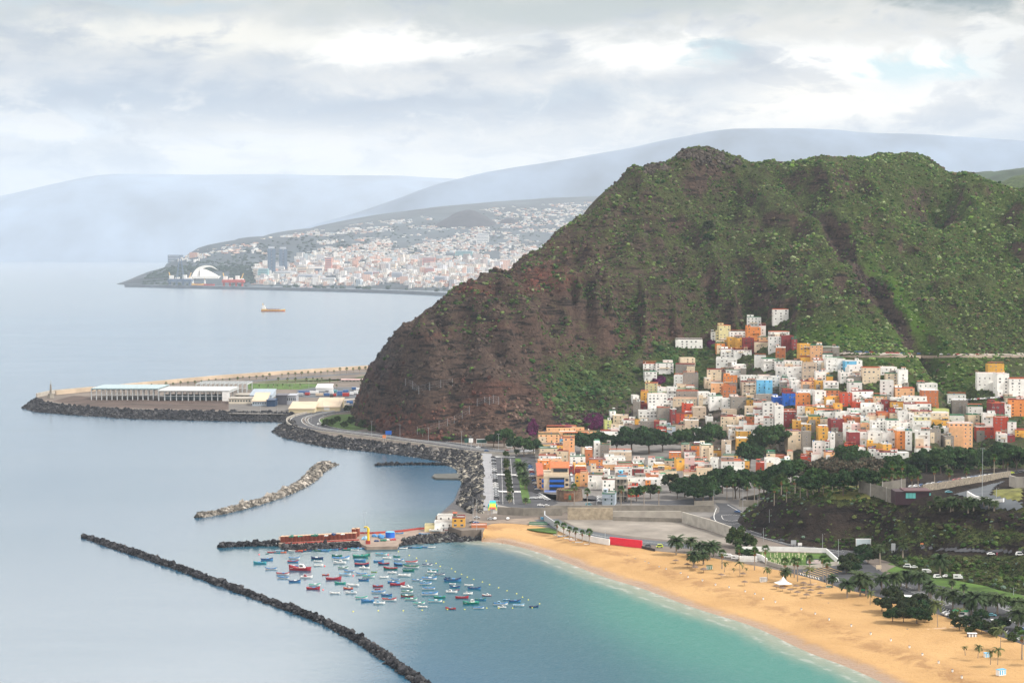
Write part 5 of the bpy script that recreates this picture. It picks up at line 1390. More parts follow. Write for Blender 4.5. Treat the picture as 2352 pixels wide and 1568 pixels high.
def fort():
    x0, y0 = V('f', 530, 945); x1, y1 = V('f', 840, 1075); hit = ground_hit((x0 + x1) / 2, y1); k = hit[1] / F; R0 = (x1 - x0) * k / 2; h = (y1 - y0) * k
    r = empty('stone_fort', hit + np.array([0, R0, 0]), 0, 'low round brown stone fort with grass on top beside the parked cars', 'fort'); m = mat('fort_stone', (.15, .10, .07), .95, .5, .5, bump=.3, bscale=1)
    mb = MB(); n = 40; rings = []
    for rr, z in [(R0 * 1.02, -.5), (R0 * .98, h * .5), (R0 * .93, h * .92), (R0 * .96, h * .93), (R0 * .96, h), (R0 * .88, h), (R0 * .86, h * .8)]:
        rings.append([(rr * math.cos(2 * math.pi * i / n), rr * math.sin(2 * math.pi * i / n), z + .15 * math.sin(i * 3.1)) for i in range(n)])
    mb.loft(rings, close=True); mb.build('wall', [m], r, smooth=False)
    g = MB(); g.cyl((0, 0, h * .7), (0, 0, h * .84), R0 * .86, n=32); g.build('roof_grass', [M_grass], r)
    b = MB(); b.box(-R0 * .45, R0 * .35, -R0 * 1.03, -R0 * .8, h * .25, h * .75); b.build('brick_front', [mat('fort_brick', (.22, .09, .05), .9, .4, 1)], r); d = MB(); d.box(-.6, .6, -R0 * 1.05, -R0 * 1.03 - .01, h * .2, h * .6); d.build('door', [M_frame2], r)
fort()

# terraces cut into the slope so that no front wall is buried
def carve():
    for h in HOUSES:
        o = h['o']; x, y, z = o.location; r = h['w'] * HS / 2 + 1.6; i0, i1 = int((x - r - MX[0]) / 2.2), int((x + r - MX[0]) / 2.2) + 2; j0, j1 = int((y - 5 - MY[0]) / 2.4), int((y + 5.5 - MY[0]) / 2.4) + 1
        if j0 < 0 or i0 < 0: continue
        GH[j0:j1, i0:i1] = np.minimum(GH[j0:j1, i0:i1], z - .15)
carve(); build_mountain()
# ------------------------------------------------------------------ trees
M_leaf = mat('leaves', (0, 0, 0), .85, .25, .8, attr=True, spec=.12); M_bark = mat('bark', (0.13, 0.10, 0.075), .95, .3, 1.5); M_skirt = mat('dry_fronds', (0.26, 0.13, 0.06), .95, .35, 1.5); M_frond = mat('palm_fronds', (0, 0, 0), .7, .25, .8, attr=True, spec=.25)
M_ptrunk = mat('palm_trunk', (0.27, 0.225, 0.18), .95, .3, 2)
def crown_mesh(name, seed, rx, rz, n, base, leaf=.42, flat=1.0, lumps=26):
    g = np.random.default_rng(seed); th_ = g.uniform(0, 2 * np.pi, lumps); ph = np.arccos(g.uniform(-.25, 1, lumps)); q = g.uniform(.55, .92, lumps)
    cen = np.stack([rx * q * np.sin(ph) * np.cos(th_), rx * q * np.sin(ph) * np.sin(th_), rz * q * np.cos(ph)], 1); cr = g.uniform(.24, .40, lumps) * rx; tone = g.uniform(.65, 1.3, lumps)
    k = g.integers(0, lumps, n); d = g.normal(0, 1, (n, 3)); d /= np.linalg.norm(d, axis=1, keepdims=True); d[:, 2] = np.abs(d[:, 2]) * .9 - .25
    p = cen[k] + d * cr[k][:, None] * g.uniform(.72, 1.08, n)[:, None] * np.array([1, 1, rz / rx * 1.25]); s = leaf * g.uniform(.6, 1.4, n)
    nrm = d + g.normal(0, .45, (n, 3)); nrm /= np.linalg.norm(nrm, axis=1, keepdims=True); a = np.cross(nrm, [0, 0, 1.0]); a /= np.linalg.norm(a, axis=1, keepdims=True) + 1e-6; b = np.cross(nrm, a)
    sa, sb = a * s[:, None], b * (s * .75)[:, None]; v = np.stack([p - sa - sb * .6, p + sa * .8 - sb, p + sa + sb * .7, p - sa * .7 + sb], 1).reshape(-1, 3); f = np.arange(4 * n).reshape(n, 4)
    c = np.array(base)[None] * (tone[k] * g.uniform(.75, 1.25, n))[:, None]; c[:, 0] *= g.uniform(.8, 1.35, n)
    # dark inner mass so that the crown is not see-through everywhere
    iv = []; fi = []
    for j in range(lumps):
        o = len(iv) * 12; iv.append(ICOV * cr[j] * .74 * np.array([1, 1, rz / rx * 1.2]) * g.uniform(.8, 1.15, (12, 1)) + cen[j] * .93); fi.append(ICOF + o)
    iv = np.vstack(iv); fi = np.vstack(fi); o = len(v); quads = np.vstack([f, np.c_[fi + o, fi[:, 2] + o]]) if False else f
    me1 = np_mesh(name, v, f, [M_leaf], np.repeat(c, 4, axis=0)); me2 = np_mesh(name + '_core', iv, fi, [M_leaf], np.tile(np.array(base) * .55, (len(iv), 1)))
    import bmesh
    bm = bmesh.new(); bm.from_mesh(me1); bm.from_mesh(me2); bm.to_mesh(me1); bm.free(); bpy.data.meshes.remove(me2); return me1
DG = (0.022, 0.050, 0.018)
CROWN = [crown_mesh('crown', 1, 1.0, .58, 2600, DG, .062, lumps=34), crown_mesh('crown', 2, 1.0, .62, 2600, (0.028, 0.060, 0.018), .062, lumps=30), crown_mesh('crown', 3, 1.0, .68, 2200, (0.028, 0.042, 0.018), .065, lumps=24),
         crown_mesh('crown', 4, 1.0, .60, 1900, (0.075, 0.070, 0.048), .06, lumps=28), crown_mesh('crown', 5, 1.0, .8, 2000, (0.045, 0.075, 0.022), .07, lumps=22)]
def trunk_mesh(seed):
    rg = random.Random(seed); mb = MB(); mb.tube([(0, 0, -1.2), (.02, 0, -.8), (0, .03, -.45)], [.075, .06, .055], 7)
    for i in range(6):
        a = i * 1.05 + rg.random(); r1 = rg.uniform(.3, .5); mb.tube([(0, .03, -.5), (math.cos(a) * r1 * .5, math.sin(a) * r1 * .5, -.22), (math.cos(a) * r1, math.sin(a) * r1, .12)], [.045, .03, .015], 5)
    return mb.mesh('trunk', [M_bark])
TRUNK = [trunk_mesh(i) for i in range(3)]
def tree(vx, vy, rpx, kind, label, name='tree', cat='tree', group='round dark trees of the town', lift=1.25, gz=None, flat=1.32):
    g = GZ if gz is None else gz; d = 1000
    for _ in range(8):
        d = (CAMZ - g) / (T(vy) + lift * rpx / F * .62 + .0); x = (vx - CX) / F * d
        if gz is None: g = float(Hall(x, d))
    r = rpx * d / F; hc = lift * r * .62; root = empty(name, (x, d, g), random.uniform(0, 6.28), label, cat, group)
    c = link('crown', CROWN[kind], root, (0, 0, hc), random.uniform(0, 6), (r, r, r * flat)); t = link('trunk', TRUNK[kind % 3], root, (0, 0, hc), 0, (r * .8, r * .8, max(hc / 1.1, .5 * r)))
    return root
ORD = ['first', 'second', 'third', 'fourth', 'fifth', 'sixth', 'seventh', 'eighth', 'ninth', 'tenth', 'eleventh', 'twelfth', 'thirteenth', 'fourteenth', 'fifteenth', 'sixteenth', 'seventeenth', 'eighteenth', 'nineteenth', 'twentieth']
ORD += ['twenty-' + o for o in ORD[:9]] + ['thirtieth'] + ['thirty-' + o for o in ORD[:9]] + ['fortieth'] + ['forty-' + o for o in ORD[:9]] + ['fiftieth'] + ['fifty-' + o for o in ORD[:9]] + ['sixtieth'] + ['sixty-' + o for o in ORD[:9]] + ['seventieth'] + ['seventy-' + o for o in ORD[:9]]
def trees(lst, crop, what, where, **k):
    pts = []
    for t in lst:
        x, y = V(crop, t[0], t[1]); pts.append((x, y, t[2] / CROPS[crop][2] / 1.06633, t[3] if len(t) > 3 else 0))
    pts.sort()
    for i, (x, y, r, kd) in enumerate(pts): tree(x, y, r * 1.12, kd, f"{what}, {ORD[i]} from the left {where}", **k)
trees([(1290, 400, 0, 0)][:0] + [(860, 400, 130), (1040, 385, 130), (1230, 400, 110), (1400, 360, 160), (1600, 370, 170), (1760, 390, 120), (1990, 360, 130, 1), (2300, 330, 165, 1)], 'f', 'dense dark rounded tree', 'in the row before the village', lift=1.35)
trees([(880, 640, 195, 1), (640, 800, 150, 0), (720, 690, 130, 1)], 'w', 'large rounded dark tree', 'among the yellow and white blocks', lift=1.5)
trees([(1250, 790, 60, 0), (1340, 770, 80, 1), (1430, 830, 70, 0), (1510, 850, 80, 1), (1590, 850, 70, 0)], 't', 'dark tree', 'at the cliff foot by the billboards', lift=1.6)
trees([(60, 1130, 120), (190, 1190, 120), (330, 1080, 160), (480, 1150, 150, 1), (600, 1080, 130), (800, 1150, 140, 1), (940, 1180, 130), (1000, 1080, 150), (1120, 1180, 150, 1), (900, 1060, 120),
       (1260, 1000, 170, 3), (1420, 1090, 150, 1), (1520, 960, 160, 3), (1640, 1020, 170, 3), (1760, 830, 150, 1), (1880, 900, 150, 1), (1850, 1010, 170, 3), (2020, 960, 140, 3), (1700, 1110, 150), (1950, 1090, 150, 0), (1300, 1150, 130)], 'w', 'dark spreading tree', 'in the belt below the village', lift=1.5)
trees([(880, 1350, 120, 1), (990, 1340, 130), (1120, 1390, 130, 1), (1260, 1330, 140), (1420, 1340, 150, 1), (1560, 1310, 150), (1700, 1270, 150, 1), (1850, 1310, 160), (2000, 1290, 150, 1), (2130, 1220, 160), (2280, 1160, 160, 1), (2330, 1330, 150), (2180, 1370, 130, 1), (1640, 1400, 120), (1060, 1480, 110), (1350, 1450, 110, 1), (900, 1470, 110)], 'e', 'dark leafy tree', 'in the belt beside the parked car road', lift=1.35)
trees([(480, 1110, 95, 4), (1370, 1130, 75, 4), (1840, 500, 0)][:2], 'e', 'grey-green tree', 'standing among the lower village houses', lift=1.2)
trees([(1850, 860, 105, 2), (1930, 950, 90, 0), (2020, 900, 120, 0), (2230, 920, 140, 0), (2310, 980, 110, 1), (1460, 980, 90, 0), (1620, 960, 80, 2), (2130, 1000, 100, 0)], 'f', 'leafy street tree', 'in front of the low town houses', lift=1.6)
trees([(850, 670, 60, 0), (720, 530, 55, 4), (900, 1700, 0)][:1] + [(700, 830, 60, 4), (600, 600, 70, 4), (300, 560, 50, 4), (680, 520, 60, 4), (1760, 840, 50, 0), (850, 690, 55, 2)], 'v', 'green hillside tree', 'among the upper village houses', lift=1.0)
trees([(870, 940, 70, 2), (800, 1010, 60, 2), (900, 1020, 75, 2), (880, 1085, 60, 0), (1000, 1040, 80, 2), (1060, 1090, 75, 0), (1130, 1040, 70, 0), (1080, 990, 70, 2), (960, 1090, 60, 2)], 'p', 'dark dense beach tree', 'in the wide clump on the sand', lift=1.0, group='beach trees')
trees([(770, 890, 85, 2), (880, 860, 85, 0), (960, 880, 80, 2), (1030, 800, 90, 0), (1040, 930, 80, 0), (1150, 940, 85, 2), (1240, 900, 80, 0), (1300, 880, 75, 2)], 'q', 'dark dense beach tree', 'in the clump near the striped beach hut', lift=1.2, group='beach trees')
trees([(430, 560, 100, 4), (560, 600, 60, 4), (850, 210, 70, 4)], 'd', 'bushy green tree', 'by the road junction behind the beach', lift=1.1)
trees([(1640, 680, 75, 0), (1690, 740, 60, 0), (1500, 790, 90, 2), (1560, 840, 60, 0)], 'd', 'leafy dark green tree', 'beside the traffic lights at the car park', lift=1.3)
trees([(130 + i * 38, [690, 700, 695, 660, 650, 720, 700, 690][i % 8], 34, 4) for i in range(0)] + [(1400, 930, 60, 4), (1560, 880, 50, 4), (1480, 920, 55, 4), (1760, 890, 55, 4), (1930, 940, 60, 4), (2050, 1010, 50, 4), (1660, 950, 50, 4), (1720, 720, 60, 2)], 'h', 'small round shrub', 'on the lawn inside the road bend', lift=1.0)
trees([(1355, 920 + 0, 26, 4), (1358, 985, 26, 4), (1362, 1020, 26, 4), (1366, 1080, 28, 4), (1372, 1110, 26, 4), (1378, 1150, 28, 4), (1384, 1185, 26, 4), (1392, 1230, 26, 4)], 't', 'small clipped olive tree', 'in the narrow strip between the two roads', lift=1.3)

trees([(960, 110, 55, 4), (1060, 170, 50, 4), (820, 190, 45, 4), (1190, 120, 60, 4), (1280, 210, 45, 4), (1400, 150, 60, 4), (1340, 300, 45, 4), (700, 90, 50, 4), (1450, 340, 50, 4), (1480, 230, 50, 4), (880, 60, 40, 4)], 'q', 'rounded green bush', 'on the grassy slope below the upper road', lift=.9)
trees([(470, 695, 55, 0), (540, 700, 50, 0), (600, 712, 45, 4), (1660, 630, 60, 2), (1760, 700, 60, 2), (1560, 770, 80, 0), (1480, 850, 70, 2), (1980, 640, 60, 4), (2100, 620, 60, 4), (2250, 640, 60, 4)], 'd', 'dark leafy bush', 'round the cemetery and the green bank', lift=1.0)
# ---- palms
def frond(mb, base, az, elev, L, droop, wdt, nl=9):
    """arching rib with leaflets both sides, as narrow blades"""
    pts = []; p = Vector(base); e = elev; k = 6; d = None
    for i in range(k + 1):
        pts.append(p.copy()); d = Vector((math.cos(az) * math.cos(e), math.sin(az) * math.cos(e), math.sin(e))); p = p + d * L / k; e -= droop / k
    side = Vector((-math.sin(az), math.cos(az), 0))
    for i in range(nl):
        t = (i + .6) / nl; u = t * k; j = min(int(u), k - 1); q = pts[j].lerp(pts[j + 1], u - j); dr = (pts[j + 1] - pts[j]).normalized(); w = wdt * math.sin(math.pi * min(1, .18 + .82 * t)) ** .6; bw = L / nl * .5
        for s in (-1, 1):
            tip = q + side * s * w * .8 + dr * w * .55 - Vector((0, 0, w * .35)); mb.add([q - dr * bw, q + dr * bw, tip + dr * bw * .5, tip - dr * bw * .5], [(0, 1, 2, 3)])
    mb.add([pts[0] - side * .05, pts[0] + side * .05, pts[3] + side * .04, pts[3] - side * .04], [(0, 1, 2, 3)]); mb.add([pts[3] - side * .04, pts[3] + side * .04, pts[6] + side * .01, pts[6] - side * .01], [(0, 1, 2, 3)])
def colored(mb, name, base, seed, spread=.3):
    g = np.random.default_rng(seed); me = mb.mesh(name, [M_frond]); n = len(me.vertices); c = np.ones((n, 4), np.float32); k = np.repeat(g.uniform(1 - spread, 1 + spread, n // 4 + 1), 4)[:n]; c[:, :3] = np.array(base)[None] * k[:, None]
    me.color_attributes.new('Col', 'FLOAT_COLOR', 'POINT').data.foreach_set('color', c.ravel()); return me
def fan_palm(seed):
    rg = random.Random(seed); mb = MB()
    for i in range(46):
        az = rg.uniform(0, 6.28); el = rg.uniform(-.35, 1.35); L = rg.uniform(.75, 1.0); d = Vector((math.cos(az) * math.cos(el), math.sin(az) * math.cos(el), math.sin(el))); s = Vector((-math.sin(az), math.cos(az), 0)); up = d.cross(s)
        q = d * L * .62; 
        for j in range(-3, 4):
            a = j * .42; dr = (d * math.cos(a) + s * math.sin(a)); tip = q + dr * L * .62 - Vector((0, 0, .12 * abs(j) * .5 + .08)); w = s * math.cos(a) * .05 - d * math.sin(a) * .05
            mb.add([q - w * .6, q + w * .6, tip + w, tip - w], [(0, 1, 2, 3)])
    cr = colored(mb, 'crown', (0.060, 0.125, 0.025), seed); sk = MB()
    for i in range(40):
        a = rg.uniform(0, 6.28); r0 = rg.uniform(.12, .38); z = rg.uniform(-.15, .1); sk.add([(math.cos(a) * .1, math.sin(a) * .1, z), (math.cos(a + .5) * .1, math.sin(a + .5) * .1, z), (math.cos(a + .4) * r0, math.sin(a + .4) * r0, z - rg.uniform(.6, 1.1)), (math.cos(a) * r0, math.sin(a) * r0, z - rg.uniform(.6, 1.1))], [(0, 1, 2, 3)])
    return cr, sk.mesh('dry_skirt', [M_skirt])
def feather_palm(seed, n, L, droop, col_, nl=10, wd=.22):
    rg = random.Random(seed); mb = MB()
    for i in range(n): frond(mb, (0, 0, 0), i * 2.39996 + rg.uniform(-.2, .2), rg.uniform(-.25, 1.25), L * rg.uniform(.85, 1.1), droop * rg.uniform(.8, 1.2), wd, nl)
    return colored(mb, 'crown', col_, seed)
FAN = [fan_palm(1), fan_palm(2)]; DATE = [feather_palm(3, 52, 1.0, 1.5, (0.030, 0.055, 0.015)), feather_palm(4, 46, 1.0, 1.7, (0.038, 0.060, 0.016))]; COCO = [feather_palm(5, 15, 1.0, 1.9, (0.085, 0.105, 0.03), 11, .2), feather_palm(6, 13, 1.0, 2.0, (0.10, 0.11, 0.03), 11, .2)]
def ptrunk(name, r0, r1, lean=0.0):
    mb = MB(); mb.tube([(0, 0, -.03), (lean * .2, 0, .25), (lean * .55, 0, .6), (lean, 0, 1.0)], [r0 * 1.25, r0, r1 * 1.02, r1], 8); return mb.mesh(name, [M_ptrunk])
PT = dict(fan=ptrunk('trunk', 1.0, .8), date=ptrunk('trunk', 1.0, .95), coco=ptrunk('trunk', 1.0, .7, .0))
def palm(crop, x, ytop, ybase, kind, label, group, rfac=None, hit=None):
    vx, vy = V(crop, x, ybase) if crop else (x, ybase); vt = V(crop, x, ytop)[1] if crop else ytop; h0 = ground_hit(vx, vy) if hit is None else hit; H = (vy - vt) * h0[1] / F
    root = empty('palm_tree', h0, random.uniform(0, 6.28), label, 'palm tree', group); i = random.randrange(2)
    if kind == 'fan': R_ = rfac or min(1.75, .27 * H); th_ = H - R_ * .95; tr = (.20, .20, th_); link('crown', FAN[i][0], root, (0, 0, th_), 0, R_); link('dry_skirt', FAN[i][1], root, (0, 0, th_), 0, R_ * .95)
    elif kind == 'date': R_ = rfac or max(1.5, .52 * H); th_ = max(.8, H - R_ * .72); tr = (.28, .28, th_); link('crown', DATE[i], root, (0, 0, th_), 0, R_)
    else: R_ = rfac or max(1.0, .45 * H); th_ = H - R_ * .55; tr = (.10, .10, th_); link('crown', COCO[i], root, (0, 0, th_), 0, R_)
    link('trunk', PT[kind], root, (0, 0, 0), 0, tr)
    if kind == 'coco': root.rotation_euler[1] = random.uniform(-.10, .10)
    return root
def palms(crop, kind, lst, what, where, group, rfac=None):
    for i, (x, a, b) in enumerate(sorted(lst)): palm(crop, x, a, b, kind, f"{what}, {ORD[i]} from left {where}", group, rfac)
palms('s', 'fan', [(840, 212, 345), (903, 228, 365), (960, 265, 385), (1018, 275, 405), (1082, 298, 415), (1150, 285, 435)], 'small fan palm', 'in the row along the white wall', 'six palms by the white wall')
palms('w', 'fan', [(210, 1055, 1320), (370, 1085, 1310), (440, 1085, 1310), (515, 1040, 1290), (600, 1120, 1330), (680, 1085, 1370), (735, 1110, 1350), (905, 1130, 1370), (985, 1050, 1250), (1045, 1120, 1330), (1200, 1060, 1285), (1275, 1060, 1270), (1345, 1085, 1262), (1460, 1065, 1245), (1560, 1025, 1205), (1660, 1000, 1190), (1725, 1040, 1190),
      (1790, 950, 1150), (1850, 960, 1150), (1950, 940, 1150), (2030, 985, 1160), (2125, 945, 1155), (2170, 960, 1155), (2235, 870, 1150), (1140, 1040, 1250), (1420, 1040, 1230)], 'tall thin fan palm', 'in the long row before the dark trees', 'fan palms before the dark trees')
palms('r', 'fan', [(425, 250, 520), (535, 240, 530), (655, 375, 575), (728, 370, 575), (925, 300, 490), (1100, 330, 530), (1310, 320, 480), (1480, 270, 440), (1640, 150, 405), (1805, 205, 375), (210, 365, 545), (300, 345, 545), (345, 350, 545), (490, 355, 550), (410, 350, 545), (550, 365, 545), (110, 320, 530)], 'tall fan palm', 'in the row along the parked car road', 'fan palms along the upper road')
palms('f', 'fan', [(1540, 890, 1145), (1710, 890, 1145), (1390, 925, 1145), (1275, 890, 1150), (885, 915, 1160), (735, 860, 1160), (2335, 775, 1060)], 'lone street fan palm', 'on the pavement above the long concrete wall', 'street palms above the wall')
palms('t', 'date', [(1480, 950, 1110), (1500, 1040, 1170), (1520, 1100, 1210), (1525, 1270, 1340), (1385, 1240, 1330), (1450, 860, 930), (645, 690, 760)], 'feathery date palm', 'along the town street', 'street date palms')
palms('d', 'fan', [(268, 640, 830), (432, 605, 770), (580, 615, 840), (685, 600, 800), (870, 720, 930), (962, 712, 910), (993, 720, 948), (1110, 690, 890), (1237, 690, 935), (1275, 730, 980)], 'fan palm', 'between the cemetery and the sand', 'palms by the cemetery')
palms('d', 'coco', [(440, 745, 897), (705, 800, 945), (292, 755, 862), (1117, 790, 977), (1690, 1020, 1176), (380, 820, 865), (500, 815, 855)], 'slender feathery palm', 'on the sand near the parasols', 'slender beach palms')
palms('d', 'date', [(880, 800, 950), (-5, 640, 810), (90, 640, 785), (150, 545, 740), (1470, 900, 1105), (1595, 810, 1090), (1650, 860, 1090), (1800, 850, 1060), (1920, 830, 1050), (2040, 825, 1015), (2160, 830, 1045), (2255, 920, 1100), (1330, 870, 1010)], 'bushy date palm', 'along the back edge of the beach', 'date palms behind the beach')
palms('s', 'date', [(1985, 330, 540), (2125, 345, 520), (2155, 480, 652), (2245, 500, 630), (2290, 390, 580), (2200, 400, 560), (2345, 390, 560)], 'big date palm', 'in the grove on the sand by the dry lot', 'date palm grove')
palms('q', 'date', [(95, 195, 430), (245, 195, 460), (500, 0, 285), (520, 380, 640), (390, 370, 560), (650, 400, 690), (640, 320, 440), (785, 455, 715), (910, 430, 775), (1060, 460, 640), (1182, 440, 745), (1045, 530, 700), (1420, 520, 770), (1430, 615, 940), (350, 280, 400), (780, 370, 500), (870, 560, 760), (30, 250, 420), (1500, 540, 760)], 'dark date palm', 'in the rows over the car park', 'date palms over the car park')
palms('q', 'coco', [(470, 540, 893), (800, 1110, 1235), (950, 1090, 1268), (1220, 850, 1165), (1185, 1140, 1367), (1098, 1220, 1413), (740, 650, 830)], 'small slender palm', 'on the sand in the lower corner', 'slender palms in the lower corner')
palms('q', 'fan', [(1475, 935, 1278), (1640, 1300, 1600)], 'thick-trunked fan palm', 'at the very edge of the sand', 'edge fan palms')
palms('r', 'date', [(960 + i * 62, 640 + (i % 3) * 26, 770 + (i % 4) * 22) for i in range(12)] + [(1330, 700, 860), (1660, 700, 805), (990, 690, 840), (1120, 700, 850), (870, 700, 800)], 'low young date palm', 'in the thicket beside the dark pavilion', 'young palms by the pavilion')
palms('r', 'date', [(270, 1210, 1480), (545, 1190, 1400)], 'shaggy palm with a hanging brown skirt', 'by the grey stone wall', 'shaggy palms', 2.6)
palms('h', 'fan', [(15, 268, 335), (130, 248, 325), (205, 240, 300), (300, 240, 305), (400, 228, 305), (492, 222, 300), (590, 196, 285), (768, 206, 260), (860, 186, 265), (960, 182, 265), (1053, 172, 262), (1145, 165, 245), (1242, 168, 235), (1330, 168, 235), (1425, 154, 215), (1518, 152, 212), (1605, 116, 205), (1700, 112, 205), (1793, 118, 195), (1884, 104, 210), (1972, 98, 185),
      (545, 255, 320), (715, 255, 345), (848, 262, 345), (962, 260, 350), (1120, 262, 350), (1215, 258, 320), (1280, 272, 350), (1340, 262, 320), (1455, 272, 365), (1565, 280, 345), (1910, 280, 360), (1030, 345, 400), (875, 368, 410), (700, 362, 410), (440, 362, 410), (320, 365, 410), (570, 368, 420), (780, 350, 405), (645, 355, 400), (1555, 358, 420)], 'small distant fan palm', 'on the flat reclaimed land', 'palms on the reclaimed land', )
palms('a', 'fan', [(925, 245, 262), (970, 233, 262), (1018, 235, 260), (1063, 222, 262), (1108, 226, 258), (1156, 216, 252), (1203, 218, 250), (1248, 213, 252), (1290, 210, 235), (1337, 203, 228), (1381, 199, 225), (1425, 200, 225), (1470, 197, 222), (1521, 190, 220)], 'tiny palm', 'on the far mole promenade', 'palms on the far mole')
# ------------------------------------------------------------------ the far city
def city_hit(vx, vy):
    d = rayd(vx, vy); ts = np.arange(5200, 14500, 15.); z = CAMZ + d[2] * ts; h = Hcity(d[0] * ts, ts); k = np.nonzero(z <= np.maximum(h, 1.5))[0]; t = ts[k[0]] if len(k) else 13000.
    return np.array([d[0] * t, t, max(float(Hcity(d[0] * t, t)), 1.5)])
def build_city():
    g = np.random.default_rng(5); pos = []; sc = []; cs = []
    top = [(285, 660), (385, 618), (440, 590), (560, 560), (700, 534), (820, 516), (1000, 497), (1150, 478), (1300, 468), (1420, 464)]
    pal = np.array([(.72, .70, .66), (.66, .60, .52), (.62, .42, .34), (.50, .50, .52), (.42, .36, .34), (.75, .74, .72), (.58, .34, .26), (.45, .52, .56)])
    n = 0
    def dark(vx, vy):   # slopes without houses
        m = ((vx - 660) / 75) ** 2 + ((vy - 568) / 22) ** 2 < 1 or ((vx - 560) / 90) ** 2 + ((vy - 600) / 14) ** 2 < 1 or (((vx - 1068) / 75) ** 2 + ((vy - 500) / 19) ** 2 < 1 and vy < 512)
        m = m or (abs(vy - (553 - (vx - 700) * .07)) < 6 and 600 < vx < 980) or (abs(vy - 521 - (vx - 860) * -.03) < 3 and 780 < vx < 1000) or (vx < 590 and vy > 603) or (600 < vx < 680 and vy > 590 and vy < 612)
        return m
    while n < 7500:
        vx = g.uniform(330, 1440); tp = np.interp(vx, [p[0] for p in top], [p[1] for p in top]); base = 656 + (vx - 300) * .02; vy = tp + (base - 6 - tp) * g.uniform(0, 1) ** .9
        k = fbm(np.array([vx / 38.]), np.array([vy / 9.]), 3)[0]
        if dark(vx, vy) or k < .42 + .03 * (vy < 560) - .08 * (vy > 600): continue
        p = city_hit(vx, vy); big = vy > 596 and g.random() < .09; w = g.uniform(6, 17) if not big else g.uniform(12, 26); h = g.uniform(4, 8) if vy < 590 else g.uniform(5, 15) * (1 if not big else 2.0)
        if g.random() < .06: w *= 2.2; h *= .6
        pos.append(p + (0, 0, h / 2 - 2)); sc.append((w * .5 * g.uniform(.7, 1.5), w * .5, h / 2 + 2)); cs.append(pal[g.choice(8, p=[.30, .18, .13, .10, .05, .12, .07, .05])] * g.uniform(.75, 1.1)); n += 1
    pos = np.array(pos); sc = np.array(sc); v = CUBV[None] * sc[:, None, :]; a = g.uniform(-.6, .6, n); ca, sa = np.cos(a)[:, None], np.sin(a)[:, None]
    v = np.stack([v[..., 0] * ca - v[..., 1] * sa, v[..., 0] * sa + v[..., 1] * ca, v[..., 2]], -1) + pos[:, None]
    f = CUBF[None] + (np.arange(n) * 8)[:, None, None]
    m = mat('city_walls', (0, 0, 0), .85, .15, .02, attr=True); g2 = NT(m.node_tree)
    o = link('distant_buildings', np_mesh('distant_buildings', v.reshape(-1, 3), f.reshape(-1, 4), [facade_mat()], np.repeat(np.array(cs), 8, axis=0)))
    tag(o, 'pale hazy mass of far city buildings spread up the distant slope', 'city buildings', kind='stuff')
    # dark tree masses between the houses
    n = 1800; pp = []; ss = []
    for _ in range(n):
        vx = g.uniform(330, 1440); tp = np.interp(vx, [p[0] for p in top], [p[1] for p in top]); vy = g.uniform(tp + 8, 655 + (vx - 300) * .02)
        if 432 < vx < 530 and vy > 626: continue
        pp.append(city_hit(vx, vy) + (0, 0, 3)); ss.append(g.uniform(4, 9))
    for _ in range(900):
        vx = g.uniform(340, 590); vy = g.uniform(max(613, 640 - (vx - 320) * .35), 650)
        if 432 < vx < 530 and vy > 626: continue
        pp.append(city_hit(vx, vy) + (0, 0, 3)); ss.append(g.uniform(5, 9))
    ss = np.array(ss); o = scatter('distant_woods', np.array(pp), np.stack([ss * 1.3, ss, ss * .6], 1), [mat('bush_leaves', (0, 0, 0))], np.array([(.028, .045, .03)]) * g.uniform(.7, 1.3, (len(ss), 1)), tilt=.3)
    tag(o, 'dark tree masses between the far city buildings', 'woods', kind='stuff')
def facade_mat():
    m = bpy.data.materials.new('city_facade'); m.use_nodes = True; g = NT(m.node_tree); b = g.n['Principled BSDF']; at = g.new('ShaderNodeAttribute'); at.attribute_name = 'Col'; geo = g.new('ShaderNodeNewGeometry'); sp = g.new('ShaderNodeSeparateXYZ'); g.l.new(geo.outputs['Position'], sp.inputs[0])
    z = g.math('FRACT', g.math('MULTIPLY', sp.outputs[2], 1 / 4.2)); w = g.math('FRACT', g.math('MULTIPLY', sp.outputs[0], 1 / 6.0)); k = g.math('MULTIPLY', g.math('GREATER_THAN', z, .5), g.math('GREATER_THAN', w, .4))
    sn = g.new('ShaderNodeSeparateXYZ'); g.l.new(geo.outputs['Normal'], sn.inputs[0]); k = g.math('MULTIPLY', k, g.math('LESS_THAN', sn.outputs[2], .5))
    g.l.new(g.mix(g.math('MULTIPLY', k, .6), at.outputs['Color'], (.06, .07, .09)), b.inputs['Base Color']); b.inputs['Roughness'].default_value = .8; return m
build_city()
M_cw = mat('city_white', (.72, .70, .66), .8, .1, .02); M_cp = mat('city_pink', (.60, .28, .22), .8, .1, .02); M_cg = mat('city_grey', (.40, .42, .46), .8, .1, .02); M_cd = mat('tower_glass', (.10, .14, .19), .35, .2, .03); M_cb = mat('city_cream', (.66, .55, .42), .8, .1, .02); M_cgr = mat('green_glass', (.25, .45, .45), .4, .1, .03)
M_rig = mat('rig_steel', (.10, .14, .20), .6, .2, .1); M_red = mat('rig_red', (.42, .08, .06), .6, .15, .2); M_or = mat('rig_orange', (.68, .42, .12), .6, .1, .2)
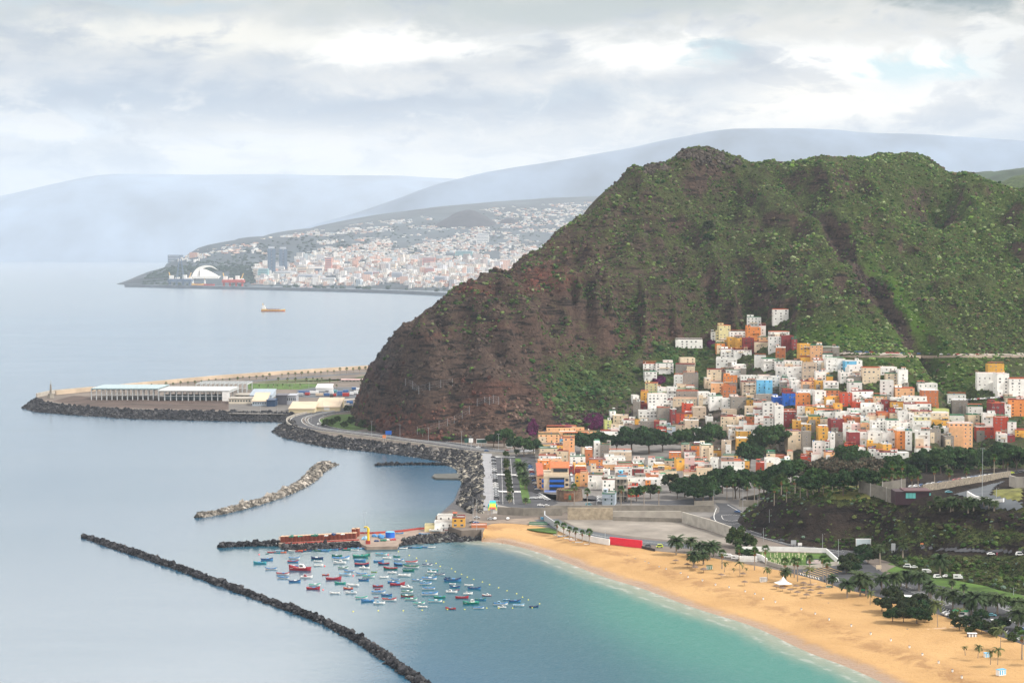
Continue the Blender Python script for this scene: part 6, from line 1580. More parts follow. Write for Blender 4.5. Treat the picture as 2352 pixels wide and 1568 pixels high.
def block(c, x0, y0, x1, y1, m, label, nst=6, depth=None, name='tower_block', cat='building'):
    a, b = V(c, x0, y0); cc, d = V(c, x1, y1); h0 = city_hit((a + cc) / 2, d); k = h0[1] / F; w = (cc - a) * k; h = (d - b) * k; dp = depth or w * .7
    r = empty(name, h0, 0, label, cat, 'large blocks on the far waterfront'); mb = MB(); mb.box(-w / 2, w / 2, 0, dp, -4, h); mb.build('wall', [m], r); q = MB(); q.box(-w / 2 + 2, w / 2 - 2, 2, dp - 2, h + .01, h + 3); q.build('roof', [M_cg], r)
    for i in range(nst): s = MB(); z = h * (i + .35) / nst; s.box(-w * .46, w * .46, -.4, -.02, z, z + h / nst * .42); s.build('window_band', [M_cd], r)
    return r
block('c', 1297, 350, 1340, 458, M_cp, 'tall pink tower block in the far city', 9); block('c', 838, 415, 868, 470, M_cb, 'cream slab block left of the glassy green one in the far city', 6); block('c', 868, 418, 932, 482, M_cgr, 'greenish glass block just left of the twin towers', 6)
block('c', 978, 403, 1035, 442, M_cw, 'white block between the bases of the twin towers', 4); block('c', 962, 442, 1120, 472, M_cw, 'long low white block below the twin towers', 3); block('c', 1192, 407, 1282, 455, M_cw, 'white gateway building with a wide green opening', 1); block('c', 1118, 400, 1180, 455, M_cb, 'cream slab left of the white gateway building', 6)
block('c', 1722, 440, 1790, 495, M_cg, 'grey banded block on the far waterfront', 7); block('c', 1995, 468, 2065, 515, M_cg, 'grey lower block on the far waterfront toward the mountain', 6); block('c', 1545, 440, 1600, 480, M_cg, 'mid grey slab in the far city centre', 6); block('c', 1600, 435, 1640, 475, M_cp, 'small pink block in the far city centre', 5)
block('c', 1935, 413, 1995, 462, M_cp, 'pink stepped block above the far waterfront', 6); block('c', 1400, 415, 1495, 455, M_cw, 'wide white block right of the pink tower', 5); block('c', 1640, 385, 1750, 430, M_cb, 'long cream block above the far waterfront', 5); block('c', 1920, 345, 2000, 405, M_cp, 'pink high slab on the far slope', 7)
block('c', 2265, 195, 2345, 250, M_cw, 'high white slab on the upper far slope', 6); block('c', 2285, 455, 2350, 500, M_cgr, 'pale green block beside the mountain edge', 5); block('c', 1180 + 80, 475, 1360, 505, M_cw, 'low white hall behind the marina', 2); block('c', 1120, 455, 1250, 490, M_cg, 'low grey hall below the cream slab', 2); block('c', 2130, 305, 2240, 345, M_cgr, 'wide pale glass block on the far slope', 5)
def twin(c, x0, x1, y0, y1, label):
    a, b = V(c, x0, y0); cc, d = V(c, x1, y1); h0 = city_hit((a + cc) / 2, d); k = h0[1] / F; w = (cc - a) * k; h = (d - b) * k; r = empty('skyscraper', h0, .15, label, 'skyscraper', 'twin towers')
    for i, xx in enumerate((-.5, .06)): m = MB(); m.box(w * xx, w * xx + w * .44, 0, w * .7, -5, h * (1 - .01 * i)); m.build('shaft', [M_cd], r)
    m = MB(); m.box(-w * .055, w * .055, w * .15, w * .6, -5, h * .97); m.build('core', [M_cg], r)
    for i in range(1, 9): s = MB(); s.box(-w * .51, w * .51, -.6, -.02, h * i / 9, h * i / 9 + 3); s.build('floor_band', [M_rig], r)
    m = MB(); m.box(-w * .4, w * .4, 4, w * .5, h + .01, h + 7); m.build('roof', [M_cg], r)
twin('c', 930, 980, 285, 468, 'left one of the two dark blue-grey twin towers'); twin('c', 1003, 1055, 287, 440, 'right one of the two dark blue-grey twin towers')
mb = MB(); q0 = PD(*V('c', 290, 382), 9800); q1 = PD(*V('c', 370, 325), 9800); r = empty('tower_block', (q0 + q1) / 2 * (1, 1, 0) + (0, 0, q0[2]), 0, 'lone dark square block on the far headland', 'building'); w = q1[0] - q0[0]; h = q1[2] - q0[2]
mb.box(-w / 2, w / 2, 0, 90, 0, h); mb.build('wall', [M_cd], r)
for i in range(4): s = MB(); s.box(-w / 2 + 3, w / 2 - 3, -1, -.02, h * (i + .3) / 4, h * (i + .6) / 4); s.build('window_band', [M_cg], r)
mbh = MB(); rr = [];
for (x, y, z) in [(-w * 1.1, 40, q0[2] - 70), (-w * .6, 20, q0[2] + 1), (w * .7, 20, q0[2] + 6), (w * 3, 60, q0[2] + 22), (w * 4.5, 80, q0[2] - 70)]: rr.append([(x + r.location.x, y + r.location.y - 150, -20), (x + r.location.x, y + r.location.y - 20, z), (x + r.location.x, y + r.location.y + 200, z - 2), (x + r.location.x, y + r.location.y + 420, -30)])
mbh.loft(rr); struct(mbh.build('far_headland', [m_city]))
def auditorium():
    k = 7150 / F; c0 = city_hit(*V('c', 520, 486)) + np.array([0, 0, 5]); r = empty('auditorium', c0, 0, 'white shell-shaped concert hall with a huge curved wave roof', 'concert hall'); s = k / 2.6133 / 1.06633
    # crop-pixel coordinates relative to (520,482)
    def arc(pts): return smoothline(np.array([(x - 520, 0, 482 - y) for x, y in pts], float) * s, 2)
    outer = arc([(448, 482), (462, 445), (490, 418), (530, 405), (575, 410), (612, 437)]); inner = arc([(500, 482), (496, 458), (505, 438), (530, 420), (570, 416), (612, 437)])
    mb = MB(); n = len(outer); inner = resample(inner, n=n); outer = resample(outer, n=n); dp = np.linspace(26, 2, n); rings = [[outer[i] + (0, -dp[i], 0), outer[i] + (0, dp[i], 0), inner[i] + (0, dp[i] * .8, 0), inner[i] + (0, -dp[i] * .8, 0)] for i in range(n)]
    mb.loft(rings, close=True); mb.build('wave_roof', [M_cw], r, smooth=False)
    mb = MB(); rings = []
    for t in np.linspace(0, 1, 12):
        hh = 58 * (1 - t) ** .8 * s + 2; xx = (505 + 112 * t - 520) * s; wd = (26 * (1 - t) + 6); rings.append([(xx, wd * math.cos(a), hh * math.sin(a)) for a in np.linspace(0, math.pi, 9)])
    mb.loft(rings); mb.build('hall_shell', [M_cw], r); mb = MB(); mb.box(-80 * s, 105 * s, -35, 35, -6, 3); mb.build('plinth', [M_cw], r)
auditorium()
def quay(pts, label, w=16, h=5, m=None):
    mb, _, _ = ribbon('x', polyV(pts, h), w, h, m or mat('quay_stone', (.17, .19, .21), .9, .2, .02), raw=True, thick=h + 1, step=60); tag(mb.build('quay', [m or MATS['quay_stone']]), label, 'quay')
quay([(292, 652.5), (400, 655), (520, 657), (700, 661), (850, 664.5), (980, 669), (1085, 676)], 'long dark harbour wall in front of the far city', 22, 9)
quay([(322, 645.5), (385, 645), (430, 646)], 'short inner pier left of the white concert hall', 20, 6)
def rig(c, x0, x1, ytop, yb, m, m2, label, derr=None):
    a, b = V(c, x0, yb); cc, _ = V(c, x1, yb); h0 = P((a + cc) / 2, b, 6); k = h0[1] / F; w = (cc - a) * k; s = k / CROPS[c][2] / 1.06633; r = empty('drilling_rig', h0 + (0, 40, 0), 0, label, 'rig')
    H = (yb - ytop) * s; d = MB(); d.box(-w / 2, w / 2, -18, 18, H * .35, H * .60); d.build('deck', [m], r)
    for x in (-.42, -.14, .14, .42):
        q = MB(); q.cyl((w * x, -12, -6), (w * x, -12, H * .35), w * .05); q.build('leg', [m2], r)
    q = MB(); [q.box(w * x, w * x + w * .16, -10, 10, H * .6 + .05, H * y) for x, y in ((-.45, .9), (-.2, .75), (.1, .95), (.3, .7))]; q.build('deckhouse', [M_cw], r)
    q = MB(); q.tube([(-w * .4, 0, H * .6), (-w * .48, 0, H * 1.2)], 1.6, 5); q.tube([(w * .35, 0, H * .6), (w * .46, 0, H * 1.15)], 1.6, 5); q.build('crane', [M_or], r)
    if derr:
        q = MB(); t = (yb - derr) * s; 
        for sx in (-1, 1):
            for sy in (-1, 1): q.tube([(sx * 12, sy * 12, H * .6), (sx * 2.5, sy * 2.5, t)], 1.1, 5)
        for i in range(7): z = H * .6 + (t - H * .6) * i / 7; q.box(-12 + i * 1.3, 12 - i * 1.3, -1, 1, z, z + 1.2)
        q.build('derrick', [m2], r)
rig('c', 282, 435, 450, 522, M_rig, M_rig, 'dark blue drilling rig with a tall lattice derrick by the far harbour wall', 345); rig('c', 630, 770, 455, 528, M_red, M_red, 'red drilling platform moored right of the white concert hall')
def ship(c, x0, x1, yb, L_h, m, label, name='ship', z=0, scale_h=1.0):
    a, b = V(c, x0, yb); cc, _ = V(c, x1, yb); h0 = P((a + cc) / 2, b, z); k = h0[1] / F; L = (cc - a) * k; B = L * .09; Hh = L * .075 * scale_h; r = empty(name, h0, 0, label, 'ship')
    def hull(z0, z1, nm, mt):
        mb = MB(); rings = []
        for t in np.linspace(-1, 1, 15):
            bw = B * (1 - max(0, (t - .45) / .55) ** 2.2) * (1 if t > -.9 else .8); sheer = .25 * max(0, t - .5) ** 2 * Hh * 6 + (Hh * .35 if t < -.55 else 0) * (1 if z1 == 1 else 0); rings.append([(t * L / 2, -bw * (.8 + .2 * z0), Hh * z0 - .3), (t * L / 2, -bw, Hh * z1 + sheer), (t * L / 2, bw, Hh * z1 + sheer), (t * L / 2, bw * .9, Hh * z0 - .3)])
        mb.loft(rings, close=True); mb.build(nm, [mt], r)
    hull(0, .35, 'hull_bottom', M_red); hull(.36, 1, 'hull', m)
    q = MB(); q.box(-L * .46, -L * .32, -B * .8, B * .8, Hh * 1.1, Hh * 2.6); q.box(-L * .44, -L * .35, -B * .7, B * .7, Hh * 2.61, Hh * 3.4); q.build('bridge', [M_cw], r); q = MB(); q.cyl((-L * .43, 0, Hh * 3.4), (-L * .43, 0, Hh * 4.6), B * .18); q.build('funnel', [M_or], r)
    q = MB(); [q.box(L * x, L * x + L * .07, -B * .5, B * .5, Hh * 1.02, Hh * 1.5) for x in (-.28, -.17, -.06, .06, .18)]; q.build('cargo_deck', [mat('ship_brown', (.20, .07, .06), .7, .2, .5)], r)
    q = MB(); [q.tube([(L * x, 0, Hh), (L * x, 0, Hh * 2.6)], .35, 5) for x in (-.1, .12, .3)]; q.tube([(-L * .4, 0, Hh * 3.4), (-L * .4, 0, Hh * 5)], .3, 5); q.build('mast', [M_rig], r)
ship('c', 888, 1042, 686, 0, M_or, 'yellow cargo ship with white bridge alone on the open sea'); ship('c', 442, 520, 522, 0, M_or, 'orange and white vessel at the far harbour wall', scale_h=2); ship('c', 520, 590, 525, 0, M_red, 'red vessel at the far harbour wall', scale_h=2.2)
ship('c', 1135, 1215, 532, 0, M_cw, 'large white yacht in the far marina', 'yacht', scale_h=1.2)
# ------------------------------------------------------------------ boats
BC = dict(W=(.75, .75, .73), B=(.06, .22, .45), T=(.05, .32, .38), N=(.02, .05, .14), R=(.38, .03, .045), G=(.02, .16, .11), g=(.05, .34, .25), L=(.25, .45, .60), O=(.6, .12, .03), Y=(.6, .55, .06))
BN = dict(W='white', B='blue', T='turquoise', N='navy blue', R='dark red', G='dark green', g='sea green', L='pale blue', O='orange red', Y='yellow green')
def bm_(k): return mat('boat_' + BN[k].replace(' ', '_'), BC[k], .45, .12, 1.2, spec=.4)
BMESH = {}
def hullmesh(k1, k2, k3, flip):
    key = (k1, k2, k3, flip)
    if key in BMESH: return BMESH[key]
    s = -1 if flip else 1
    def prof(t):  # t -1 stern .. 1 bow
        w = .155 * (1 - max(0, (t - .1) / .9) ** 2.4) * (1 if t > -.75 else 1 - .6 * ((-.75 - t) / .25)); z = .085 + .085 * max(0, t) ** 2.2 + .03 * max(0, -t) ** 2; return w, z
    lo, st, inn = MB(), MB(), MB(); A, B_, C_ = [], [], []
    for t in np.linspace(-1, 1, 17):
        w, z = prof(t); x = s * t * .5
        A.append([(x * .96, -w * .55, -.03), (x, -w * .93, z * .62), (x, w * .93, z * .62), (x * .96, w * .55, -.03)]); B_.append([(x, -w * .935, z * .625), (x * 1.01, -w, z), (x * 1.01, -w * .86, z), (x, -w * .8, z * .63)]); C_.append([(x, w * .8, z * .63), (x * 1.01, w * .86, z), (x * 1.01, w, z), (x, w * .935, z * .625)])
    lo.loft(A, close=True); st.loft(B_, close=True); st.loft(C_, close=True)
    inn.box(-.40, .34, -.115, .115, .058, .064)
    th_ = MB(); th_.box(-.02, .02, -.125, .125, .074, .086)
    BMESH[key] = (lo.mesh('hull', [bm_(k1)]), st.mesh('gunwale', [bm_(k2)]), inn.mesh('deck', [bm_(k3)]), th_.mesh('bench', [mat('boat_wood', (.30, .20, .12), .7, .2, 3)])); return BMESH[key]
_m = MB(); _m.box(-.02, .02, -.018, .018, .06, .13); MOTOR = _m.mesh('outboard_motor', [M_black])
def cabin(k): 
    key = 'cab' + k
    if key not in BMESH: q = MB(); q.add([(-.12, -.08, .07), (.14, -.08, .07), (.14, .08, .07), (-.12, .08, .07), (-.10, -.07, .19), (.05, -.07, .19), (.05, .07, .19), (-.10, .07, .19)], [(0, 1, 5, 4), (1, 2, 6, 5), (2, 3, 7, 6), (3, 0, 4, 7), (4, 5, 6, 7)]); w_ = MB(); w_.box(-.09, .055, -.083, -.0795, .12, .165); BMESH[key] = (q.mesh('cabin', [bm_(k)]), w_.mesh('cabin_window', [M_glass]))
    return BMESH[key]
BOATS = """65 168 440 T T B o|124 218 412 B N B o|157 250 485 W B R o|243 347 525 W R B o|250 344 553 W B L o|330 416 428 B R B o|340 430 402 W B L o|336 518 490 R R W c|350 415 462 B B B o|341 434 582 B N B o|430 527 550 W W R c|514 610 403 N N N o|535 600 425 W W W o|535 610 458 W W G o
497 588 610 W g L o|477 585 638 R R B o|600 655 530 R O R o|630 751 564 R R B o|675 756 383 G G B o|681 815 407 W B L o|685 788 438 W W B c|658 742 674 W W W o|697 785 596 g g B o|724 805 478 W G G o|732 826 528 W L L o|765 842 637 R O W c|782 872 670 W W L c
768 853 503 W B B o|790 888 613 W W G o|840 960 388 G g B o|849 941 421 B B B o|852 967 452 N R B o|861 952 525 W B L o|889 972 478 W W W c|860 954 710 W g L o|883 966 571 B N B o|903 1006 735 B B B o|998 1091 752 W W L c|912 1010 544 W g g o|905 975 375 G G R o
985 1093 668 W B B o|982 1028 506 Y g B o|1000 1082 425 B B L o|1015 1108 372 W T L o|993 1075 620 R R N o|1009 1055 640 R R R o|1002 1040 706 B R N o|1036 1125 445 N R N o|1045 1118 550 W W W o|1060 1146 690 B N B o|1066 1180 725 W R G o|1071 1140 400 W W W o|1078 1188 484 G R G o|1110 1180 515 W W B c|1110 1190 588 B B B o|1128 1246 607 R R B o
1134 1205 567 W B B o|1153 1209 387 g G B o|1157 1238 418 W B R o|1157 1262 453 N B N o|1190 1290 537 W W W o|1210 1308 630 W W W c|1218 1310 662 W G W o|1212 1312 697 R G W o|1228 1320 498 G G g o|1226 1357 470 W G G o|1242 1343 722 W g L o|1249 1345 433 W R R o|1300 1383 573 W B L o|1310 1402 753 W g B o
1343 1422 780 W W W o|1360 1453 600 W B L c|1376 1503 682 W B L o|1378 1480 638 W B L o|1376 1494 562 W B L o|1381 1460 453 W N W o|1403 1462 530 W G W o|1418 1490 508 W W W c|1425 1504 492 g L B o|1427 1535 736 W T L o|1469 1562 706 G g G o|1476 1557 527 W N W o|1549 1684 575 B N T o|1559 1642 793 R R W o|1562 1655 665 W W B c|1557 1600 551 N N G o
1590 1642 600 W W W o|1592 1675 625 B N L o|1638 1741 709 R R N o|1694 1824 752 G g W c|1697 1774 678 W W W c|1706 1778 612 W W W o|1734 1837 637 B N B o|1775 1861 788 W B L o|1790 1878 724 B G B o|1845 1918 690 R W W c|1934 2045 760 W B L c|1965 2035 783 W W B c|2009 2060 724 B L B o|2053 2147 737 B N B o|2086 2175 768 W L B o|2212 2286 778 N N N o|160 186 363 G G B o|1638 1668 645 R R N o"""
def benches(t, r):
    for x in (-.3, -.05, .2): link('bench', t, r, (x, 0, 0))
def boats():
    L = []
    for row in BOATS.replace('\n', '|').split('|'):
        t = row.split(); L.append((float(t[0]), float(t[1]), float(t[2]), t[3], t[4], t[5], t[6]))
    L.sort(key=lambda b: b[2]); bands = [L[i:i + 12] for i in range(0, len(L), 12)]
    for bi, band in enumerate(bands):
        band.sort()
        for i, (x0, x1, y, a, b, c, ty) in enumerate(band):
            rg = random.Random(int(x0 * 7 + y)); vx0, vy = V('b', x0, y + 4); vx1, _ = V('b', x1, y); p = P((vx0 + vx1) / 2, vy, 0); Ln = (vx1 - vx0) * p[1] / F; nm = 'fishing boat with a small cabin' if ty == 'c' else 'open rowing boat'
            lab = f"{BN[a]} {nm}" + (f" and {BN[b]} rim" if a != b else '') + f", {ORD[i]} from left in {ORD[bi]} row from pier"
            
            if len(lab.split()) > 16: lab = lab.replace(' with a small cabin', ' with cabin')
            if len(lab.split()) > 16: lab = lab.replace(' with cabin', '').replace('open rowing boat', 'rowing boat')
            r = empty('fishing_boat' if ty == 'c' else 'rowing_boat', p, rg.uniform(-.22, .22), lab, 'boat', 'small boats moored in the harbour', (Ln, Ln, Ln * 1.4))
            fl = rg.random() < .35; h, g, d, t = hullmesh(a, b, c, fl); link('hull', h, r); link('gunwale', g, r); link('deck', d, r); benches(t, r); s = -1 if fl else 1
            if ty == 'c': cm, cw = cabin(c if c in 'WRL' else 'W'); q = link('cabin', cm, r, (-s * .1, 0, 0)); link('cabin_window', cw, q)
            elif rg.random() < .5: q = MB(); q.box(s * .05 - .1, s * .05 + .1, -.08, .08, .087, .12); q.build('tarpaulin', [bm_('B' if rg.random() < .6 else 'W')], r)
            if rg.random() < .6: link('outboard_motor', MOTOR, r, (-s * .5, 0, 0))
    small = [(208, 355, 'R'), (248, 356, 'T'), (270, 344, 'L'), (290, 356, 'O'), (366, 344, 'W'), (420, 347, 'R'), (446, 341, 'O'), (485, 341, 'N'), (568, 341, 'G'), (597, 336, 'B'), (625, 344, 'B'), (640, 336, 'T'), (693, 333, 'B'), (735, 330, 'N'), (762, 328, 'R'), (790, 335, 'G'), (830, 328, 'T'), (855, 324, 'B'), (880, 326, 'L'), (905, 322, 'B'), (922, 322, 'R'), (855, 338, 'W'), (1195, 322, 'B'), (1235, 325, 'W'), (1270, 318, 'N'), (1318, 318, 'B'), (1345, 318, 'T'), (1358, 316, 'B'), (1395, 315, 'B'), (1450, 317, 'W'), (1425, 275, 'W')]
    for i, (x, y, k) in enumerate(sorted(small)):
        vx, vy = V('b', x, y + 3); p = P(vx, vy, 0); r = empty('dinghy', p, random.uniform(-.5, .5), f"tiny {BN[k]} dinghy, {ORD[i]} from the left in the line beside the pier", 'dinghy', 'tiny dinghies beside the pier', 3.4); h, g, d, t = hullmesh(k, k, 'W' if k != 'W' else 'B', False); link('hull', h, r); link('gunwale', g, r); benches(t, r)
    _b = MB(); 
    for i in range(6): a0, a1 = -math.pi / 2 + math.pi * i / 6, -math.pi / 2 + math.pi * (i + 1) / 6; _b.cyl((0, 0, .26 * math.sin(a0)), (0, 0, .26 * math.sin(a1)), max(.02, .26 * math.cos(a0)), max(.02, .26 * math.cos(a1)), 10, caps=False)
    bm = _b.mesh('buoy', [mat('buoy_yellow', (.75, .68, .10), .5, 0)]); bm2 = bm.copy(); bm2.materials[0] = mat('buoy_red', (.8, .05, .04), .5, 0)
    bl = [(1195, 350), (1278, 380), (1335, 401), (1411, 423), (1487, 442), (1519, 465), (1608, 484), (1636, 507), (1686, 527), (1730, 549), (1780, 567), (1848, 587), (1904, 608), (1974, 632), (2040, 655), (2114, 678), (2160, 705), (2206, 726), (2293, 757), (2236, 788), (2083, 790), (1975, 790), (1882, 790), (1710, 800), (1379, 806), (1232, 810), (1038, 810), (842, 816), (1547, 742), (1575, 800)]
    for i, (x, y) in enumerate(bl): o = link('buoy', bm, None, P(*V('b', x, y), 0)); tag(o, f"small yellow buoy, {ORD[i]} along the swimming line counted from the pier", 'buoy', 'yellow swim line buoys')
    for i, (x, y) in enumerate([(1115, 376), (842, 538), (608, 648), (620, 464), (110, 373)]): o = link('buoy', bm2, None, P(*V('b', x, y), 0), scale=1.2); tag(o, f"red mooring buoy floating among the boats, {ORD[i]} from the right", 'buoy', 'red mooring buoys')
boats()

# ------------------------------------------------------------------ fishing pier
M_rust = mat('rust_red', (.22, .055, .03), .8, .35, 1.0); M_crane = mat('crane_yellow', (.75, .50, .03), .5, .1, 1); M_kerbred = mat('red_paint', (.32, .05, .04), .8, .25, .5); M_pier = mat('pier_concrete', (.26, .20, .16), .9, .3, .4)
def pier():
    def q(x, y, z): return P(*V('b', x, y), z)
    top = [(262, 232), (262, 285), (305, 296), (890, 268), (905, 290), (950, 312), (1185, 308), (1200, 280), (1400, 215), (1450, 200), (1900, 205), (1905, 150), (1600, 120), (1500, 160), (1350, 180), (1220, 190), (900, 205)]
    mb = MB(); mb.prism([tuple(q(x, y, 1.3)[:2]) for x, y in top], -1.5, 1.3); r = mb.build('pier', [M_pier]); tag(r, 'concrete fishing pier with red kerb and rusty crates reaching into the bay', 'pier')
    kb = wall_line([q(x, y, 1.3) for x, y in [(310, 290), (600, 277), (890, 262)]], 0, .5, .4, raw=True); kb.build('red_kerb', [M_kerbred], r); kb = wall_line([q(x, y, 1.3) for x, y in [(890, 212), (1000, 212), (1225, 195), (1350, 178), (1450, 172), (1560, 160)]], 0, .8, .3, raw=True); kb.build('red_wall', [M_kerbred], r)
    rg = random.Random(2); i = 0
    for k in range(19):   # front row of rusty lockers
        x = 275 + k * 31; p = q(x + 15, 279 - k * 1.55, 1.3); w = 31 * p[1] / F / 3.1784 / 1.06633; o = empty('storage_locker', p, -.12, f"rust red storage locker, {ORD[k]} from the left along the front of the pier", 'locker', 'rusty lockers on the pier')
        b = MB(); b.box(-w * .48, w * .48, 0, 3, 0, 2.15 + rg.uniform(-.08, .15)); b.build('body', [M_rust], o); d = MB(); d.box(-w * .4, w * .4, -.06, -.01, .2, 1.9); d.build('door', [mat('rust_dark', (.16, .04, .025), .8, .4, 1.5)], o)
        t = MB(); t.box(-w * .5, w * .5, -.1, 3.1, 2.33, 2.42); t.build('lid', [mat('pale_lid', (.5, .33, .22), .8, .3, .8)], o)
    for x, y, c, s, l in [(365, 222, 'G', 2.2, 'pile of green fishing net on the lockers, leftmost'), (418, 220, 'g', 1.2, 'small green net heap on the lockers'), (545, 214, 'G', 2.3, 'big green net heap above the middle lockers'), (690, 205, 'N', 2, 'dark net heap on top of the lockers'), (630, 215, 'W', 1.3, 'pale covered heap on the lockers'), (765, 205, 'W', 1.2, 'white bundle near the right end of the lockers')]:
        p = q(x, y + 12, 3.8); o = scatter('net_pile', np.array([p + (RNG.normal(0, .3), RNG.normal(0, .25), .1) for _ in range(9)]) + RNG.normal(0, .4, (9, 3)) * (1, 1, .25), np.full(9, s * .22), [bm_(c)], None, jit=.3); tag(o, l, 'net pile')
    for k, (x, y) in enumerate([(845, 205), (870, 202)]): p = q(x, y + 30, 1.3); o = empty('storage_locker', p, -.1, ['tall rusty double-stacked locker near the yellow crane', 'pale topped rusty locker closest to the yellow crane'][k], 'locker'); b = MB(); b.box(-.8, .8, 0, 3, 0, 3.2); b.build('body', [M_rust], o); t = MB(); t.box(-.85, .85, -.1, 3.1, 3.21, 3.32); t.build('lid', [MATS['pale_lid']], o)
    # crane
    p = q(960, 290, 1.3); k = p[1] / F / 3.1784 / 1.06633; r = empty('crane', p, 0, 'bright yellow pillar crane on the corner of the pier', 'crane'); m = MB(); m.cyl((0, 0, 0), (0, 0, 95 * k), .55, .45, 12); m.build('pillar', [M_crane], r); m = MB(); m.cyl((0, 0, 95 * k), (0, 0, 125 * k), .62, .5, 12); m.build('slewing_head', [M_crane], r)
    m = MB(); m.tube([(0, 0, 122 * k), (-10 * k, 0, 134 * k), (-33 * k, 0, 132 * k)], [.4, .35, .25], 6); m.build('jib', [M_crane], r); m = MB(); m.tube([(-31 * k, 0, 131 * k), (-31 * k, 0, 118 * k)], .06, 5); m.build('hook', [M_black], r); m = MB(); m.box(-1.0, .8, -.8, .8, 0, 1.4); m.build('base_cabinet', [M_kerbred], r)
    lamp(q(935, 290, 1.3), (290 - 45) * k, 'tall mast with floodlights rising behind the yellow crane', 'floodlight mast')
    # tarpaulin heaps, tank, stored boats
    for x, y, s, c, l in [(950, 245, 2.8, 'L', 'light blue boxy stand beside the yellow crane'), (1060, 235, 3.4, 'B', 'heap of blue tarpaulins in the middle of the pier head'), (1010, 225, 2.4, 'B', 'smaller blue tarpaulin heap behind the crane'), (1075, 258, 2.0, 'G', 'dark green net heap at the pier head'), (1020, 262, 1.7, 'N', 'dark net heap nearest the crane'), (1150, 250, 1.4, 'R', 'red fish crates at the pier edge'), (1110, 250, 1.0, 'W', 'white bundle on the pier head')]:
        p = q(x, y + 10, 1.3); o = scatter('tarpaulin_heap', p + RNG.normal(0, s * .25, (10, 3)) * (1, .8, .25) + (0, 0, s * .15), np.full(10, s * .28), [bm_(c)], None, jit=.3, base='ico'); tag(o, l, 'tarpaulin heap')
    p = q(1130, 240, 1.3); o = empty('water_tank', p, 0, 'round bright blue tank on the pier head', 'tank'); m = MB(); m.cyl((0, 0, 0), (0, 0, 2.3), 1.95, n=24); m.build('body', [hm('b')], o); m = MB(); m.cyl((0, 0, 2.31), (0, 0, 2.45), 2.0, 1.9, n=24); m.build('rim', [hm('B')], o)
    for x0, x1, y, a, b, l in [(1170, 1235, 215, 'B', 'B', 'blue boat stored ashore beside the round blue tank'), (1432, 1540, 195, 'W', 'W', 'long white boat stored ashore before the yellow hut'), (1545, 1635, 192, 'W', 'R', 'white boat with red rim stored ashore'), (1620, 1720, 182, 'T', 'W', 'turquoise and white boat on the rocks below the yellow hut'), (1885, 1935, 182, 'W', 'W', 'small white boat on the sand by the rusty shed'), (1930, 1998, 192, 'B', 'L', 'blue boat lying on the sand by the rusty shed'), (1350, 1440, 222, 'L', 'B', 'pale blue punt on the pier ramp'), (2015, 2070, 222, 'W', 'W', 'white boat on the upper sand corner'), (1865, 1905, 138, 'W', 'W', 'white boat behind the rusty shed')]:
        p = q((x0 + x1) / 2, y, 1.5); Ln = (x1 - x0) * p[1] / F / 3.1784 / 1.06633; r = empty('stored_boat', p + (0, 0, .3), random.uniform(-.3, .3), l, 'boat', None, Ln); h, g, d, t = hullmesh(a, b, 'W', False); link('hull', h, r); link('gunwale', g, r); link('deck', d, r); benches(t, r)
def lamp(p, H, label, cat='street lamp', heads=2, name='street_lamp'):
    r = empty(name, p, 0, label, cat); m = MB(); m.cyl((0, 0, 0), (0, 0, H), .10, .06, 6); m.build('pole', [M_galv], r)
    if heads == 2: m = MB(); m.box(-.8, .8, -.05, .05, H, H + .08); m.build('arm', [M_galv], r)
    for s in ((-1, 1) if heads == 2 else (1,)): m = MB(); m.box(min(s * .5, s * 1.0), max(s * .5, s * 1.0), -.12, .12, H - .08, H - .01); m.build('lamp_head', [M_concl], r)
    return r
pier()
def house_q(crop, x0, y0, x1, y1, c, lab, **k):
    a, b = V(crop, x0, y0); cc, d = V(crop, x1, y1); p = P((a + cc) / 2, d + 3.5, 1.3); return add_house(a, b, cc, d, c, lab, hit=p, **k)
def tagl(o, l, cat='house'): o['label'] = l; o['category'] = cat
tagl(house_q('b', 1615, 90, 1710, 190, 'Y', '', depth=8, yaw=0), 'yellow two-storey hut at the landward end of the pier', 'hut'); tagl(house_q('b', 1500, 78, 1612, 128, 'W', '', depth=7, yaw=0), 'small white upper hut beside the yellow one on the pier', 'hut'); tagl(house_q('b', 1478, 130, 1612, 185, 'W', '', depth=7, yaw=0), 'long low white hall with many windows beside the yellow hut', 'hut')
tagl(house_q('b', 1400, 150, 1476, 182, 'L', '', depth=5, yaw=0, plain=True), 'pale low shed left of the white hall', 'shed'); tagl(house_q('b', 1765, 150, 1880, 195, 'T', '', depth=5, yaw=0, plain=True), 'rusty brown flat shed on the rocks beside the sand', 'shed'); tagl(house_q('b', 2215, 140, 2352, 175, 'C', '', depth=5, yaw=0, plain=True), 'low graffiti-marked cream hut on the grass at the top of the beach', 'hut')

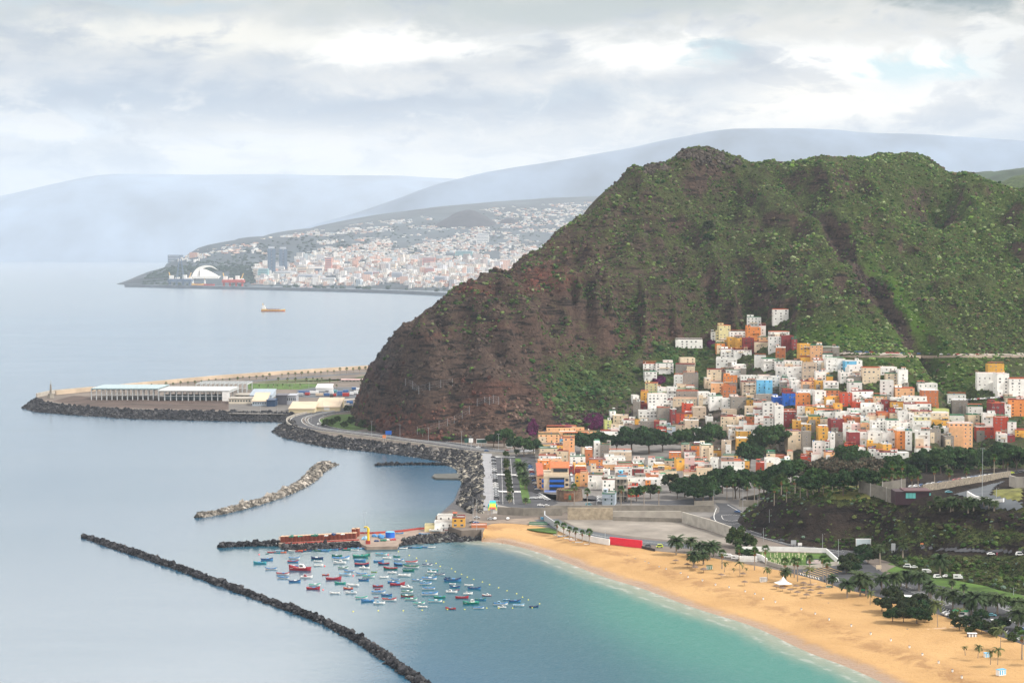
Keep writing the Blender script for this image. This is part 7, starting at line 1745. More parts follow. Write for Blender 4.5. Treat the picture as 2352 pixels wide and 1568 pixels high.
# ------------------------------------------------------------------ cars
CARC = dict(w=(.78, .78, .77), s=(.42, .44, .46), k=(.03, .03, .035), b=(.04, .12, .30), r=(.40, .03, .03), g=(.10, .11, .12), y=(.55, .65, .05), t=(.10, .30, .36)); CARN = dict(w='white', s='silver', k='black', b='blue', r='red', g='dark grey', y='lime yellow', t='teal')
_cm = {}
def car_meshes(k, van):
    if (k, van) in _cm: return _cm[(k, van)]
    m = mat('car_' + CARN[k].replace(' ', '_'), CARC[k], .3, 0, spec=.6); b = MB(); g = MB(); H = 2.0 if van else 1.45; rs = [(-2.1, .35), (-2.1, .95), (-1.6, 1.0 if not van else H - .1), (-.9 if not van else -1.5, H), (.5 if not van else 1.1, H), (1.15 if not van else 1.6, 1.0), (2.0, .85), (2.15, .4)]
    b.loft([[(x, -.82, z) for x, z in rs], [(x, .82, z) for x, z in rs]], close=True); g.box(-1.3, .75 if not van else 1.25, -.835, -.822, 1.0, H - .15); g.box(-1.3, .75 if not van else 1.25, .822, .835, 1.0, H - .15)
    xa, za = (.62, H - .08) if not van else (1.16, H - .12); g.add([(xa + .03, -.7, za), (xa + .03, .7, za), (rs[5][0] + .02, .7, 1.04), (rs[5][0] + .02, -.7, 1.04)], [(0, 1, 2, 3)])
    w = MB(); w.cyl((0, -.1, 0), (0, .1, 0), .33, n=10); _cm[(k, van)] = (b.mesh('body', [m]), g.mesh('window', [M_glass]), w.mesh('wheel', [M_black])); return _cm[(k, van)]
def car(p, rz, k, label, group=None, van=False, near=False, name='parked_car'):
    r = empty(name, p, rz, label, 'van' if van else 'car', group, .66); b, g, w = car_meshes(k, van); link('body', b, r); link('window', g, r)
    for x in (-1.3, 1.3):
        for y in (-.78, .78): link('wheel', w, r, (x, y, .33))
    return r
def car_row(crop, a, b, n, cols, rz, where, group, jit=.3, drop=0.0):
    A, B_ = V(crop, *a), V(crop, *b); rg = random.Random(n + int(a[0])); k = 0
    for i in range(n):
        if rg.random() < drop: continue
        t = (i + rg.uniform(-.15, .15)) / max(1, n - 1); p = ground_hit(A[0] + (B_[0] - A[0]) * t, A[1] + (B_[1] - A[1]) * t) + np.array([0, 0, .12]); c = rg.choice(cols); car(p, rz + rg.uniform(-.06, .06), c, f"{CARN[c]} parked car, {ORD[k]} from the left {where}", group); k += 1
car_row('t', (1248, 945), (1278, 1320), 26, 'wwsswk', 0.0, 'by distance along the promenade kerb', 'cars along the promenade')
car_row('t', (1555, 1000), (1625, 1220), 13, 'wskbgr', 0.1, 'in the street beside the peach apartments', 'cars by the peach apartments', drop=.1)
car_row('f', (340, 1000), (430, 1060), 6, 'wws', -.3, 'in the corner car park by the fort', 'cars by the fort'); car_row('f', (250, 1045), (370, 1040), 6, 'wsw', .2, 'in the second file by the fort', 'cars by the fort, second file'); car_row('f', (345, 1125), (410, 1130), 2, 'w', 0, 'on the road below the fort', 'cars below the fort')
car_row('f', (700, 760), (725, 920), 10, 'kgsw', 1.57, 'in the narrow side street', 'cars in the side street'); car_row('f', (1025, 1030), (1035, 1080), 4, 'gsw', .2, 'beside the blue grey block', 'cars by the blue grey block')
car_row('r', (640, 560), (1060, 505), 7, 'sbwgk', .12, 'on the near upper road', 'cars on the upper road'); car_row('r', (1180, 480), (1960, 375), 16, 'wsbkwryw', .12, 'on the far upper road', 'cars on the upper road, far part')
car_row('e', (265, 100), (1150, 132), 16, 'wwsbkrb', .02, 'on the hillside road above the village', 'cars on the hillside road', drop=.1); car_row('e', (1300, 135), (1800, 138), 6, 'kwgr', .02, 'on right part of hillside road', 'cars on the hillside road, right part')
car_row('e', (1730, 650), (2090, 620), 11, 'rwwgs', .3, 'on the curved lane below white houses', 'cars on the curved lane')
car_row('b', (1810, 95), (1900, 103), 2, 'ws', 0, 'on the dirt yard behind the pier', 'cars on the dirt yard'); car_row('b', (1960, 103), (2060, 103), 2, 'w', 1.5, 'against the wall of the dirt yard', 'cars by the yard wall'); car_row('b', (1770, 130), (1800, 135), 2, 'kb', .4, 'beside the yellow hut', 'cars by the hut')
for (c, x, y, k, v, rz, l) in [('s', 1712, 470, 'g', 1, .1, 'dark grey van on the sand beside the red hoarding'), ('s', 1824, 474, 'y', 1, 3.2, 'lime yellow van on the sand beside the red hoarding'), ('q', 570, 755, 'w', 0, .3, 'white car by the green kiosk, left one'), ('q', 605, 772, 'w', 0, .3, 'white car by the green kiosk, right one'), ('q', 105, 195, 'w', 1, 3.1, 'white panel van on the grass below the slope'), ('q', 185, 202, 'w', 0, 3.1, 'small white pickup on the grass below the slope'),
                            ('q', 465, 320, 'w', 1, .2, 'white van half hidden behind the tall shaggy palm'), ('q', 575, 312, 'w', 0, .2, 'white car behind the tall shaggy palm'), ('q', 1105, 45, 'w', 0, 0, 'white car on the upper road at the right edge'), ('q', 1445, 55, 'w', 1, 0, 'white van on the upper road at the right edge'), ('q', 1335, 1020, 'b', 0, -.5, 'dark blue car at the edge of the sand, lower right'), ('q', 1478, 945, 'b', 0, -.4, 'blue car at the right picture edge'), ('q', 820, 635, 'b', 0, -.4, 'blue car in the middle of the car park'), ('q', 1115, 775, 't', 0, -.4, 'teal car in the middle of the car park'), ('q', 760, 620, 'g', 0, -.4, 'dark car between the date palms'),
                            ('d', 415, 295, 'b', 0, 2.4, 'bright blue car entering the roundabout'), ('d', 838, 570, 'g', 0, -.4, 'dark car with lit headlights below the rocky hill'), ('d', 490, 190, 'w', 0, 0, 'white car under the tall fan palms'), ('d', 640, 180, 'g', 0, 0, 'grey car under the tall fan palms'), ('f', 900, 1120, 't', 1, .05, 'pale teal van on the street beside the red barriers'), ('h', 1305, 945, 'w', 1, .6, 'white van on the coast road bend'), ('t', 1120, 862, 'w', 0, 0, 'white car under the billboards'), ('t', 1190, 890, 'b', 0, 0, 'blue car at the coast road junction'), ('t', 1370, 890, 'r', 0, 0, 'red car at the coast road junction'), ('r', 1095, 625, 't', 0, 0, 'pale teal car on the edge of the upper car park')]:
    p = ground_hit(*V(c, x, y)) + np.array([0, 0, .12]); car(p, rz, k, l, None, bool(v))
def boxvan(p, label, L=6.2, rz=.2, caravan=False):
    r = empty('caravan' if caravan else 'box_truck', p, rz, label, 'caravan' if caravan else 'truck', None, .55); b = MB(); b.box(-L / 2, L * .28, -1.15, 1.15, .6, 3.0 if not caravan else 2.7); b.build('box', [mat('car_white', CARC['w'])], r); c = MB(); c.add([(L * .285, -1, .5), (L * .5, -1, .5), (L * .48, -1, 1.4), (L * .38, -1, 2.2), (L * .285, -1, 2.2), (L * .285, 1, .5), (L * .5, 1, .5), (L * .48, 1, 1.4), (L * .38, 1, 2.2), (L * .285, 1, 2.2)], [(0, 1, 2, 3, 4), (9, 8, 7, 6, 5), (0, 5, 6, 1), (1, 6, 7, 2), (2, 7, 8, 3), (3, 8, 9, 4), (4, 9, 5, 0)]); c.build('cab', [MATS['car_white']], r)
    g = MB(); g.box(-L * .35, -L * .05, -1.17, -1.152, 1.6, 2.2); g.build('window', [M_glass], r); w = car_meshes('w', True)[2]
    for x in (-L * .3, L * .36):
        for y in (-1.0, 1.0): link('wheel', w, r, (x, y, .4), scale=1.2)
for c, x, y, l, cv in [('q', 340, 262, 'white caravan on the grass below the slope', True), ('q', 715, 335, 'white box truck on the grass below the slope', False), ('d', 270, 715, 'white camper leftmost in the row by the cemetery', True), ('d', 330, 728, 'white camper second in the row by the cemetery', True), ('d', 400, 745, 'white camper third in the row by the cemetery', True), ('d', 1345, 960, 'blue and white refreshment van under the palms', True)]:
    boxvan(ground_hit(*V(c, x, y)) + np.array([0, 0, .1]), l, caravan=cv, rz=-.2)
# trucks and containers behind the cliff
rg = random.Random(4)
for i, (x0, y0, x1, y1, k) in enumerate([(1005, 455, 1175, 492, 'b'), (1095, 475, 1160, 518, 'r'), (1165, 455, 1290, 497, 'w'), (1258, 405, 1500, 455, 'w'), (1440, 450, 1500, 500, 'w'), (1505, 440, 1560, 480, 't'), (1565, 455, 1640, 525, 'b'), (1640, 480, 1738, 535, 'r'), (1645, 450, 1725, 480, 'b'), (1770, 408, 1835, 440, 'b'), (1835, 425, 1895, 450, 'w'), (1740, 470, 1790, 515, 'w'), (1800, 450, 1850, 500, 'w'), (1855, 455, 1895, 505, 'w'), (1370, 500, 1450, 530, 'b'), (1255, 505, 1365, 530, 'y'), (1455, 510, 1510, 548, 'k'), (1500, 500, 1550, 535, 'r'), (1700, 600, 1790, 640, 'b'), (985, 495, 1065, 525, 's')]):
    a, b = V('h', x0, y0); cc, d = V('h', x1, y1); p = P((a + cc) / 2, d, GZ); kk = p[1] / F; w = (cc - a) * kk; h = max(2.4, (d - b) * kk)
    kind = {'b': 'blue', 'r': 'red', 'w': 'white', 't': 'teal', 'y': 'tan', 'k': 'black', 's': 'silver'}[k]; r = empty('shipping_container', p, rg.uniform(-.2, .2), f"{kind} lorry container, {ORD[i]} counted in the truck yard left of the cliff", 'container', 'containers in the truck yard')
    m = MB(); m.box(-w / 2, w / 2, 0, 3, .5, h); m.build('body', [mat('car_' + CARN[k].replace(' ', '_'), CARC[k]) if k != 'y' else hm('A')], r); m = MB(); m.box(-w / 2 + .2, w / 2 - .2, .1, 2.9, .02, .49); m.build('chassis', [M_black], r)
# ------------------------------------------------------------------ reclaimed land behind the cliff
sh('lava_field', [(120, 921), (170, 908), (250, 915), (520, 921), (620, 925), (640, 938), (500, 941), (350, 938), (200, 933)], M_lava, .05)
sh('lawn', [('h', 260, 345), ('h', 900, 345), ('h', 1300, 350), ('h', 1500, 380), ('h', 1150, 430), ('h', 270, 430)], M_grass, .05)
sh('lawn', [('h', 400, 325), ('h', 700, 300), ('h', 1200, 275), ('h', 1700, 300), ('h', 1990, 220), ('h', 1990, 260), ('h', 1300, 340), ('h', 600, 338)], mat('thin_grass', (.09, .11, .04), .95, .5, .05), .06)
sh('yard', [('h', 980, 440), ('h', 1250, 400), ('h', 1990, 400), ('h', 1880, 560), ('h', 1500, 560), ('h', 980, 540)], M_asph2, .07)
sh('yard', [('h', 0, 560), ('h', 700, 540), ('h', 1000, 640), ('h', 860, 790), ('h', 0, 780)], mat('yard_ground', (.13, .12, .11), .9, .3, .1), .06)
road('access_road', [V('h', 0, 335), V('h', 500, 300), V('h', 1000, 262), V('h', 1500, 225), V('h', 2030, 190)], 12, GZ, M_asph2)
road('access_road', [V('h', 1240, 640), V('h', 1500, 600), V('h', 1750, 570), V('h', 1900, 560)], 8, GZ, M_concl)
mb = wall_line([P(*p, GZ) for p in [(84, 912), (112, 906), (125, 904), (210, 896)]], 0, 3.2, 1.2, raw=True); th(mb, 'mole_wall', 'short pale wall segment at the left tip of the reclaimed land', 'wall', [M_concl])
mb = wall_line([P(*p, GZ) for p in [(128, 906.5), (222, 897), (330, 886), (500, 870), (700, 856), (852, 846)]], 0, 3.4, 1.2, raw=True); th(mb, 'mole_wall', 'long tan sea wall along the far side of the reclaimed land', 'wall', [mat('tan_wall', (.48, .38, .28), .9, .2, .05)])
def beacon():
    p = P(*V('a', 325, 325), GZ); r = empty('beacon', p, 0, 'small beacon tower at the left tip of the mole', 'beacon'); m = MB(); m.cyl((0, 0, 0), (0, 0, 3.5), 3, 2.2, 8); m.build('base', [M_conc], r); m = MB(); m.cyl((0, 0, 3.5), (0, 0, 11), 1, .6, 8); m.build('tower', [M_conc], r); m = MB(); m.cyl((0, 0, 11), (0, 0, 14), .35, .2, 6); m.build('mast', [M_galv], r)
beacon()
M_concl2 = mat('pale_roof_sheet', (.50, .51, .50), .7, .1, .1); M_steelw = mat('white_steel', (.50, .53, .54), .6, .05, .5); M_gl = mat('pale_glass', (.25, .36, .38), .25, .1, .3)
def shed_frame(c, x0, y0, x1, y1, n, label, roof=None, depth=40, k3=False):
    a, b = V(c, x0, y0); cc, d = V(c, x1, y1); p = P((a + cc) / 2, d, GZ); k = p[1] / F; w = (cc - a) * k; h = (d - b) * k; r = empty('steel_hall', p, -.02, label, 'hall')
    for i in range(n):
        x = -w / 2 + w * i / (n - 1); m = MB(); m.box(x - .35, x + .35, 0, .7, 0, h); m.box(x - .3, x + .3, depth - .6, depth, 0, h); m.box(x - .3, x + .3, .71, depth - .61, h - .7, h); m.build('column', [M_steelw], r)
    m = MB(); [m.box(-w / 2, w / 2, y - .01, y + .45, h + .005, h + .5) for y in (-.3, depth * .33, depth * .66, depth)]; m.build('roof_beam', [M_steelw], r); m = MB(); m.box(-w / 2, w / 2, -.3, -.05, h * .5, h * .5 + .3); m.build('rail', [M_steelw], r)
    if roof: m = MB(); m.box(w * (roof[0] - .5), w * (roof[1] - .5), -1, depth + 1, h + .51, h + 1.2); m.build('roof', [roof[2]], r)
    return r, w, h
shed_frame('a', 583, 272, 1015, 338, 14, 'open white steel hall frame with glassy roof on the reclaimed land', (0.0, 1.0, M_gl), 45)
r, w, h = shed_frame('a', 1015, 285, 1470, 343, 13, 'white roofed steel hall, right half of the long hall', (0, 1, M_concl2), 45); m = MB(); m.box(w * .40, w * .5, -.9, -.4, 0, h); m.build('end_wall', [M_white], r); m = MB(); m.box(-w * .48, w * .38, 14, 14.3, 0, h * .6); m.build('inner_wall', [mat('hall_inner', (.12, .16, .18), .8, .4, .1)], r)
shed_frame('a', 1253, 235, 1580, 290, 12, 'unroofed white steel frame standing behind the long hall', None, 30)
def box_building(c, x0, y0, x1, y1, m, rm, label, depth=18, slope=0.0, wins=0, cat='building', name='building'):
    a, b = V(c, x0, y0); cc, d = V(c, x1, y1); p = P((a + cc) / 2, d, GZ); k = p[1] / F; w = (cc - a) * k; h = (d - b) * k; r = empty(name, p, 0, label, cat)
    mb = MB(); vs = [(-w / 2, 0, -.2), (w / 2, 0, -.2), (w / 2, depth, -.2), (-w / 2, depth, -.2), (-w / 2, 0, h), (w / 2, 0, h), (w / 2, depth, h + slope), (-w / 2, depth, h + slope)]; mb.add(vs, [(0, 1, 5, 4), (1, 2, 6, 5), (2, 3, 7, 6), (3, 0, 4, 7)]); mb.build('wall', [m], r)
    q = MB(); q.add([(-w / 2 - .4, -.5, h + .02), (w / 2 + .4, -.5, h + .02), (w / 2 + .4, depth + .4, h + slope + .02), (-w / 2 - .4, depth + .4, h + slope + .02), (-w / 2 - .4, -.5, h + .4), (w / 2 + .4, -.5, h + .4), (w / 2 + .4, depth + .4, h + slope + .4), (-w / 2 - .4, depth + .4, h + slope + .4)], [(0, 3, 2, 1), (4, 5, 6, 7), (0, 1, 5, 4), (1, 2, 6, 5), (2, 3, 7, 6), (3, 0, 4, 7)]); q.build('roof', [rm], r)
    for i in range(wins): s = MB(); x = -w / 2 + w * (i + .25) / wins; s.box(x, x + w / wins * .5, -.06, -.01, h * .45, h * .75); s.build('window', [M_glass], r)
    return r
M_navy = mat('navy_cladding', (.02, .05, .11), .5, .1, .3); M_tanroof = mat('tan_roof', (.55, .44, .32), .8, .1, .1); M_cream = mat('cream_cladding', (.62, .53, .34), .8, .1, .1); M_dgrey = mat('dark_grey_cladding', (.09, .09, .11), .6, .1, .3)
box_building('h', 342, 605, 545, 670, hm('S'), M_tanroof, 'small hall with tan sloping roof and dark blue end, beside the dark office', 22, 5, 6); box_building('h', 548, 590, 665, 680, M_navy, M_navy, 'dark navy block beside the tan sloping roof', 20)
box_building('h', 680, 520, 835, 655, M_dgrey, M_dgrey, 'dark grey office box on the reclaimed land', 20); box_building('h', 838, 520, 970, 650, M_cg, M_cg, 'pale grey office wing with window bands right of the dark office', 18, 0, 5)
box_building('h', 0, 565, 320, 640, mat('plain_cream', (.60, .54, .44), .8, .1, .2), M_concl, 'low cream office with square windows, left of the tan sloping roof', 16, 0, 8); box_building('h', 300, 520, 620, 560, hm('S'), hm('S'), 'grey blue factory hall behind the offices', 30, 3); box_building('h', 90, 515, 300, 560, M_concl, M_concl, 'small pale hall with rooftop machinery behind the cream office', 20, 0, 3)
box_building('h', 865, 715, 1240, 768, M_cream, M_tanroof, 'wide low cream warehouse near the road bend, front one', 30, 3); box_building('h', 1240, 690, 1600, 745, M_cream, M_tanroof, 'wide low cream warehouse near the road bend, rear one', 40, 4); box_building('h', 1620, 295, 1940, 328, M_concl, hm('K'), 'low pale ruin on the flat land close to the cliff', 8, 0, 6)
box_building('h', 1258, 412, 1480, 455, M_white, M_white, 'white tent-like hall in the truck yard', 16, 2)
def sign(c, x0, y0, x1, y1, yb, m, label, leg=2, m2=None, name='billboard', z=None):
    a, b = V(c, x0, y0); cc, d = V(c, x1, y1); _, e = V(c, x0, yb); p = ground_hit((a + cc) / 2, e); k = p[1] / F; w = (cc - a) * k; h0, h1 = (e - d) * k, (e - b) * k; r = empty(name, p, 0, label, 'billboard' if name == 'billboard' else 'sign')
    q = MB(); q.box(-w / 2, w / 2, -.12, .12, h0, h1); q.build('board', [m], r)
    if m2: q = MB(); q.box(-w / 2 + .25, w / 2 - .25, -.16, -.125, h0 + .3, h1 - .3); q.build('face', [m2], r)
    for s in np.linspace(-.3, .3, leg): q = MB(); q.cyl((w * s, .2, 0), (w * s, .2, h0 + (h1 - h0) * .8), .12, n=6); q.build('leg', [M_galv], r)
    return r
M_dg = mat('sign_dark_green', (.02, .07, .06), .6, .1, .5); M_blue = mat('sign_blue', (.01, .10, .42), .6, .05, .5); M_orange = mat('sign_orange', (.62, .22, .08), .6, .1, .5); M_pinkb = mat('faded_poster', (.62, .52, .50), .7, .15, .5)
sign('t', 328, 712, 380, 745, 775, M_blue, 'large blue road sign beside the coast road', name='road_sign'); sign('t', 303, 748, 332, 775, 800, M_orange, 'orange and white sign beside the blue road sign', name='road_sign')
r = sign('t', 1002, 775, 1076, 815, 850, M_dg, 'wide billboard half dark green half white at the coast road', m2=None); p = r.location
q = MB(); ww = (V('t', 1076, 0)[0] - V('t', 1002, 0)[0]) * p.y / F; hh = p.y / F / 3.4846 / 1.06633; q.box(0, ww / 2, -.16, -.125, 36 * hh, 74 * hh); q.build('face', [M_white], r)
sign('t', 1104, 782, 1194, 820, 850, M_white, 'dark panelled billboard with white lower strip, middle of three', 3, M_dg); sign('t', 1363, 812, 1410, 852, 880, M_white, 'dark billboard with white frame by the town trees', 2, M_dg)
sign('d', 1552, 543, 1698, 618, 650, M_white, 'big blank white billboard at the foot of the rocky hill', 3, mat('blank_poster', (.50, .58, .60), .7, .12, .4)); sign('d', 1075, 735, 1222, 788, 815, M_dg, 'faded pink billboard at the corner of the cemetery', 3, M_pinkb)
sign('d', 930, 558, 980, 598, 620, M_galv, 'grey back of a road sign beside the road below the hill', name='road_sign'); sign('d', 996, 583, 1036, 607, 640, M_white, 'small white hoarding beside the grey sign back', name='road_sign'); sign('h', 1370, 670, 1455, 728, 745, M_white, 'white board with orange corner above the road bend'); sign('q', 265, -100, 300, -85, -60, M_orange, 'orange road works sign on the upper road', name='road_sign')
sign('d', 1893, 588, 1932, 655, 680, M_galv, 'tall grey slatted sign on the green bank', 2); sign('d', 1748, 797, 1797, 835, 850, hm('C'), 'small cream notice board under the shaggy palm', 2)
# ---- walls around the beach lot and cemetery
def W_(crop_pts, h, th_, m, label, name='wall', z=GZ): mb = wall_line([P(*(V(*p) if isinstance(p[0], str) else p), z) for p in crop_pts], 0, h, th_, raw=True); return th(mb, name, label, 'wall', [m])
W_([('t', 1285, 1425), ('f', 150, 1232), ('f', 600, 1232)], 3.4, .6, M_conc, 'long stained concrete retaining wall, left stretch below the town street', 'retaining_wall')
W_([('f', 400, 1195), ('f', 900, 1190), ('f', 1400, 1190), ('f', 1940, 1190), ('f', 2352, 1190)], 3.0, .6, M_conc, 'long concrete retaining wall running below the street palms', 'retaining_wall')
W_([('f', 660, 1278), ('f', 1180, 1278)], 5.2, 1.2, mat('block_stone', (.34, .28, .20), .9, .3, .6), 'tall tan stone block of wall in the middle of the long wall', 'retaining_wall')
W_([('f', 1180, 1262), ('f', 1600, 1262), ('f', 1970, 1262)], 3.2, .8, M_concl, 'pale upper embankment wall above the dry lot', 'retaining_wall'); W_([('f', 1180, 1290), ('f', 1600, 1300), ('f', 1985, 1310)], 1.8, .6, M_conc, 'low wall along the back of the dry lot', 'retaining_wall')
W_([('f', 1985, 1312), ('f', 2352, 1420), ('d', 350, 535)], 4.6, .8, mat('concrete_pale2', (.38, .355, .31), .9, .22, .3), 'slanting concrete wall closing the dry lot on the right', 'retaining_wall')
W_([('s', 722, 175), ('s', 722, 215), ('s', 790, 262), ('s', 850, 300), ('s', 905, 325)], 2.6, .5, M_galv, 'grey-green metal fence bending from the yard to the white wall', 'fence')
W_([('s', 850, 305), ('s', 960, 350), ('s', 1100, 395), ('s', 1200, 420), ('s', 1345, 445)], 2.2, .4, M_white, 'white painted wall between the six fan palms and the road', 'white_wall')
W_([('s', 1348, 440), ('s', 1500, 458), ('s', 1655, 475)], 3.0, .5, mat('red_hoarding', (.70, .02, .05), .6, .05, .5), 'bright red hoarding behind the sand', 'hoarding'); W_([('s', 1655, 476), ('s', 1780, 505)], .9, .3, M_black, 'low dark wall continuing from the red hoarding', 'low_wall')
W_([('d', 690, 235), ('d', 795, 235)], 3.0, .5, M_concl, 'pale concrete wall right of the roundabout under the trees', 'retaining_wall'); W_([('d', 430, 235), ('d', 690, 236)], 3.0, .5, M_conc, 'concrete wall above the roundabout', 'retaining_wall'); W_([('d', 0, 245), ('d', 190, 240)], 3.0, .5, M_conc, 'concrete wall left of the roundabout', 'retaining_wall')
W_([('d', 525, 345), ('d', 710, 320)], 3.4, .2, mat('green_mesh', (.16, .24, .24), .7, .3, 1), 'grey-green mesh fence beside the roundabout', 'fence'); W_([('d', 740, 300), ('d', 800, 300)], 3.0, .3, MATS['green_mesh'], 'small green-grey box screen right of the mesh fence', 'fence')
W_([('d', 440, 665), ('d', 700, 662), ('d', 1000, 668), ('d', 1270, 680)], 1.8, .4, M_white, 'rear white wall of the cemetery', 'cemetery_wall'); W_([('d', 1270, 682), ('d', 1385, 785)], 1.8, .4, M_white, 'right white wall of the cemetery', 'cemetery_wall'); W_([('d', 1375, 795), ('d', 1100, 835), ('d', 850, 835), ('d', 700, 790)], 1.4, .4, M_concl, 'low front wall of the cemetery facing the beach', 'cemetery_wall'); W_([('d', 440, 668), ('d', 470, 700), ('d', 650, 750), ('d', 700, 785)], 2.0, .4, M_white, 'left white wall of the cemetery', 'cemetery_wall')
sh('cemetery_lawn', [('d', 450, 672), ('d', 1265, 685), ('d', 1372, 785), ('d', 1100, 828), ('d', 850, 828), ('d', 660, 748)], M_grass, .12)
tagl(house_q('d', 440, 740, 600, 808, 'W', '', depth=5, yaw=-.12, plain=True), 'low white building with dark drawings left of the cemetery', 'building'); tagl(house_q('d', 600, 760, 660, 800, 'W', '', depth=4, yaw=-.1, plain=True), 'small white kiosk between campers and cemetery', 'kiosk')
_x = MB(); _x.box(-.12, .12, -.1, .1, 0, 1.7); _x.box(-.45, .45, -.09, .09, 1.1, 1.32); _x.box(-.4, .4, -.5, .5, 0, .25); CR = _x.mesh('grave_cross', [mat('cream_stone', (.66, .60, .42), .8, .1, 1)])
rg = random.Random(9); k = 0
for row, (yy, xa, xb) in enumerate([(700, 640, 1080), (722, 640, 1100), (745, 660, 1050), (768, 700, 1040), (790, 760, 1000)]):
    for i in range(12): x = xa + (xb - xa) * (i + rg.uniform(.1, .9)) / 12; o = link('grave_cross', CR, None, P(*V('d', x, yy + rg.uniform(-6, 6)), GZ + .12), rg.uniform(-.3, .3), rg.uniform(.42, .6)); tag(o, f"cream grave cross, {ORD[i]} from the left in {ORD[row]} row of the cemetery", 'grave cross', 'grave crosses on the cemetery lawn')
# ---- beach furniture
_p = MB(); _p.cyl((0, 0, 0), (0, 0, 2.3), .06, .05, 6); PPOLE = _p.mesh('pole', [M_brown]); _p = MB(); _p.cyl((0, 0, 2.05), (0, 0, 2.75), 1.7, .08, 12); [_p.add([(1.6 * math.cos(a), 1.6 * math.sin(a), 2.1), (1.85 * math.cos(a + .1), 1.85 * math.sin(a + .1), 1.9), (1.6 * math.cos(a + .3), 1.6 * math.sin(a + .3), 2.1)], [(0, 1, 2)]) for a in np.arange(0, 6.28, .35)]; PCAN = _p.mesh('canopy', [mat('thatch', (.16, .11, .08), .95, .35, 2)])
pl_ = [('d', x, y + 26) for x, y in [(790, 1010), (850, 1030), (925, 1045), (980, 1010), (1050, 980), (1050, 1030), (1120, 1000), (1120, 1050), (990, 1070), (1080, 1095), (1200, 1020), (1215, 1080), (485, 970), (470, 890), (260, 900), (90, 850), (10, 830)]] + [('s', 1980, 632), ('s', 2090, 668), ('s', 2165, 690), ('s', 2248, 712)]
for i, t in enumerate(sorted(pl_, key=lambda t: V(*t)[0])): r = empty('thatch_parasol', sand_z(*V(*t)) if 'sand_z' in globals() else P(*V(*t), 2.6), 0, f"brown thatched beach parasol, {ORD[i]} from the left on the sand", 'parasol', 'thatched parasols on the beach', .72); link('pole', PPOLE, r); link('canopy', PCAN, r)
def tent():
    p = P(*V('d', 855, 1005), 2.8); r = empty('pavilion_tent', p, .3, 'white peaked tent standing among the thatched parasols', 'tent', None, .58); mb = MB(); L = 4.3; rings = []
    for q, z in [(1, 2.2), (.72, 2.7), (.42, 3.5), (.18, 4.9), (.03, 6.2)]: rings.append([(L * q * sx, L * q * sy, z + (0 if i % 2 == 0 else -.12 * (q > .5))) for i, (sx, sy) in enumerate([(-1, -1), (0, -.92), (1, -1), (.92, 0), (1, 1), (0, .92), (-1, 1), (-.92, 0)])])
    mb.loft(rings, close=True); mb.build('canopy', [M_white], r)
    for sx in (-1, 1):
        for sy in (-1, 1): m = MB(); m.cyl((sx * 4.2, sy * 4.2, -.2), (sx * 4.2, sy * 4.2, 2.25), .07, n=6); m.build('pole', [M_galv], r)
tent()
_b = MB(); _b.cyl((0, 0, 0), (0, 0, .95), .36, .42, 10); _b.cyl((0, 0, .951), (0, 0, 1.05), .44, .40, 10, 1); BIN = _b.mesh('litter_bin', [M_white, M_navy])
bl = [('d', x, y + 8) for x, y in [(80, 945), (205, 985), (335, 1010), (490, 1050), (583, 1075), (663, 1120), (780, 1150), (525, 873)]] + [('s', x, y + 6) for x, y in [(995, 430), (1238, 482), (1385, 524), (1514, 560), (1592, 588), (1686, 612), (1720, 627), (1820, 661), (1887, 682), (2027, 720), (2097, 755)]] + [('p', x, y + 5) for x, y in [(188, 1027), (290, 1060), (392, 1100), (555, 1147), (388, 988), (968, 1180), (698, 1207), (846, 1253), (983, 1304), (1078, 1360), (1197, 1417), (1299, 1480), (1368, 1527)]]
for i, t in enumerate(sorted(bl, key=lambda t: V(*t)[0])): o = link('litter_bin', BIN, None, P(*V(*t), 2.3), scale=.7); tag(o, f"white litter bin, {ORD[i]} from the left along the open sand", 'litter bin', 'litter bins on the sand')
for i, (a, b, l) in enumerate([(V('p', 230, 1003), V('p', 790, 938), ''), (V('p', 700, 1205), V('p', 1320, 1155), ''), (V('d', -60, 920), V('d', 790, 852), ''), (V('d', 490, 1048), V('d', 1240, 965), '')]):
    A, B_ = P(*a, 2.35), P(*b, 3.5); mb, _, _ = ribbon('x', np.array([A, (A * 2 + B_) / 3, (A + 2 * B_) / 3, B_]), 1.2, 0, M_concl, raw=True, thick=.7); struct(mb.build('boardwalk', [mat('boards', (.52, .36, .24), .9, .2, 1)]))
def hut(c, x, y, w, h, m, m2, label, rz=0.2, z=2.9):
    p = P(*V(c, x, y), z); r = empty('beach_hut', p, rz, label, 'hut', None, .55); b = MB(); b.box(-w / 2, w / 2, -1.2, 1.2, -.3, h); b.build('wall', [m], r)
    for i in range(3): q = MB(); xx = -w / 2 + w * (i + .22) / 3; q.box(xx, xx + w * .2, -1.24, -1.205, .1, h - .3); q.build('door', [m2], r)
    q = MB(); q.box(-w / 2 - .15, w / 2 + .15, -1.35, 1.35, h + .003, h + .18); q.build('roof', [m2], r)
hut('d', 665, 955, 4.2, 2.5, M_white, M_galv, 'white beach toilet cabin beside a leaning palm'); hut('d', 147, 835, 3.6, 2.4, M_white, hm('g') if False else M_roofn, 'green and white striped beach hut on the upper sand'); hut('s', 2300, 680, 3.4, 2.4, M_white, M_roofn, 'green and white striped beach hut near the grove')
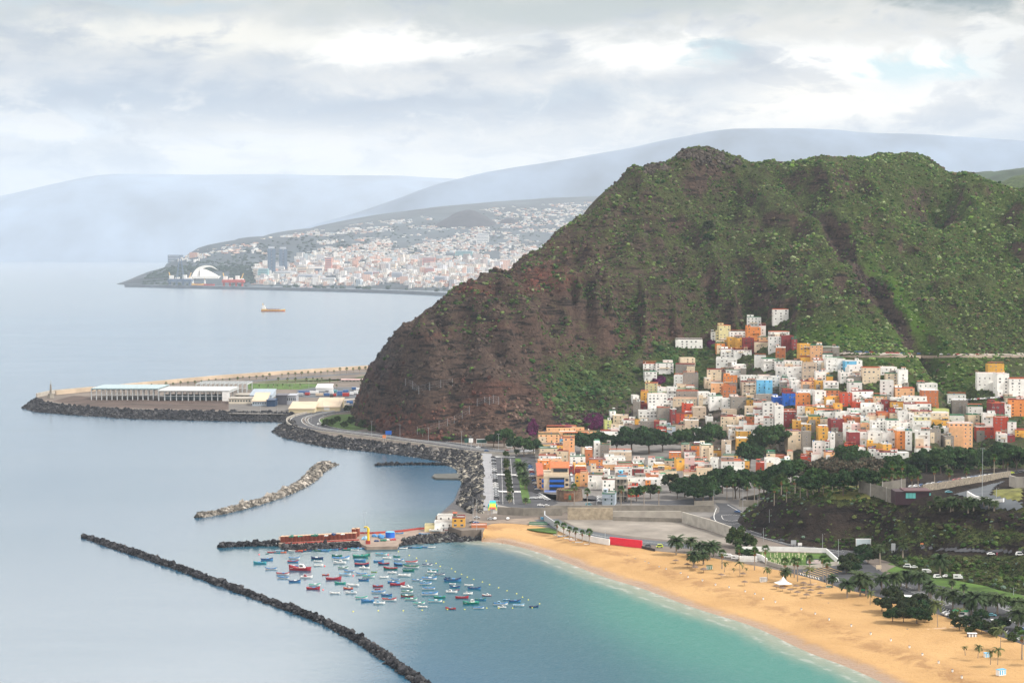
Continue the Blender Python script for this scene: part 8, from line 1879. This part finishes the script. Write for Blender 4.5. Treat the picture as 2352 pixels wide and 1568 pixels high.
hut('q', 1225, 1465, 4.6, 2.6, M_white, hm('B'), 'blue and white beach hut in the lower right corner', .5); hut('q', 1060, 1258, 3.0, 2.2, M_white, hm('B'), 'small blue beach cabin behind the slender palms'); hut('q', 880, 1030, 5, 2.6, M_dgrey, M_white, 'dark and white striped hut under the beach trees', 0); hut('d', 1295, 1025, 3.2, 1.8, M_white, M_roofn, 'small green and yellow stall by the short palm'); hut('s', 697, 215, 2, 2.6, hm('B'), hm('B'), 'blue cabin by the metal fence at the top of the beach')
def kiosk(c, x, y, w, m1, m2, l, z=3.7):
    p = P(*V(c, x, y), z); r = empty('kiosk', p, -.45, l, 'kiosk', None, .62); b = MB(); b.box(-w / 2, w / 2, -2, 2, 0, 2.6); b.build('wall', [m1], r); b = MB(); b.box(-w / 2 - .4, w / 2 + .4, -2.5, 2.5, 2.603, 2.85); b.build('roof', [m2], r); b = MB(); b.box(-w * .35, w * .35, -2.06, -2.01, 1, 2.1); b.build('counter', [M_glass], r)
kiosk('p', 985, 965, 7, mat('kiosk_green', (.03, .30, .12), .6, .05, 1), M_white, 'green walled beach kiosk with white roof at the car park edge'); kiosk('p', 1040, 985, 6, MATS['kiosk_green'], hm('r'), 'green beach kiosk with red roof at the car park edge'); kiosk('q', 745, 765, 7, M_white, MATS['kiosk_green'], 'white kiosk with a green sloping roof beside two white cars'); kiosk('p', 650, 885, 3, MATS['kiosk_green'], MATS['kiosk_green'], 'small green cabin under the big date palm')
# small boats lying on the upper sand below the six palms
for i, (x0, x1, y, a) in enumerate([(802, 850, 352, 'g'), (845, 945, 366, 'B'), (818, 875, 340, 'W'), (910, 985, 388, 'W'), (955, 1035, 404, 'R'), (1015, 1090, 424, 'W'), (1098, 1150, 442, 'W'), (1155, 1200, 440, 'B'), (1210, 1250, 440, 'g'), (1155, 1185, 452, 'L'), (948, 1020, 392, 'W')]):
    p = P(*V('s', (x0 + x1) / 2, y), 3.0); r = empty('beached_boat', p, random.uniform(-.3, .3), f"{BN[a]} rowing boat, {ORD[i]} in the row lying under the six palms", 'boat', 'boats lying on the sand', (x1 - x0) * p[1] / F / 3.92 / 1.06633); h, g, d, t = hullmesh(a, 'W', 'B' if i % 2 else 'W', False); link('hull', h, r); link('gunwale', g, r); link('deck', d, r)
# rainbow stair, lamps, masts
def rainbow():
    p = P(*V('t', 1242, 1412), 2.4); k = p[1] / F / 3.4846 / 1.06633; r = empty('painted_ramp', p, 0, 'rainbow striped stair portal at the end of the promenade', 'ramp'); cs = [(.02, .35, .55), (.03, .5, .25), (.35, .6, .05), (.8, .7, .03), (.8, .35, .03), (.7, .05, .03)]
    for s, (x0, x1) in ((0, (-38 * k, -26 * k)), (1, (26 * k, 38 * k))):
        m = MB(); [m.box(x0 + .02 * i, x1 - .02 * i, -.5, .5, (75 - 13 * (i + 1)) * k, (75 - 13 * i) * k - .02, i) for i in range(6)]; m.build('side_wall', [mat('rainbow_%d' % i, c, .7, .05, 1) for i, c in enumerate(cs)], r)
    m = MB(); [m.add([(-26 * k, 2 + i * 1.6, (30 + i * 8) * k), (26 * k, 2 + i * 1.6, (30 + i * 8) * k), (26 * k, 2 + (i + 1) * 1.6, (30 + (i + 1) * 8) * k), (-26 * k, 2 + (i + 1) * 1.6, (30 + (i + 1) * 8) * k)], [(0, 1, 2, 3)], 5 - i) for i in range(6)]; m.build('painted_steps', [MATS['rainbow_%d' % i] for i in range(6)], r); m = MB(); m.box(-26 * k, 26 * k, -.4, 2, -.3, .05); m.build('floor', [M_concl], r)
rainbow()
def lampV(c, x, yt, yb, label, heads=2, **k): p = ground_hit(*V(c, x, yb)); return lamp(p, (yb - yt) * p[1] / F / CROPS[c][2] / 1.06633, label, heads=heads, **k)
for i, (x, a, b) in enumerate([(210, 632, 765), (452, 660, 785), (695, 688, 815), (977, 718, 845), (1057, 758, 890), (1293, 740, 880)]): lampV('t', x, a, b, f"tall double-headed road lamp, {ORD[i]} from the left along the coast road")
for i, (x, a, b) in enumerate([(457, 615, 770), (708, 600, 785), (1190, 715, 900), (1365, 795, 960), (1600, 555, 720), (1348, 595, 790), (914, 360, 440), (1155, 300, 420)]): lampV('h', x, a, b, f"thin road lamp, {ORD[i]} counted around the road bend by the warehouses")
for i, (x, a, b) in enumerate([(1203, 1168, 1430), (1235, 1228, 1435)]): r = lampV('t', x, a, b, ['tall dark lighting mast, left one beside the rainbow stair', 'dark lighting mast, right one beside the rainbow stair'][i], 2)
for i, (c, x, a, b, l) in enumerate([('t', 1075, 1280, 1480, 'slim lamp mast on the rocks by the pebble cove'), ('t', 1107, 1290, 1560, 'slim lamp mast behind the rusty shed'), ('d', 1233, 495, 660, 'curved street lamp above the cemetery wall, left one'), ('d', 1385, 545, 720, 'curved street lamp above the cemetery wall, right one'), ('d', 722, 260, 390, 'dark mast by the mesh fence'), ('d', 190, 70, 240, 'dark pole left of the roundabout'), ('d', 468, 40, 285, 'tall dark pole behind the roundabout'), ('d', 665, 440, 570, 'dark pole along the descending road'), ('d', 612, 130, 230, 'short twin lamp below the fan palms'), ('s', 1302, 308, 400, 'dark pole by the pale road behind the hoarding'), ('q', 950, 735, 800, 'short white lamp beside the beach trees'), ('q', 1375, 430, 520, 'thin lamp by the grassy slope'), ('f', 1545, 1050, 1140, 'lamp on the pavement between palms'), ('f', 995, 990, 1120, 'lamp on the pavement by the fort street')]): lampV(c, x, a, b, l, 1)
lampV('r', 1497, 85, 685, 'very tall white floodlight mast on the upper car park', 2, cat='floodlight mast'); lampV('r', 1668, 560, 690, 'slim lamp on the upper car park', 1)
def pav():
    p = ground_hit(*V('r', 700, 705)); k = p[1] / F / 4.9 / 1.06633; r = empty('pavilion', p, 0, 'dark purple-brown flat pavilion with turquoise glass on the hilltop', 'pavilion'); md = mat('dark_cladding', (.035, .015, .022), .6, .1, .5); mg = mat('turquoise_glass', (.12, .42, .40), .3, .05, .5)
    m = MB(); m.box(-245 * k, 180 * k, 0, 9, -2, 100 * k); m.build('wall', [md], r); m = MB(); m.box(-140 * k, 185 * k, -.4, 9.4, 100 * k + .005, 112 * k); m.build('roof', [mat('dark_roof', (.10, .05, .055), .7, .1, .5)], r)
    for a, b in ((-120, -85), (-80, -45), (-42, -3), (163, 182)): m = MB(); m.box(a * k, b * k, -.08, -.01, 18 * k, 82 * k); m.build('window', [mg], r)
    # slatted grey fence walls
    for pts, l in [([(20, 620), (150, 660), (290, 690), (430, 735)], 'tall grey slatted fence running down to the dark pavilion'), ([(300, 640), (440, 625), (578, 600)], 'tall grey panel fence behind the dark pavilion')]:
        P_ = [ground_hit(*V('r', *q)) for q in pts]; r2 = empty('panel_fence', (0, 0, 0), 0, l, 'fence'); pl = resample(np.array(P_), 1.7); mb = wall_line(pl, 0, 5.0, .25, raw=True); mb.build('panel', [mat('fence_panel', (.19, .175, .15), .8, .2, .6)], r2)
        for i in range(0, len(pl), 4): m = MB(); m.box(pl[i][0] - .2, pl[i][0] + .2, pl[i][1] - .3, pl[i][1] - .14, pl[i][2] - 1, pl[i][2] + 5.3); m.build('post', [mat('fence_post', (.36, .34, .31), .8, .1, .5)], r2)
    P_ = [ground_hit(*V('r', *q)) for q in [(1320, 690), (1410, 705), (1500, 712), (1640, 735), (1755, 740)]]; mb = wall_line(P_, 0, [2.8, 1.6, 1.2, 1.1, 1.7], .7, raw=True); th(mb, 'white_wall', 'thick white sculptural wall on the upper car park', 'wall', [M_white])
    P_ = [ground_hit(*V('r', *q)) for q in [(780, 600), (1000, 570), (1300, 520), (1600, 470), (1830, 430)]]; mb = wall_line(P_, 0, 2.6, .8, raw=True); th(mb, 'stone_wall', 'long rubble stone wall below the tree-lined upper road', 'wall', [mat('rubble_wall', (.22, .19, .15), .95, .5, 1.2)])
    P_ = [ground_hit(*V('r', *q)) for q in [(1830, 540), (1900, 560), (1999, 562), (2100, 565)]]; mb = wall_line(P_, 0, 4.5, .8, raw=True); th(mb, 'curved_wall', 'curved pale concrete wall at the right picture edge', 'wall', [M_concl])
pav()
# retaining walls and stripes of the hillside road, purple creeper
P_ = [Hpt for Hpt in [ground_hit(x, 821) for x in range(1920, 2400, 12)]]; mb = wall_line(smoothline(np.array(P_), 1), 0, 1.3, .5, raw=True); th(mb, 'retaining_wall', 'long low wall carrying the hillside road above the village', 'wall', [mat('road_wall', (.36, .29, .23), .9, .2, .4)])
for (c, x, y, rx, ry, n, l) in [('t', 2110, 640, 80, 60, 420, 'big mound of purple bougainvillea left of the village'), ('t', 1580, 700, 36, 55, 260, 'purple bougainvillea hanging down the rock by the town'), ('t', 1850, 690, 60, 14, 160, 'low purple bougainvillea strip above the peach terraces'), ('v', 300, 890, 70, 35, 140, 'purple flowering shrub mass among the left village houses'), ('v', 890, 480, 40, 40, 120, 'purple flowering shrub left of the long ochre house')]:
    pts = []
    for _ in range(n): a = RNG.uniform(0, 6.28); q = RNG.uniform(0, 1) ** .5; pts.append(ground_hit(*V(c, x + rx * q * math.cos(a), y + ry * q * math.sin(a))))
    s = RNG.uniform(.7, 1.6, n); o = scatter('bougainvillea', np.array(pts) + (0, 0, .5), s, [mat('bush_leaves', (0, 0, 0))], np.array([(.055, .006, .035)]) * RNG.uniform(.5, 1.5, (n, 1)), jit=.35); tag(o, l, 'bougainvillea')
# rockfall nets
for (pts, l) in [([(497, 330), (560, 355), (612, 400), (705, 370), (800, 350), (900, 335)], 'rockfall net on thin posts on the dark red cliff'), ([(1110, 505), (1175, 490), (1215, 490), (1250, 480), (1295, 490)], 'grey rockfall net fence on the lower slope'), ([(600, 745), (785, 700), (858, 675), (918, 650), (983, 610), (1044, 570)], 'line of thin net posts climbing the lower cliff')]:
    Q = [ground_hit(*V('t', *p)) for p in pts]; r = empty('rockfall_net', (0, 0, 0), 0, l, 'net fence')
    for q in Q: m = MB(); m.cyl(q - (0, 0, 1), q + (0, 0, 5), .09, .07, 6); m.build('post', [M_galv], r)
    m = MB()
    for a, b in zip(Q[:-1], Q[1:]):
        for z in (.4, 1.8, 3.3, 4.8): m.tube([a + (0, 0, z), (a + b) / 2 + (0, 0, z - .3), b + (0, 0, z)], .022, 3)
        for t in np.linspace(.1, .9, 7): c_ = a * (1 - t) + b * t; m.tube([c_ + (0, 0, .4), c_ + (0, 0, 4.7)], .016, 3)
    m.build('net', [M_galv], r)
# concrete ramp in the cove
mb = MB(); mb.prism([tuple(P(*V('t', *q), 1.0)[:2]) for q in [(728, 1098), (745, 1080), (860, 1076), (1040, 1072), (1040, 1110), (960, 1118), (760, 1115)]], -1, 1.0); th(mb, 'slipway', 'dark concrete slipway inside the small cove', 'slipway', [mat('slip_concrete', (.09, .09, .08), .9, .3, .4)])
# red and white barrier, street people
mb = wall_line([P(*V('f', x, 1143), GZ + .15) for x in (775, 850, 920, 990)], 0, 1.0, .3, raw=True); th(mb, 'traffic_barrier', 'red and white traffic barrier in front of the fort', 'barrier', [hm('r')])
def person(c, x, y, shirt, trous, label, pose='stand', z=None):
    p = ground_hit(*V(c, x, y)) if z is None else P(*V(c, x, y), z); import bmesh
    me = bpy.data.meshes.new('person'); V3 = [(0, 0, .95), (0, 0, 1.2), (0, 0, 1.42), (0, 0, 1.52), (0, 0, 1.66), (.19, 0, 1.40), (.25, .03, 1.12), (.24, -.06, .88), (-.19, 0, 1.40), (-.25, 0, 1.12), (-.24, -.05, .88), (.10, 0, .88), (.12, -.08, .48), (.13, -.02, .05), (-.10, 0, .88), (-.12, .08, .48), (-.13, .14, .05), (.13, -.16, .03), (-.13, .02, .03)]
    E = [(0, 1), (1, 2), (2, 3), (3, 4), (2, 5), (5, 6), (6, 7), (2, 8), (8, 9), (9, 10), (0, 11), (11, 12), (12, 13), (0, 14), (14, 15), (15, 16), (13, 17), (16, 18)]; me.from_pydata(V3, E, []); rad = [.15, .14, .15, .06, .105, .06, .045, .035, .06, .045, .035, .09, .06, .045, .09, .06, .045, .04, .04]
    me.materials.append(shirt); o = link('person', me, None, p, random.uniform(0, 6), .66); o.modifiers.new('skin', 'SKIN')
    for i, s in enumerate(me.skin_vertices[0].data): s.radius = (rad[i], rad[i]); s.use_root = i == 0
    sb = o.modifiers.new('sub', 'SUBSURF'); sb.levels = sb.render_levels = 1; tag(o, label, 'person')
M_cl1 = mat('dark_clothes', (.03, .03, .04), .9, .1, 3); M_cl2 = mat('skin_tone', (.42, .24, .16), .7, .05, 3); M_cl3 = mat('pink_clothes', (.5, .08, .14), .9, .05, 3)
for c, x, y, m, l in [('t', 1220, 990, M_cl1, 'person in dark clothes standing on the promenade, farthest one'), ('t', 1227, 1100, M_cl1, 'person in dark clothes walking on the promenade beside the cars'), ('t', 1212, 1115, M_cl1, 'person in dark clothes on the middle of the promenade'), ('t', 1235, 1118, M_cl1, 'person in dark clothes at the promenade kerb'), ('r', 1680, 545, M_cl1, 'left of two people walking on the upper car park'), ('r', 1695, 545, M_cl1, 'right of two people walking on the upper car park'), ('d', 1250, 965, M_cl1, 'person in dark clothes at the edge of the sand by the palms'), ('q', 1178, 45, M_cl3, 'person in pink clothes on the upper road')]: person(c, x, y, m, m, l)
for x, y, l in [(120, 425, 'bather standing in the shallow water, left one'), (320, 440, 'bather at the water line, right one')]: person('s', x, y, M_cl2, M_cl2, l, z=-.3)
# ------------------------------------------------------------------ air
def build_haze():
    mb = MB(); mb.box(-16000, 16000, -3500, 31000, -60, 1350)
    m = bpy.data.materials.new('haze_air'); m.use_nodes = True; g = NT(m.node_tree); g.n.clear()
    out = g.new('ShaderNodeOutputMaterial'); pv = g.new('ShaderNodeVolumePrincipled')
    pv.inputs['Color'].default_value = (0.74, 0.83, 0.94, 1); pv.inputs['Density'].default_value = 4.0e-5; pv.inputs['Anisotropy'].default_value = 0.0
    g.l.new(pv.outputs[0], out.inputs['Volume'])
    tag(mb.build('haze', [m]), kind='stuff')
build_haze()
